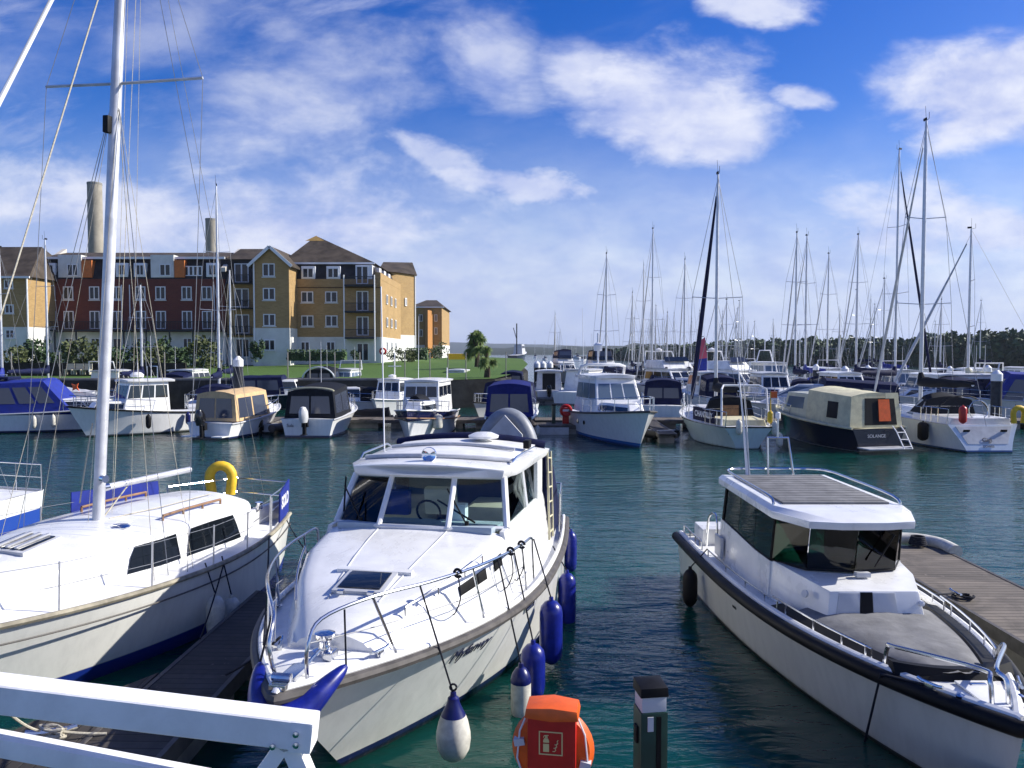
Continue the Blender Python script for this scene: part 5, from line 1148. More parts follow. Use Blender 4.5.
for k in range(5): m.tube(arc((8.35, 15.9, .56 + .035 * k), .16 - .01 * k, k * 40, k * 40 + 340, 14, (1, 0, 0), (0, 1, 0)), .022, 6)
o = m.build('rope_coil', M_ropeb); tag(o, 'dark coil of mooring rope on the far end of the grey finger', 'rope')
def cleat(loc, rz, label, s=1.0):
    c = empty('cleat', loc, rz, label, 'cleat'); MB().tube([(-.16 * s, 0, .085 * s), (-.1 * s, 0, .07 * s), (.1 * s, 0, .07 * s), (.16 * s, 0, .085 * s)], .02 * s, 8).build('horn', M_steel, c)
    MB().box((0, 0, .035 * s), (.12 * s, .05 * s, .07 * s)).build('foot', M_steel, c, bevel=.01); return c
cc = P(52, 741, .5); cleat(cc, R(20), 'cleat wrapped in pale rope near the white railing', 1.5)
m = MB()
for k in range(6): m.tube([cc + Vector((.14 * math.cos(R(a) + k), .07 * math.sin(R(a) * 1 + k * .5), .05 + .018 * k + .01 * math.sin(a))) for a in range(0, 360, 30)], .014, 6, closed=True)
m.tube(sag(cc + Vector((.1, 0, .1)), cc + Vector((.5, .12, .02)), .01), .013, 6); m.tube(sag(cc + Vector((-.1, 0, .1)), P(0, 704, 1.2), .05), .013, 6)
o = m.build('mooring_rope', M_rope); tag(o, 'pale mooring rope wound round the cleat by the white railing', 'rope')
for (x, y, l) in ((7.25, 12.6, 'cleat with dark rope on the left edge of the grey finger'), (7.2, 9.2, 'cleat nearest the camera on the grey finger')): cleat(Vector((x, y, .5)), R(90), l)
o = MB().tube(sag((7.25, 12.6, .57), (5.85, 11.4, 1.0), .05), .016, 6)
o.tube(arc((7.3, 12.5, .53), .14, 0, 330, 12, (1, 0, 0), (0, 1, 0)), .018, 6); o.tube(arc((7.36, 12.46, .56), .10, 40, 360, 12, (1, 0, 0), (0, 1, 0)), .018, 6)
o = o.build('mooring_rope', M_ropeb); tag(o, 'dark mooring line from the right hand boat to the grey finger', 'rope')

# ------------------------------------------------------------------ centre cruiser
HD3 = -100.5
h3 = Hull(9.75, 3.55, 1.08, 1.46, 1.5, tw=.84, tm=.42, p=2.6, wl=.95, pw=2.0, fl=1.1, camber=.06, bul=.05, draft=.5)
HM3 = hullmat('hull_cream_white', (.84, .84, .78), (.012, .018, .10), (.008, .010, .045), .07, .15, rough=.18)
cr = boat('motor_cruiser', 'white motor cruiser in the centre with three pane windscreen and blue fenders', 'motor boat', put(P(274, 694, 1.46), HD3, (9.75, 0)), HD3)
basic_hull(cr, h3, HM3, bul=False)
m = MB(); m.tube(h3.ring(-.015, -.05, 40), .055, 8); rb = m.build('rub_rail', M_rub, cr)
m = MB(); m.tube(h3.ring(-.045, -.06, 40), .018, 6); m.build('rub_insert', M_grey, rb)
m = MB(); m.tube(h3.ring(.05, .01, 40), .035, 8); m.build('toe_rail', M_white, cr)
# trunk / foredeck
def trunk_secs(xs, wf, zf, h, side=.14, crown=.05, n=8):
    secs = []
    for x in xs:
        wd, zt_, zd = wf(x), zf(x), h.dz(x, wf(x)) - .03; r = min(.09, (zt_ - zd) * .5)
        half = [(wd + side, zd), (wd + side * .35, zd + (zt_ - zd) * .55), (wd + .015, zt_ - r), (wd - .035, zt_ - r * .35), (wd - .11, zt_)] + [((wd - .11) * (1 - k / n), zt_ + crown * (1 - (1 - k / n) ** 2)) for k in range(1, n + 1)]
        secs.append([Vector((x, -y, z)) for y, z in half] + [Vector((x, y, z)) for y, z in half[:-1][::-1]])
    return secs
def lerpf(tab):
    def f(x):
        for (a, ya), (b_, yb) in zip(tab, tab[1:]):
            if x <= b_: u = max(0, (x - a) / (b_ - a)); return ya + (yb - ya) * u
        return tab[-1][1]
    return f
w3 = lerpf([(0, 1.3), (5.6, 1.30), (6.5, 1.20), (7.3, .95), (8.0, .62), (8.5, .38)]); zt3 = lerpf([(0, 2.02), (5.6, 2.0), (6.6, 1.90), (7.6, 1.74), (8.2, 1.62), (8.52, 1.50)])
xs = [5.62, 5.9, 6.2, 6.5, 6.8, 7.1, 7.4, 7.7, 8.0, 8.25, 8.5]
tk = MB().loft(trunk_secs(xs, w3, zt3, h3)).build('foredeck_trunk', M_white, cr, ang=55)
for sd in (1, -1):   # moulded seams running to the bow
    m = MB(); pts = [(x, sd * y, zt3(x) + .05 * (1 - ((y / max(.2, w3(x) - .11)) ** 2)) + .004) for x, y in ((5.66, .5), (6.2, .47), (6.8, .42), (7.4, .36), (7.9, .30))]
    m.tube(pts, .010, 6); m.build('moulded_seam', M_grey, tk)
    m = MB(); pts = [(x, sd * (w3(x) - .1), zt3(x) - .002) for x in (5.8, 6.4, 7.0, 7.6)]
# hatch
hz = zt3(7.55) + .05
m = MB(); rot = Matrix.Rotation(R(8.5), 3, 'Y'); m.box((7.52, 0, hz + .01), (.56, .62, .05), rot); ht = m.build('deck_hatch', M_grey, cr, bevel=.02)
MB().box((7.52, 0, hz + .04), (.44, .5, .02), rot).build('hatch_glass', M_win, ht, bevel=.008); MB().box((7.2, 0, hz + .05), (.10, .95, .07), rot).build('hatch_coaming', M_white, ht, bevel=.02)
for y in (-.18, .18): MB().box((7.83, y, hz - .01), (.05, .08, .035), rot).build('hinge', M_steel, ht, bevel=.005)
# windlass and bow fittings
wz = h3.dz(8.72) + .0
wl_ = MB().lathe([(.13, 0), (.13, .04), (.07, .06), (.06, .13), (.105, .16), (.105, .21), (.05, .23), (0, .23)], (8.66, 0, wz), 20).build('windlass', M_chrome, cr)
MB().box((8.8, .12, wz + .05), (.18, .1, .08)).build('chain_gypsy', M_steel, wl_, bevel=.02)
m = MB(); m.tube([(8.8, 0, wz + .08), (9.1, .0, wz + .05), (9.5, 0, wz + .06)], .018, 6); m.build('anchor_chain', M_steel, cr)
m = MB(); m.box((9.45, 0, h3.dz(9.45) + .04), (.5, .16, .05)); m.tube([(9.6, -.09, h3.dz(9.6) + .09), (9.6, .09, h3.dz(9.6) + .09)], .04, 8); m.build('bow_roller', M_steel, cr, bevel=.008)
for sd in (1, -1):
    c = cleat((8.55, sd * .55, h3.dz(8.55, .55)), R(-20 * sd), '', .9); c.parent = cr; c.name = 'deck_cleat'
    for (x, y) in ((5.0, 1.45),):
        c = cleat((x, sd * y, h3.dz(x, y)), 0, '', .9); c.parent = cr; c.name = 'deck_cleat'
# low deck-edge grab line on the trunk side
for sd in (1, -1):
    m = MB(); pts = [Vector((x, sd * (w3(x) + .02), zt3(x) + .05)) for x in (8.0, 7.5, 7.0, 6.6)]; m.tube(smoothpath(pts, 3), .014, 6)
    for p in pts: m.tube([p, p - Vector((0, 0, .1))], .01, 5)
    m.build('grab_rail', M_steel, cr)
    for xa_, xb_ in ((6.55, 7.15), (5.95, 6.25)):
        quad = []
        for x, u in ((xa_, .60), (xb_, .60), (xb_, .80), (xa_, .80)): zd_ = h3.dz(x, w3(x)) - .03; quad.append(Vector((x, sd * (w3(x) + (.05 if u < .7 else .028)), zd_ + (zt3(x) - zd_) * u)))
        if sd > 0: quad = [quad[1], quad[0], quad[3], quad[2]]
        MB().slab(quad, off=.015, th=.03).build('side_vent', M_black, cr, bevel=.006)
# wheelhouse
B6 = [(2.7, -1.36, 2.02), (5.38, -1.27, 2.02), (5.72, -.50, 2.06), (5.72, .50, 2.06), (5.38, 1.27, 2.02), (2.7, 1.36, 2.02)]
T6 = [(2.7, -1.28, 2.66), (4.92, -1.14, 2.66), (5.2, -.47, 2.70), (5.2, .47, 2.70), (4.92, 1.14, 2.66), (2.7, 1.28, 2.66)]
wh = empty('wheelhouse', (0, 0, 0)); wh.parent = cr
secs = []
for x, wd in ((2.2, 1.34), (2.7, 1.36), (3.6, 1.38), (4.6, 1.36), (5.38, 1.29), (5.66, 1.28)):
    secs.append([Vector((x, s_ * (wd + e), z)) for s_, e, z in ((-1, .14, h3.dz(x, wd) - .03), (-1, .03, 1.9), (-1, -.0, 2.03), (-1, -.06, 2.03), (-1, -.06, 1.2))])
MB().loft(secs).build('side_wall', M_white, wh, weld=True)
MB().loft([[Vector((p.x, -p.y, p.z)) for p in s_] for s_ in secs]).build('side_wall', M_white, wh, weld=True)
m = MB()
for i in (1, 2, 3, 4): m.tube([B6[i], T6[i]], .042 if i in (2, 3) else .05, 8)
for i in (0, 5): m.box(((B6[i][0] + .25), B6[i][1] * .99, 2.34), (.55, .06, .7))
m.tube([Vector(B6[i]) + Vector((0, 0, .0)) for i in range(6)], .035, 6); m.tube([Vector(T6[i]) for i in range(6)], .035, 6)
m.tube([(4.0, 1.33, 2.02), (3.85, 1.22, 2.66)], .03, 6); m.tube([(4.0, -1.33, 2.02), (3.85, -1.22, 2.66)], .03, 6)
m.build('window_pillars', M_white, wh)
for i in range(5):
    MB().slab([B6[i], B6[i + 1], T6[i + 1], T6[i]], .02, .98, .02, .98, .004, .006).build('windscreen_pane' if 1 <= i <= 3 else 'side_window', G_clear, wh, smooth=False)
MB().box((5.25, 0, 1.99), (.95, 2.25, .10), Matrix.Rotation(R(-7), 3, 'Y')).build('dashboard', mat('pale_blue_dash', (.35, .42, .48), .6, var=.1), wh, bevel=.04)
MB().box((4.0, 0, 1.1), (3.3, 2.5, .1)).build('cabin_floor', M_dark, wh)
MB().box((2.75, 0, 1.9), (.08, 2.5, 1.45)).build('aft_bulkhead', mat('teak_bulkhead', (.09, .06, .04), .6, var=.3), wh)
MB().box((2.80, -.55, 2.15), (.03, .9, .6)).build('aft_window', M_winb, wh); MB().box((3.4, .7, 1.75), (.9, .8, .5)).build('saloon_seat', M_seat, wh, bevel=.05); MB().box((3.5, -.8, 1.75), (1.2, .7, .5)).build('saloon_seat', M_seat, wh, bevel=.05)
MB().box((4.45, .05, 2.2), (.16, .5, .42), Matrix.Rotation(R(12), 3, 'Y')).build('helm_seat', M_seat, wh, bevel=.05)
MB().box((4.2, -.75, 2.1), (.16, .45, .4)).build('passenger_seat', M_blue, wh, bevel=.05); MB().box((4.85, .42, 2.12), (.2, .28, .24)).build('chart_box', M_letter, wh, bevel=.02)
MB().tube(arc((4.95, .0, 2.12), .18, 0, 345, 18, (0, 1, 0), (.35, 0, 1)), .018, 6, closed=True).build('steering_wheel', M_black, wh)
for (y, s_) in ((-.8, 1), (.75, 1)):
    m = MB(); a_ = Vector((5.62, y * 1.0, 2.1)); m.tube([a_, Vector((5.36, y - .35, 2.55))], .012, 5); m.tube([Vector((5.52, y - .3, 2.2)), Vector((5.24, y - .38, 2.66))] if y < 0 else [Vector((5.55, y + .1, 2.12)), Vector((5.35, y - .5, 2.38))], .014, 5); m.lathe([(.03, 0), (.03, .05), (0, .05)], a_, 8)
    m.build('wiper', M_black, wh)
rf = roofslab(cr, 2.3, 5.42, 1.46, 1.32, 2.66, .12, .12, M_white, sweep=.42)
roofslab(rf, 2.35, 4.75, 1.22, 1.05, 2.80, .05, .10, M_deck, 'raised_panel', .25)
m = MB(); m.tube([(4.72 - .32 * (abs(j) / 8) ** 2, 1.18 * j / 8, 2.93 - .09 * (j / 8) ** 2) for j in range(-8, 9)], .045, 8, flat=.8); m.build('visor_bar', M_grey, rf)
m = MB(); m.tube([(3.55, 1.05 * j / 8, 2.975 - .07 * (j / 8) ** 2) for j in range(-8, 9)], .03, 8); m.build('roof_bar', M_grey, rf)
sl = MB().lathe([(0, -.10), (.06, -.09), (.10, -.03), (.115, .05), (.105, .07), (.02, .03), (0, .03)], (5.05, .05, 2.99), 18, (1, .1, .1)).build('spotlight', M_chrome, cr); MB().tube([(5.05, .05, 2.8), (5.05, .05, 2.9)], .035, 8).build('bracket', M_steel, sl)
m = MB(); m.tube([(2.35 - .1 * (j / 8) ** 2, 1.36 * j / 8, 2.95 - .14 * (j / 8) ** 2) for j in range(-8, 9)], .13, 10, flat=.75); m.build('stowed_canopy_roll', M_navy, cr)
dm = MB().lathe([(.0, 0), (.07, 0), (.07, .05), (.26, .08), (.27, .12), (.15, .17), (0, .18)], (2.75, .35, 2.92), 20).build('radar_dome', M_white, cr)
MB().tube([(3.8, -1.1, 2.82), (3.5, -1.25, 5.6)], .012, 5).build('antenna', M_frame, cr)
for s_ in (1, -1): MB().tube([(4.6, s_ * 1.2, 2.84), (4.4, s_ * 1.23, 2.90), (3.1, s_ * 1.3, 2.90), (2.9, s_ * 1.3, 2.84)], .016, 6).build('roof_handrail', M_steel, cr)
MB().box((3.2, 1.2, 2.96), (.28, .1, .14)).build('roof_clamp', M_black, cr, bevel=.02)
cn = canopy(cr, .2, 2.45, 1.42, 1.46, 1.1, 2.25, 2.80, M_navy, 0, 0, 0, slope0=.75, slope1=.02, inset=.07, name='cockpit_canopy')
m = MB()
m.tube([(2.6, 1.5, 1.2), (2.35, 1.42, 2.75)], .02, 6); m.tube([(2.3, 1.52, 1.2), (2.05, 1.44, 2.7)], .02, 6)
for k in range(6): u = (k + .5) / 6; m.tube([Vector((2.6, 1.5, 1.2)).lerp(Vector((2.35, 1.42, 2.75)), u), Vector((2.3, 1.52, 1.2)).lerp(Vector((2.05, 1.44, 2.7)), u)], .016, 6)
m.build('side_ladder', M_cream, cr)
# rails
for sd in (1, -1):
    m = MB(); tl = [h3.pt(t, 1, sd) for t in (.95, .90, .83, .75, .67, .60, .55)]
    top = [Vector((p.x, sd * max(.2, abs(p.y) - .13), p.z + .66)) for p in tl]; foot0 = Vector((9.42, sd * .16, h3.dz(9.42) + .03))
    m.tube(smoothpath([foot0, foot0 + Vector((.05, sd * .03, .30)), top[0] + Vector((.02, 0, -.1))] + top[1:] + [top[-1] + Vector((-.08, 0, -.15)), top[-1] + Vector((-.1, sd * .02, -.62))], 5), .019, 8)
    pl_ = m.build('bow_rail', M_steel, cr)
    for i, dx in ((1, -.28), (3, -.24), (5, -.2)):
        f_ = Vector((top[i].x + dx, h3.pt(h3.tx(top[i].x + dx), 1, sd).y - sd * .12, h3.dz(top[i].x + dx, 1)))
        MB().tube([top[i], f_], .015, 6).build('stanchion', M_steel, pl_); MB().lathe([(.035, 0), (.035, .02), (0, .02)], f_, 10).build('stanchion_foot', M_steel, pl_)
    m = MB(); m.tube(sag(foot0 + Vector((0, 0, .32)), top[3] - Vector((0, 0, .33)), .03), .006, 5); m.tube(sag(top[3] - Vector((0, 0, .33)), top[5] - Vector((.1, 0, .33)), .02), .006, 5); m.build('guard_wire', M_wire, pl_)
for sd in (1, -1):
    m = MB(); tl = [h3.pt(t, 1, sd) for t in (.02, .08, .16)]; tp = [Vector((p.x, p.y - sd * .1, p.z + .72)) for p in tl]
    m.tube([tp[2] - Vector((-.05, 0, .7))] + [tp[2], tp[1], tp[0]] + [tp[0] - Vector((.0, 0, .7))], .018, 6); m.tube([tp[1], tp[1] - Vector((0, 0, .7))], .015, 6)
    m.tube([tp[0], Vector((-.05, sd * .5, tp[0].z))], .018, 6)
    m.build('pushpit_rail', M_steel, cr)
# hull portlight and name on the port bow
def on_hull(h, t, v, sd, off=.012):
    p = h.pt(t, v, sd); tx_ = (h.pt(t + .01, v, sd) - h.pt(t - .01, v, sd)).normalized(); tv = (h.pt(t, v + .05, sd) - h.pt(t, v - .05, sd)).normalized()
    n = tx_.cross(tv); n = n if n.y * sd > 0 else -n; return p + n * off, tx_, tv, n
p, tx_, tv, n = on_hull(h3, .775, .76, 1, .014)
text('Myfanwy', .23, M_ink, cr, frameM(p, -tx_, n), 'boat_name', shear=.35)
p, tx_, tv, n = on_hull(h3, .60, .84, 1, .0)
q = [p + tx_ * .2 - tv * .08, p - tx_ * .2 - tv * .08, p - tx_ * .2 + tv * .08, p + tx_ * .2 + tv * .08]
pf = MB().frame(q, 0, 1, 0, 1, .03, .02, .03).build('portlight', M_steel, cr); MB().slab(q, .06, .94, .15, .85, .012, .02).build('portlight_glass', M_win, pf)
p, tx_, tv, n = on_hull(h3, .55, .97, 1, .02)
# bow fender: vinyl horn-shaped cushion wrapped round the stem
bf = empty('bow_fender', cr.location, R(HD3), 'blue horned bow fender wrapped round the stem of the centre cruiser', 'fender')
ep = lambda t, sd, dz, o_: Vector((h3.pt(t, 1, sd).x, h3.pt(t, 1, sd).y + sd * o_, h3.pt(t, 1, sd).z + dz))
pts = smoothpath([ep(.945, -1, .06, .02), ep(.965, -1, -.06, .06), ep(.986, -1, -.20, .07), Vector((9.80, 0, 1.20)), ep(.986, 1, -.20, .07), ep(.965, 1, -.05, .06), ep(.942, 1, .09, .02)], 6)
nn = len(pts); MB().tube(pts, [.025 + .125 * math.sin(math.pi * i / (nn - 1)) ** .8 for i in range(nn)], 14).build('cushion', M_fblue, bf)
m = MB(); m.tube([pts[0], pts[0] + Vector((-.1, .08, .45))], .012, 5); m.tube([pts[-1], Vector((9.15, .42, 2.05))], .010, 5); m.build('lashing', M_ropeb, bf)
# hanging fenders down the port side, found by where each one hangs along the hull
def side_s(h, root, px, z, off):
    best = None
    for i in range(400):
        t = i / 399; p = h.pt(t, 1, 1); p.y += off; p.z = z; wv = on_boat(root, p); e = abs(proj(wv)[0] - px)
        if best is None or e < best[0]: best = (e, t)
    return best[1]
FL = ['aftmost blue fender on the centre cruiser', 'second blue fender from the stern of the centre cruiser', 'third blue fender from the stern of the centre cruiser', 'blue fender partly hidden by the white fender with a blue top']
for (px, pt_, pb, r, lab) in ((578.5, 529, 573, .125, FL[0]), (567, 570, 629, .15, FL[1]), (551, 597, 664, .165, FL[2]), (533, 640, 700, .16, FL[3])):
    t = side_s(h3, cr, px, .9, r * .8)
    p = h3.pt(t, 1, 1); p.y += r * .8; D = on_boat(cr, p).y; zt_ = PD(px, pt_, D).z; zb_ = PD(px, pb, D).z; p.z = zt_
    rp = h3.pt(t, 1, 1); rp.y -= .12; rp.z += .1 if px > 560 else .62
    fender_at('fender', on_boat(cr, p), zt_ - zb_, r, M_fblue, lab, 'blue fenders on the centre cruiser', rope_to=on_boat(cr, rp))
t = side_s(h3, cr, 521, .9, .15); p = h3.pt(t, 1, 1); p.y += .15; D = on_boat(cr, p).y; zt_ = PD(521, 663, D).z; zb_ = PD(521, 724, D).z; p.z = zt_; rp = h3.pt(t, 1, 1); rp.y -= .14; rp.z += .64
fender_at('fender', on_boat(cr, p), zt_ - zb_, .125, M_fwhite, 'white cylinder fender with a navy top on the centre cruiser', None, M_fnavy, on_boat(cr, rp))
t = side_s(h3, cr, 451, .9, .2); p = h3.pt(t, 1, 1); p.y += .22; D = on_boat(cr, p).y; zt_ = PD(451, 692, D).z; zb_ = PD(451, 760, D).z; p.z = zt_; rp = h3.pt(t, 1, 1); rp.y -= .14; rp.z += .64
g = empty('fender', on_boat(cr, p), 0, 'round white ball fender with a navy cone top on the centre cruiser', 'fender'); L = zt_ - zb_; r = .185
MB().lathe([(r * .70, -L * .33), (r * .86, -L * .44), (r * .98, -L * .58), (r, -L * .68), (r * .93, -L * .82), (r * .7, -L * .93), (r * .35, -L * .99), (0, -L)], n=24).build('fender_body', M_fwhite, g)
MB().lathe([(0, .0), (.03, 0), (.035, -.04), (.06, -.06), (r * .35, -L * .14), (r * .52, -L * .24), (r * .715, -L * .335)], n=24).build('fender_cap', M_fnavy, g)
m = MB(); m.tube([on_boat(cr, rp) - on_boat(cr, p), Vector((0, 0, -.02))], .010, 6); m.tube(arc((0, 0, .05), .035, 0, 345, 10, (1, 0, 0), (0, 0, 1)), .012, 5); m.build('lanyard', M_ropeb, g)
# loose ends of line tied to the rail
for k, (t0, dx) in enumerate(((.78, .3), (.645, .35), (.60, .25))):
    p = h3.pt(t0, 1, 1); a = Vector((p.x, p.y - .13, p.z + .66)); m = MB()
    for j in range(4): m.tube(arc(a + Vector((0, 0, .0)), .035 + .006 * j, 0, 330, 10, (.3, 1, 0), (0, 0, 1)), .009, 5)
    m.tube(smoothpath([a, a + Vector((-.05, .02, -.3)), a + Vector((-.2, -.1, -.55)), a + Vector((-.45 - dx, -.25, -.60))], 5), .008, 5)
    o = m.build('tied_line', M_ropeb); o.location = cr.location; o.rotation_euler = cr.rotation_euler
    tag(o, ['black line knotted on the cruiser rail above the ball fender', 'black line knotted on the cruiser rail above the white fender', 'black line knotted furthest aft on the cruiser bow rail'][k], 'rope')
# inflatable stowed upright on the stern
dg_ = dinghy('grey inflatable dinghy stowed upright across the centre cruiser stern', (0, 0, 0), 0, L=2.75, B=1.5, tubem=M_rubber, motor=False)
Mx = Matrix.Translation(on_boat(cr, (-.35, .1, .52))) @ Matrix.Rotation(R(HD3 + 90), 4, 'Z') @ Matrix(((0, 1, 0, 0), (0, 0, 1, 0), (1, 0, 0, 0), (0, 0, 0, 1)))
dg_.matrix_world = Mx
MB().slab([(.2, -.52, .46), (.2, .52, .46), (2.42, .34, .52), (2.42, -.34, .52)], off=.02).build('stowed_cover', M_rubber, dg_)

# ------------------------------------------------------------------ left sailing yacht
HD1 = -104.5
h1 = Hull(9.4, 3.5, 1.12, 1.42, 1.2, tw=.38, tm=.46, p=2.1, wl=.90, pw=1.8, twl=.40, fl=1.1, camber=.08, bul=.02, draft=.5, trake=-.2)
HM1 = hullmat('hull_old_white', (.84, .84, .78), (.5, .5, .48), (.010, .030, .24), .27, .28)
M1 = P(98, 522, 1.85); d1 = Vector((math.cos(R(HD1)), math.sin(R(HD1)), 0))
sy = boat('sailing_yacht', 'white sailing yacht with blue bottom and silver mast at the left foreground', 'sailing boat', (M1 - d1 * 4.4 - Vector((.06, 0, 0))).to_2d(), HD1); sy.rotation_euler = (R(-2.2), 0, R(HD1))
basic_hull(sy, h1, HM1, bul=False)
m = MB(); m.tube(h1.ring(.0, .0, 40), .04, 6, flat=1.0); m.build('toe_rail', mat('weathered_toe_rail', (.33, .30, .22), .8, var=.4, vscale=5), sy)
m = MB(); m.tube(h1.ring(-.012, -.22, 40), .012, 6); m.build('cove_line', M_rub, sy)
w1 = lerpf([(1.7, .92), (2.4, 1.08), (4.4, 1.10), (5.6, .92), (6.8, .66), (7.6, .48)]); zt1 = lerpf([(1.7, 1.78), (3.2, 1.82), (5.0, 1.80), (6.0, 1.70), (6.9, 1.62), (7.6, 1.52)])
xs = [1.7, 2.0, 2.4, 2.8, 3.2, 3.6, 4.0, 4.4, 4.8, 5.2, 5.6, 6.0, 6.4, 6.8, 7.2, 7.6]
tk = MB().loft(trunk_secs(xs, w1, zt1, h1, side=.12, crown=.09)).build('coachroof', M_white, sy, ang=50)
for sd in (1, -1):
    for (xa, xb) in ((4.0, 5.05), (2.35, 3.85)):
        K = 7; lo, hi = [], []
        for k in range(K + 1):
            for dst, u, c0, c1 in ((lo, .20, 0, 0), (hi, .95, (.16 if xa < 3 else 0.03), .20)):
                x = (xa + c0) + (xb - c1 - xa - c0) * k / K; wd, zz_, z0_ = w1(x), zt1(x), h1.dz(x, w1(x)) - .03; r_ = min(.09, (zz_ - z0_) * .5)
                prof = [(0, .12), ((zz_ - z0_) * .55, .12 * .35), (zz_ - r_ - z0_, .015)]; hh = u * prof[2][0]
                o_ = prof[0][1] + (prof[1][1] - prof[0][1]) * hh / prof[1][0] if hh < prof[1][0] else prof[1][1] + (prof[2][1] - prof[1][1]) * (hh - prof[1][0]) / (prof[2][0] - prof[1][0])
                dst.append(Vector((x, sd * (wd + o_ + .016), z0_ + hh)))
        mid = [Vector(((a.x + b_.x) / 2, sd * (w1((a.x + b_.x) / 2) + .062), (a.z + b_.z) / 2)) for a, b_ in zip(lo, hi)]
        mid = [Vector((p.x, p.y, h1.dz(p.x, w1(p.x)) - .03 + (zt1(p.x) - h1.dz(p.x, w1(p.x)) + .03) * .55)) for p in mid]
        m = MB(); inn = lambda L_: [Vector((p.x, p.y - sd * .03, p.z)) for p in L_]
        m.loft([lo, mid, hi, inn(hi), inn(mid), inn(lo), lo], False, False); m.build('cabin_window', M_win, tk, weld=True, ang=50)
    m = MB(); pts = [Vector((x, sd * .78, zt1(x) + .07)) for x in (2.4, 2.9, 3.4, 3.9)]; m.tube([p + Vector((0, 0, .04)) for p in pts], .022, 6)
    for p in pts: m.tube([p - Vector((0, 0, .06)), p + Vector((0, 0, .04))], .02, 6)
    m.build('grab_rail', M_teak, tk)
hx = 5.75; hzz = zt1(hx) + .085; rot = Matrix.Rotation(R(7), 3, 'Y')
ht = MB().box((hx, 0, hzz + .02), (.66, .66, .07), rot).build('deck_hatch', M_grey, sy, bevel=.03); MB().box((hx, 0, hzz + .06), (.54, .54, .02), rot).build('hatch_glass', M_win, ht, bevel=.02)
for y in (-.15, .0, .15): MB().box((hx, y, hzz + .085), (.56, .05, .03), rot).build('hatch_slat', M_alu, ht, bevel=.01)
MB().lathe([(.14, 0), (.14, .02), (.10, .05), (0, .06)], (4.55, .55, zt1(4.55) + .05), 18).build('deck_vent', M_chrome, sy)
# cockpit
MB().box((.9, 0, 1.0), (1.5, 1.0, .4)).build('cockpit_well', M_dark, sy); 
for s_ in (1, -1): MB().box((.95, s_ * .66, 1.32), (1.5, .12, .34)).build('cockpit_coaming', M_white, sy, bevel=.04); MB().lathe([(.07, 0), (.06, .08), (.08, .13), (0, .13)], (1.1, s_ * .74, 1.48), 14).build('winch', M_chrome, sy)
MB().box((1.66, 0, 1.6), (.06, .6, .4)).build('companionway_door', M_dark, sy)
mo = mast(sy, 4.4, 1.80, 12.6, .086, material=M_mastw, spread=((.635, 1.45),), bow=(9.3, 0, 1.45), stern=(.0, 0, 1.15), beam=1.55, furl=M_frame, furlr=.036, rake=.45, wr=.006, rdeck=1.2)
m = MB()
for sd in (1, -1):
    tip = Vector((4.4 - .28 - .12, sd * 1.42, 1.8 + 10.8 * .635 + .06)); m.tube([(4.1, sd * 1.5, 1.2), (4.4 - .26, sd * .05, 8.4)], .005, 4); m.tube([(4.9, sd * 1.45, 1.2), (4.4 - .26, sd * .05, 8.4)], .005, 4)
    m.tube([(3.9 - sd * .05, sd * .14, 1.9), (3.72, sd * .1, 12.4)], .0045, 4)
m.tube([(7.5, .25, 1.6), (3.75, 0, 12.0)], .012, 5); m.tube([(4.3, .2, 2.2), (3.8, .12, 11.5)], .005, 4); m.tube([(4.62, .02, 1.9), (3.9, .1, 12.0)], .005, 4); m.tube([(.4, .5, 1.2), (3.72, 0, 12.5)], .005, 4)
m.build('halyards', M_rope, sy)
MB().box((4.4 - .26 + .12, -.03, 8.0), (.10, .10, .26)).build('steaming_light', M_black, mo, bevel=.02)
MB().lathe([(.06, 0), (.06, .09), (0, .09)], (4.42, .09, 2.55), 12, (.3, 1, 0)).build('mast_winch', M_chrome, mo); MB().box((4.43, 0, 1.84), (.34, .30, .05)).build('mast_step', M_rub, mo, bevel=.01)
m = MB(); m.tube([(4.25, .02, 2.38), (2.5, .22, 2.42)], .05, 10); bm_ = m.build('boom', M_mastw, sy)
MB().tube([(4.34, .01, 2.38), (4.22, .02, 2.38)], .06, 10).build('gooseneck', M_steel, bm_)
m = MB(); m.tube(sag((4.42, -.1, 3.4), (4.5, -.25, 2.15), -.05), .012, 6); m.tube([(3.7, .05, 2.44), (4.3, .02, 1.92)], .012, 6); m.tube([(4.3, .12, 1.9), (3.4, .35, 1.93), (2.0, .3, 1.9)], .010, 5); m.build('running_rigging', M_rope, sy)
# blue side cloth on the far rail
a_, e_ = h1.pt(.18, 1, -1), h1.pt(.36, 1, -1); q = [a_ + Vector((0, .08, .12)), e_ + Vector((0, .08, .12)), e_ + Vector((0, .08, .80)), a_ + Vector((0, .08, .80))]
MB().slab(q, off=.012).build('side_cloth', M_blue, sy)
# stanchions, guard wires
for sd in (1, -1):
    m = MB(); ps = [h1.pt(t, 1, sd) for t in (.16, .30, .42, .56, .70, .84)]
    ps = [Vector((p.x, p.y - sd * .07, p.z)) for p in ps]
    for k, p in enumerate(ps): MB().tube([p, p + Vector((0, 0, .64))], .014, 6).build('stanchion', M_alu, sy)
    m.tube([p + Vector((0, 0, .62)) for p in ps], .0045, 4); m.tube([p + Vector((0, 0, .33)) for p in ps], .0045, 4); m.build('guard_wire', M_wire, sy)
m = MB(); ring = [h1.pt(t, 1, 1) for t in (.16, .08, .0)] + [h1.pt(t, 1, -1) for t in (.0, .08, .16)]; ring = [Vector((p.x, p.y * .92, p.z)) for p in ring]
for z in (.36, .66): m.tube([p + Vector((0, 0, z)) for p in ring], .014, 6)
for p in ring: m.tube([p, p + Vector((0, 0, .66))], .014, 6)
m.build('pushpit_rail', M_steel, sy)
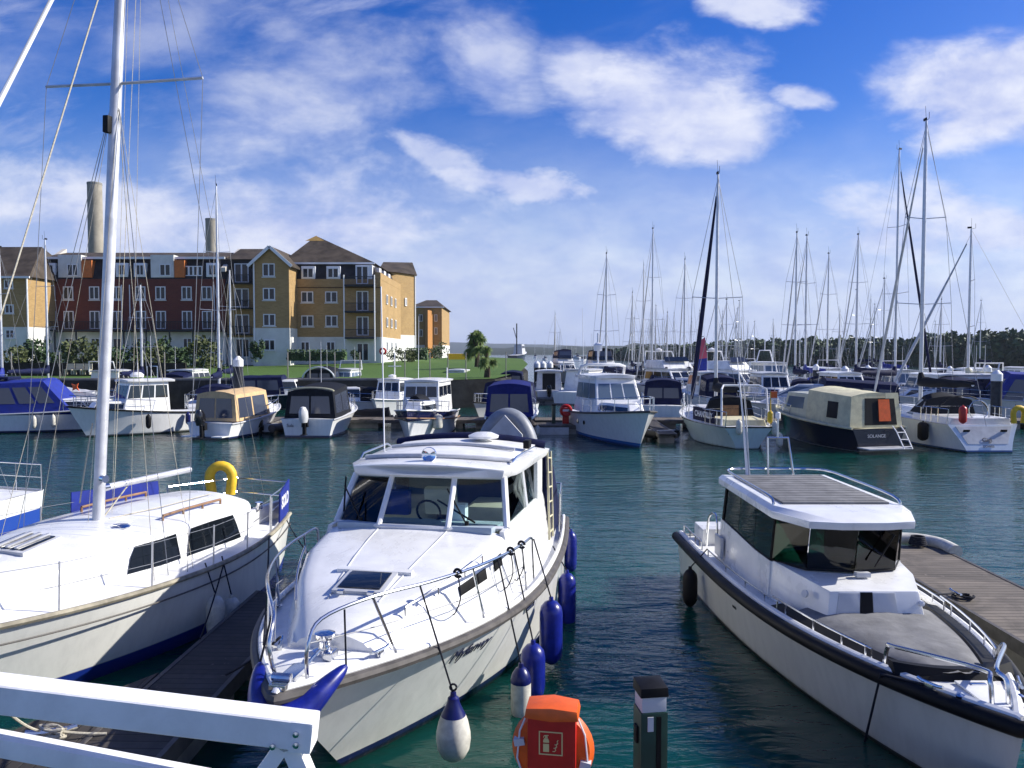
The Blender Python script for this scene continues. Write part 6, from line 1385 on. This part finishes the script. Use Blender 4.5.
wc = [h1.pt(.115, 1, 1), h1.pt(.005, 1, 1)]; q = [wc[0] + Vector((0, -.02, .06)), wc[1] + Vector((0, -.05, .06)), wc[1] + Vector((0, -.05, .74)), wc[0] + Vector((0, -.02, .62))]
c = MB().slab(q, off=.02, th=.03).build('weather_cloth', M_blue, sy); xx = q[1] - q[0]; n_ = xx.cross(q[3] - q[0]).normalized(); text('SOLO', .33, M_letter, c, frameM((q[0] + q[2]) / 2 + n_ * .024, xx, n_), 'lettering', bold=.012)
horseshoe('yellow horseshoe lifebuoy on the stern rail of the left foreground yacht', PD(221, 481, on_boat(sy, (.25, -.78, 1.7)).y), 1.08, R(8))
m = MB(); m.tube(smoothpath([(.5, .2, 1.3), (.8, .1, 1.35), (1.2, .25, 1.32)], 4), .05, 8); m.build('folded_tarpaulin', M_navy, sy)
for k, px in enumerate((215, 232)):
    t = side_s(h1, sy, px, .9, .14); p = h1.pt(t, 1, 1); p.y += .14; D = on_boat(sy, p).y; p.z = PD(px, 588 + k * 2, D).z; zb_ = PD(px, 634 - 3 * k, D).z; rp = h1.pt(t, 1, 1); rp.y -= .05; rp.z += .1
    fender_at('fender', on_boat(sy, p), p.z - zb_, .14, M_fwhite, ['nearer grubby white fender on the left yacht side', 'further grubby white fender on the left yacht side'][k], None, None, on_boat(sy, rp))
# line between the yacht and the cruiser bow, with knots
m = MB(); a = on_boat(sy, h1.pt(.2, 1, 1)); b_ = on_boat(cr, (8.9, -.55, 1.55)); m.tube(sag(a, b_, .12), .014, 6); c_ = on_boat(cr, h3.pt(.5, 1, -1)); m.tube(sag(on_boat(sy, h1.pt(.05, 1, 1)), c_, .1), .012, 6)
m.tube(sag(on_boat(sy, h1.pt(.4, 1, 1)), Vector((-4.3, 10.6, .55)), .05), .012, 6); m.tube(sag(on_boat(cr, (8.55, -.55, 1.5)), Vector((-3.5, 9.4, .55)), .03), .014, 6)
o = m.build('mooring_rope', M_ropeb); tag(o, 'dark spring lines between the left yacht and the centre cruiser', 'rope')
# neighbour at the far left edge
h = Hull(8.5, 2.8, 1.05, 1.3, 1.0, tw=.7)
b = boat('sailing_yacht', 'blue bottomed white boat just showing its stern rail at the left edge', 'sailing boat', put(P(17, 541, 0), 176, (0, 0)), 176)
basic_hull(b, h, hullmat('hull_white_over_blue', (.72, .73, .72), (.02, .06, .3), (.012, .035, .24), .3, .62), bul=True); cabin(b, 2.5, 6.5, .9, .6, 1.1, 1.6, .6, .1, .12, M_white, 0, 3); rail(b, h, .0, .2, .65, .05, 3); rail(b, h, .2, .97, .6, n=5, closed=False)
MB().tube([(.25, .9, 1.05), (.05, .95, 2.0)], .035, 6).build('ensign_pole', M_frame, b); MB().lathe([(.05, 0), (.09, .02), (.09, .08), (0, .12)], (.05, .95, 2.0), 12).build('stern_light', M_frame, b)
mast(b, 4.5, 1.6, 12.5, .08, bow=(8.3, 0, 1.3), stern=(.1, 0, 1.05), beam=1.25, furl=M_frame, furlr=.05, boom=3, cover=M_blue, wr=.006)

# ------------------------------------------------------------------ right motor boat
h4 = Hull(8.55, 2.82, .84, 1.06, .28, tw=1.0, tm=.04, p=3.9, wl=.95, pw=2.7, fl=1.0, camber=.02, bul=.06, draft=.4)
HM4 = hullmat('hull_warm_grey', (.62, .61, .55), (.05, .05, .05), (.02, .02, .02), .02, .05, rough=.3)
ax = boat('cabin_motor_boat', 'grey white motor boat with green tinted wraparound glass beside the right finger', 'motor boat', (4.75, 15.62), -90)
basic_hull(ax, h4, HM4, bul=False)
m = MB(); rg_ = h4.ring(-.03, -.05, 40); m.tube(rg_, .085, 10, flat=1.0); rb = m.build('rub_rail', M_black, ax)
m = MB(); m.tube(h4.ring(.07, .015, 40), .05, 8); m.build('gunwale_cap', M_deck, ax)
def oprism(bot, top, name, material, par, bevel=.03):
    n = len(bot); m = MB(); m.add(list(bot) + list(top), [tuple(range(n - 1, -1, -1)), tuple(range(n, 2 * n))] + [(i, (i + 1) % n, n + (i + 1) % n, n + i) for i in range(n)]); return m.build(name, material, par, bevel=bevel)
def sym(half, z): return [(x, -y, zz if zz is not None else z) for x, y, zz in half] + [(x, y, zz if zz is not None else z) for x, y, zz in half[::-1]]
low = [(1.65, .98, None), (4.2, .98, None), (4.72, .80, None), (5.0, .72, None)]
hbx = empty('wheelhouse', (0, 0, 0)); hbx.parent = ax
m = MB()
secs = []
for x, wd, z in ((1.65, .98, 1.50), (2.6, .98, 1.47), (3.6, .98, 1.43), (4.28, .96, 1.43)):
    secs.append([Vector((x, s_ * y, zz)) for s_, y, zz in ((-1, wd + .03, .8), (-1, wd, z), (-1, wd - .07, z), (-1, wd - .07, .8))])
MB().loft(secs).build('side_wall', M_white, hbx); MB().loft([[Vector((p.x, -p.y, p.z)) for p in s_] for s_ in secs]).build('side_wall', M_white, hbx)
oprism([(4.2, -.985, .8), (5.0, -.86, .8), (5.62, -.68, .8), (5.62, .68, .8), (5.0, .86, .8), (4.2, .985, .8)], [(4.2, -.95, 1.455), (4.95, -.80, 1.44), (5.52, -.58, 1.37), (5.52, .58, 1.37), (4.95, .80, 1.44), (4.2, .95, 1.455)], 'front_trunk', M_white, hbx, .05)
tf = [(5.62, -.72, .8), (5.62, .72, .8), (5.52, .58, 1.37), (5.52, -.58, 1.37)]
MB().slab(tf, .34, .47, .45, .97, .012, .02).build('vent_slot', M_black, hbx); MB().slab(tf, .10, .335, .42, .96, .010, .02).build('front_panel', M_grey, hbx, bevel=.006); MB().slab(tf, .475, .72, .42, .96, .010, .02).build('front_panel', M_grey, hbx, bevel=.006)
MB().lathe([(.05, 0), (.05, .03), (0, .03)], (5.25, -.80, 1.25), 14, (.5, -1, .3)).build('fuel_cap', M_grey, hbx); MB().lathe([(.035, 0), (.035, .05), (0, .06)], (5.53, .60, 1.22), 12, (1, 0, 0)).build('nav_light', M_frame, hbx)
MB().box((5.05, .05, 1.455), (.10, .2, .07)).build('wiper_motor', M_grey, hbx, bevel=.02)
A = [(1.75, .955, 1.50), (2.65, .955, 1.47), (3.5, .955, 1.43), (4.25, .94, 1.44), (4.78, .62, 1.455), (4.90, .0, 1.46)]
Bt = [(1.78, .90, 2.10), (2.65, .91, 2.10), (3.55, .92, 2.10), (4.36, .92, 2.10), (4.92, .62, 2.11), (5.05, .0, 2.12)]
ml = lambda p, s_: (p[0], p[1] * s_, p[2])
for s_ in (1, -1):
    for i in range(5):
        q = [ml(A[i], s_), ml(A[i + 1], s_), ml(Bt[i + 1], s_), ml(Bt[i], s_)]
        MB().slab(q, .012, .988, .0, 1, .004, .008).build('side_window' if i < 3 else 'windscreen_pane', G_green, hbx, smooth=False)
    m = MB()
    for i in (0, 3): m.tube([ml(A[i], s_), ml(Bt[i], s_)], .035 if i == 0 else .022, 6)
    m.tube([ml(p, s_) for p in A], .018, 6); m.build('window_frame', M_black, hbx)
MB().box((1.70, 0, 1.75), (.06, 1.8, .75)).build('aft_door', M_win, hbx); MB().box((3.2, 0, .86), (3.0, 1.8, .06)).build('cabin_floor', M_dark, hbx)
MB().box((4.4, 0, 1.43), (.5, 1.2, .10)).build('dashboard', M_dark, hbx, bevel=.04)
for y in (-.45, .45): MB().box((3.4, y, 1.5), (.14, .5, .75), Matrix.Rotation(R(-6), 3, 'Y')).build('helm_seat', M_seat, hbx, bevel=.05)
MB().tube(arc((4.25, .45, 1.6), .17, 0, 345, 18, (0, 1, 0), (.4, 0, 1)), .018, 6, closed=True).build('steering_wheel', M_black, hbx); MB().tube([(4.35, -.75, 1.5), (4.3, -.4, 2.05)], .012, 6).build('grab_pole', M_steel, hbx); m = MB(); m.prism([(4.0, -.8), (4.05, -.8), (4.05, -.45), (4.0, -.45)], 1.5, 2.05); m.build('curtain', M_seat, hbx)
m = MB(); m.tube([(4.98, .25, 1.54), (5.02, .5, 2.0)], .012, 5); m.build('wiper', M_black, hbx)
ro = [(1.45, .98, None), (4.45, 1.00, None), (5.12, .72, None), (5.22, .3, None)]
rt = [(1.5, .93, None), (4.35, .94, None), (4.9, .66, None), (4.98, .28, None)]
rf = oprism(sym(ro, 2.10), sym([(x + .02, y, z) for x, y, z in ro], 2.21), 'roof', M_white, ax, .025)
MB().loft([[Vector(p) for p in sym(ro, 2.205)], [Vector(p) for p in sym(rt, 2.27)]], False, True, closed=True).build('roof_crown', M_white, rf, bevel=.012)
MB().box((3.0, 0, 2.285), (2.55, 1.56, .035)).build('sliding_canvas_roof', M_greyc, rf, bevel=.012)
for k in range(12): MB().tube([(1.85 + k * .21, -.76, 2.302), (1.85 + k * .21, .76, 2.302)], .008, 6).build('canvas_rib', M_greyc, rf)
for s_ in (1, -1): MB().tube(smoothpath([(4.3, s_ * .93, 2.24), (4.1, s_ * .92, 2.36), (2.6, s_ * .92, 2.38), (1.7, s_ * .88, 2.38), (1.5, s_ * .6, 2.38)], 4), .02, 8).build('roof_rail', M_steel, rf)
MB().tube([(1.5, -.6, 2.38), (1.5, .6, 2.38)], .02, 8).build('roof_rail', M_steel, rf)
MB().tube([(1.6, -.12, 2.25), (1.55, -.12, 2.95), (1.55, .25, 2.95), (1.6, .34, 2.25)], .022, 8).build('aerial_arch', M_steel, ax); lm = MB().tube([(1.55, .06, 2.95), (1.55, .06, 3.3)], .02, 8).build('mast_light', M_steel, ax); MB().lathe([(.045, 0), (.045, .1), (.02, .12), (0, .12)], (1.55, .06, 3.3), 12).build('lamp_lens', M_frame, lm)
MB().tube([(1.6, -.5, 2.26), (1.62, -.58, 3.2), (1.65, -.72, 4.4)], [.025, .018, .008], 6).build('whip_antenna', M_frame, ax); MB().tube([(1.6, -.46, 2.26), (1.62, -.53, 3.2), (1.65, -.6, 3.9)], [.016, .012, .006], 6).build('whip_antenna', M_grey, ax)
# aft cockpit and side fittings
MB().box((.45, 0, .95), (.7, 2.2, .32)).build('stern_seat', M_white, ax, bevel=.05)
for s_ in (1, -1):
    MB().tube(smoothpath([(1.55, s_ * 1.02, .86), (1.5, s_ * 1.02, 1.5), (1.2, s_ * 1.08, 1.42), (1.1, s_ * 1.1, .86)], 4), .022, 8).build('cockpit_hoop', M_steel, ax)
    MB().box((1.85, s_ * 1.06, 1.05), (.4, .06, .36)).build('boarding_panel', M_grey, ax, bevel=.02)
    for (t0, t1, hh) in ((.02, .19, .2), (.24, .60, .16)):
        e = h4.edge(s_, t0, t1, 8, .10); m = MB(); up = [p + Vector((0, 0, hh)) for p in e]; m.tube([e[0]] + up + [e[-1]], .014, 6)
        for p in e[2:-1:2]: m.tube([p, p + Vector((0, 0, hh))], .011, 5)
        m.build('side_rail', M_steel, ax)
    e = h4.edge(s_, .585, .815, 8, .10); m = MB(); up = [p + Vector((0, 0, .2 - .04 * k / 8)) for k, p in enumerate(e)]; m.tube(up + [e[-1]], .013, 6)
    for p in e[1::2]: m.tube([p, p + Vector((0, 0, .18))], .011, 5)
    m.build('side_rail', M_steel, ax)
    pA, pB = h4.pt(.83, 1, s_), h4.pt(.955, 1, s_); pA.y -= s_ * .13; pB.y -= s_ * .16
    MB().tube(smoothpath([pA, pA + Vector((.08, 0, .26)), pA + Vector((.2, -s_ * .04, .30)), pB + Vector((-.2, 0, .30)), pB + Vector((-.04, 0, .25)), pB], 5), .024, 8).build('bow_hoop', M_steel, ax)
# bow cockpit cover
secs = []
for i in range(15):
    u = i / 14; x = 5.2 + 2.28 * u; e_ = h4.b(h4.tx(x)) - .29; zc = h4.dz(x) + .19 - .03 * u; zd = h4.dz(x) + .085
    secs.append([Vector((x + .10 * (1 - (2 * j / 12 - 1) ** 2) * u, e_ * (2 * j / 12 - 1), zd + (zc - zd) * (1 - abs(2 * j / 12 - 1) ** 3.5) + .014 * math.sin(j * 1.9 + i * .8) * (1 - abs(2 * j / 12 - 1)))) for j in range(13)])
MB().loft(secs, False, False).build('bow_cover', M_greyc, ax, ang=80)
for s_ in (1, -1):
    secs = []
    for i in range(15):
        u = i / 14; x = 4.9 + 2.62 * u; b_ = h4.b(h4.tx(x)); zd = h4.dz(x)
        secs.append([Vector((x, s_ * (b_ - .09), zd + .02)), Vector((x, s_ * (b_ - .12), zd + .085)), Vector((x, s_ * (b_ - .29), zd + .115)), Vector((x, s_ * (b_ - .36), zd + .02))])
    MB().loft(secs, closed=True).build('cover_skirt', M_black, ax)
    m = MB()
    for i in range(9): x = 5.0 + i * .26; m.lathe([(.014, 0), (.014, .012), (0, .014)], (x, s_ * (h4.b(h4.tx(x)) - .09), h4.dz(x) + .05), 8, (0, s_, .6))
    m.build('snap_studs', M_chrome, ax)
m = MB(); secs = []
for j in range(13): y = (2 * j / 12 - 1) * .64; secs.append([Vector((7.46 - .25 * (y / .7) ** 2, y, 1.04)), Vector((7.42 - .25 * (y / .7) ** 2, y, 1.15)), Vector((7.53 - .25 * (y / .7) ** 2, y, 1.16)), Vector((7.60 - .25 * (y / .7) ** 2, y, 1.04))])
m.loft(secs, closed=True); m.build('cover_skirt', M_black, ax)
# foredeck
secs = []
for i in range(10):
    u = i / 9; x = 7.3 + 1.05 * u; b_ = max(.08, h4.b(h4.tx(x)) - .12); secs.append([Vector((x, b_ * (2 * j / 8 - 1), h4.dz(x) + .045 + .02 * (1 - (2 * j / 8 - 1) ** 2))) for j in range(9)])
MB().loft(secs, False, False).build('foredeck', M_white, ax)
MB().box((7.92, .05, h4.dz(7.9) + .075), (.6, .38, .02)).build('anchor_locker_lid', M_deck, ax, bevel=.008); MB().box((7.72, .05, h4.dz(7.7) + .09), (.05, .16, .03)).build('lid_latch', M_steel, ax, bevel=.008)
for s_ in (1, -1):
    c = cleat((7.75, s_ * .46, h4.dz(7.75) + .05), R(-25 * s_), '', .9); c.parent = ax; c.name = 'deck_cleat'
    MB().lathe([(.03, 0), (.04, .03), (0, .05)], (8.0, s_ * .30, h4.dz(8.0) + .06), 12).build('deck_filler', M_steel, ax)
p, tx_, tv, n = on_hull(h4, .44, .62, -1, .01)
for k in (-1, 0, 1): MB().lathe([(.022, 0), (.022, .006), (0, .006)], p + tx_ * .05 * k, 10, n).build('maker_emblem', M_black, ax)
m = MB(); m.tube([on_boat(ax, (8.56, -.02, .45)), on_boat(ax, (8.62, -.02, .42))], .03, 8); 
MB().lathe([(.03, -.02), (.045, .03), (.045, .05), (0, .05)], (8.40, -.02, .35), 12, (1, 0, 0)).build('towing_eye', M_steel, ax)
# black fender and bow line
t = .23; p = h4.pt(.235, 1, -1); p.y -= .20; p.z = .72; rp = h4.pt(.235, 1, -1); rp.y += .1; rp.z += .17
fender_at('fender', on_boat(ax, p), .72, .13, M_black, 'black fender hanging on the near side of the right motor boat', None, None, on_boat(ax, rp))
m = MB(); a = on_boat(ax, (7.75, -.46, h4.dz(7.35) + .1)); e = on_boat(ax, h4.pt(.86, 1, -1) + Vector((0, -.13, .02))); m.tube([a, e, on_boat(ax, h4.pt(.835, .1, -1) + Vector((-.15, -.12, -.1)))], .014, 6)
o = m.build('mooring_rope', M_ropeb); tag(o, 'dark bow line slanting down the near side of the right motor boat', 'rope')

# ------------------------------------------------------------------ quay edge furniture
q = PD(553, 768, 6.2)
g = empty('extinguisher_cabinet', (q.x, 6.2, .5), R(-9), 'orange fire extinguisher and lifebuoy cabinet on the walkway', 'safety cabinet')
MB().prism([(-.195, -.13), (.195, -.13), (.195, .13), (-.195, .13)], .0, 1.12).build('cabinet', M_red, g, bevel=.03)  # shaded front of the orange cabinet put into its red colour
m = MB(); m.add([(-.215, -.15, 1.09), (.215, -.15, 1.09), (.215, .13, 1.09), (-.215, .13, 1.09), (-.205, -.14, 1.165), (-.0, -.165, 1.19), (.205, -.14, 1.165), (.205, .08, 1.17), (0, .08, 1.20), (-.205, .08, 1.17), (0, -.185, 1.09)],
      [(0, 3, 2, 1, 10), (0, 10, 5, 4), (10, 1, 6, 5), (1, 2, 7, 6), (2, 3, 9, 8, 7), (3, 0, 4, 9), (4, 5, 8, 9), (5, 6, 7, 8)]); m.build('lid', M_orange, g, bevel=.012, smooth=True)
lb = MB().lathe([(.0, -.05), (.24, -.06), (.315, -.04), (.335, .02), (.30, .07), (.2, .09), (0, .09)], (0, .02, .80), 32, (0, -1, 0)).build('lifebuoy_case', M_orange, g)
for s_ in (1, -1): MB().tube([(s_ * .2, -.075, 1.10), (s_ * .262, -.07, .95), (s_ * .285, -.062, .72), (s_ * .24, -.075, .6)], .008, 6).build('grab_line', M_letter, lb)
for (s_, z) in ((-1, .86), (1, .71)): MB().box((s_ * .265, -.02, z), (.085, .14, .055), Matrix.Rotation(R(12 * s_), 3, 'Y')).build('reflective_tape', M_lamp, lb)
yl = mat('photoluminescent_yellow', (.72, .58, .25), .5)
sg = MB(); q = [(-.10, -.133, .80), (.09, -.133, .80), (.09, -.133, .99), (-.10, -.133, .99)]; sg.frame(q, 0, 1, 0, 1, .009, .002, .003); sg = sg.build('extinguisher_sign', yl, g, smooth=False)
m = MB(); Y_ = -.1355
def flat(m, pts): pts = [(x, z + .2) for x, z in pts]; n = len(pts); m.add([(x, Y_, z) for x, z in pts] + [(x, Y_ + .002, z) for x, z in pts], [tuple(range(n)), tuple(range(2 * n - 1, n - 1, -1))] + [(i, n + i, n + (i + 1) % n, (i + 1) % n) for i in range(n)])
flat(m, [(-.065, .625), (-.018, .625), (-.018, .690), (-.065, .690)]); flat(m, [(-.065, .700), (-.018, .700), (-.018, .715), (-.026, .735), (-.057, .735), (-.065, .715)]); flat(m, [(-.05, .738), (-.03, .738), (-.03, .752), (-.05, .752)]); flat(m, [(-.058, .752), (-.022, .756), (-.022, .763), (-.058, .759)]); flat(m, [(-.066, .74), (-.060, .756), (-.055, .754), (-.061, .738)])
m.build('extinguisher_symbol', yl, sg, smooth=False)
m = MB()
for k, (x, z) in enumerate(((.022, .845), (.030, .872), (.038, .90))): m.tube([(x - .012, Y_, z - .012), (x + .004, Y_, z - .012), (x + .014, Y_, z), (x + .008, Y_, z + .014), (x + .016, Y_, z + .026)], .0035, 5)
m.build('flame_symbol', yl, sg, smooth=False)
MB().lathe([(.012, 0), (.012, .01), (0, .012)], (-.14, -.132, 1.1), 10, (0, -1, 0)).build('catch', M_steel, g)
q = PD(650, 768, 6.4)
g = empty('service_pillar', (q.x, 6.4, .5), R(8), 'dark green service pillar with a frosted lamp band and black cap', 'service pillar'); zt_ = PD(650, 679, 6.4).z - .5
MB().prism([(-.115, -.11), (.115, -.11), (.115, .11), (-.115, .11)], 0, zt_ - .24).build('pillar_body', M_green, g, bevel=.015)
MB().prism([(-.105, -.10), (.105, -.10), (.105, .10), (-.105, .10)], zt_ - .24, zt_ - .11).build('lamp_band', M_lamp, g, bevel=.01)
m = MB(); m.add([(-.12, -.115, zt_ - .11), (.12, -.115, zt_ - .11), (.12, .115, zt_ - .11), (-.12, .115, zt_ - .11), (-.115, -.11, zt_ - .035), (.115, -.11, zt_ - .035), (.115, .11, zt_ - .02), (-.115, .11, zt_ - .02), (0, 0, zt_ + .005)], [(3, 2, 1, 0), (0, 1, 5, 4), (1, 2, 6, 5), (2, 3, 7, 6), (3, 0, 4, 7), (4, 5, 8), (5, 6, 8), (6, 7, 8), (7, 4, 8)]); m.build('pillar_cap', M_black, g, bevel=.008)
MB().box((.035, -.112, (zt_ - .24) / 2 + .0), (.04, .012, zt_ - .30)).build('dark_channel', M_black, g); MB().box((-.035, -.113, zt_ - .33), (.05, .008, .12)).build('number_plate', M_lamp, g); MB().box((-.12, 0, zt_ - .45), (.03, .08, .14)).build('socket_cover', M_black, g, bevel=.01)
# white gangway railing
a, b_ = PD(-60, 686, 2.0), PD(312, 731, 2.0)
g = empty('gangway_railing', b_, 0, 'white square tube gangway railing with a diagonal brace at the bottom left', 'railing'); A0 = a - b_
MB().beam(A0, (0, 0, 0), .078, .078).build('top_rail', M_wpaint, g, bevel=.009, seg=3)
l0, l1 = PD(-60, 732, 2.02) - b_, PD(170, 775, 2.02) - b_; l2 = l0 + (l1 - l0) * 1.8
MB().beam(l0, l2, .05, .05).build('lower_rail', M_wpaint, g, bevel=.006)
dn = Vector((0, 0, -1))
MB().beam((-.052, .0, -.036), (.06, .02, -.34), .045, .05, (0, 1, 0)).build('end_post', M_wpaint, g, bevel=.006)
MB().beam((-.075, .0, -.036), (-.26, .02, -.30), .04, .05, (0, 1, 0)).build('brace', M_wpaint, g, bevel=.006)
MB().box((-.02, 0, .0), (.06, .082, .082), Matrix.Rotation(R(6.5), 3, 'Y')).build('end_cap', M_wpaint, g, bevel=.01)
for k, p in enumerate(((-.03, -.041, .012), (-.03, -.041, -.016), (-.09, -.041, -.02))): MB().lathe([(.008, 0), (.008, .006), (0, .008)], p, 8, (0, -1, 0)).build('bolt', M_steel, g)
# ------------------------------------------------------------------ haze
hm = bpy.data.materials.new('sea_haze'); hm.use_nodes = True; nt = hm.node_tree; nt.nodes.clear()
ho = nt.nodes.new('ShaderNodeOutputMaterial'); pv = nt.nodes.new('ShaderNodeVolumePrincipled'); pv.inputs['Color'].default_value = (.72, .82, 1, 1); pv.inputs['Density'].default_value = .00011
pv.inputs['Anisotropy'].default_value = .2; nt.links.new(pv.outputs[0], ho.inputs['Volume'])
o = MB().box((0, 4300, 78), (14000, 9800, 164)).build('haze', hm, smooth=False); o['kind'] = 'stuff'
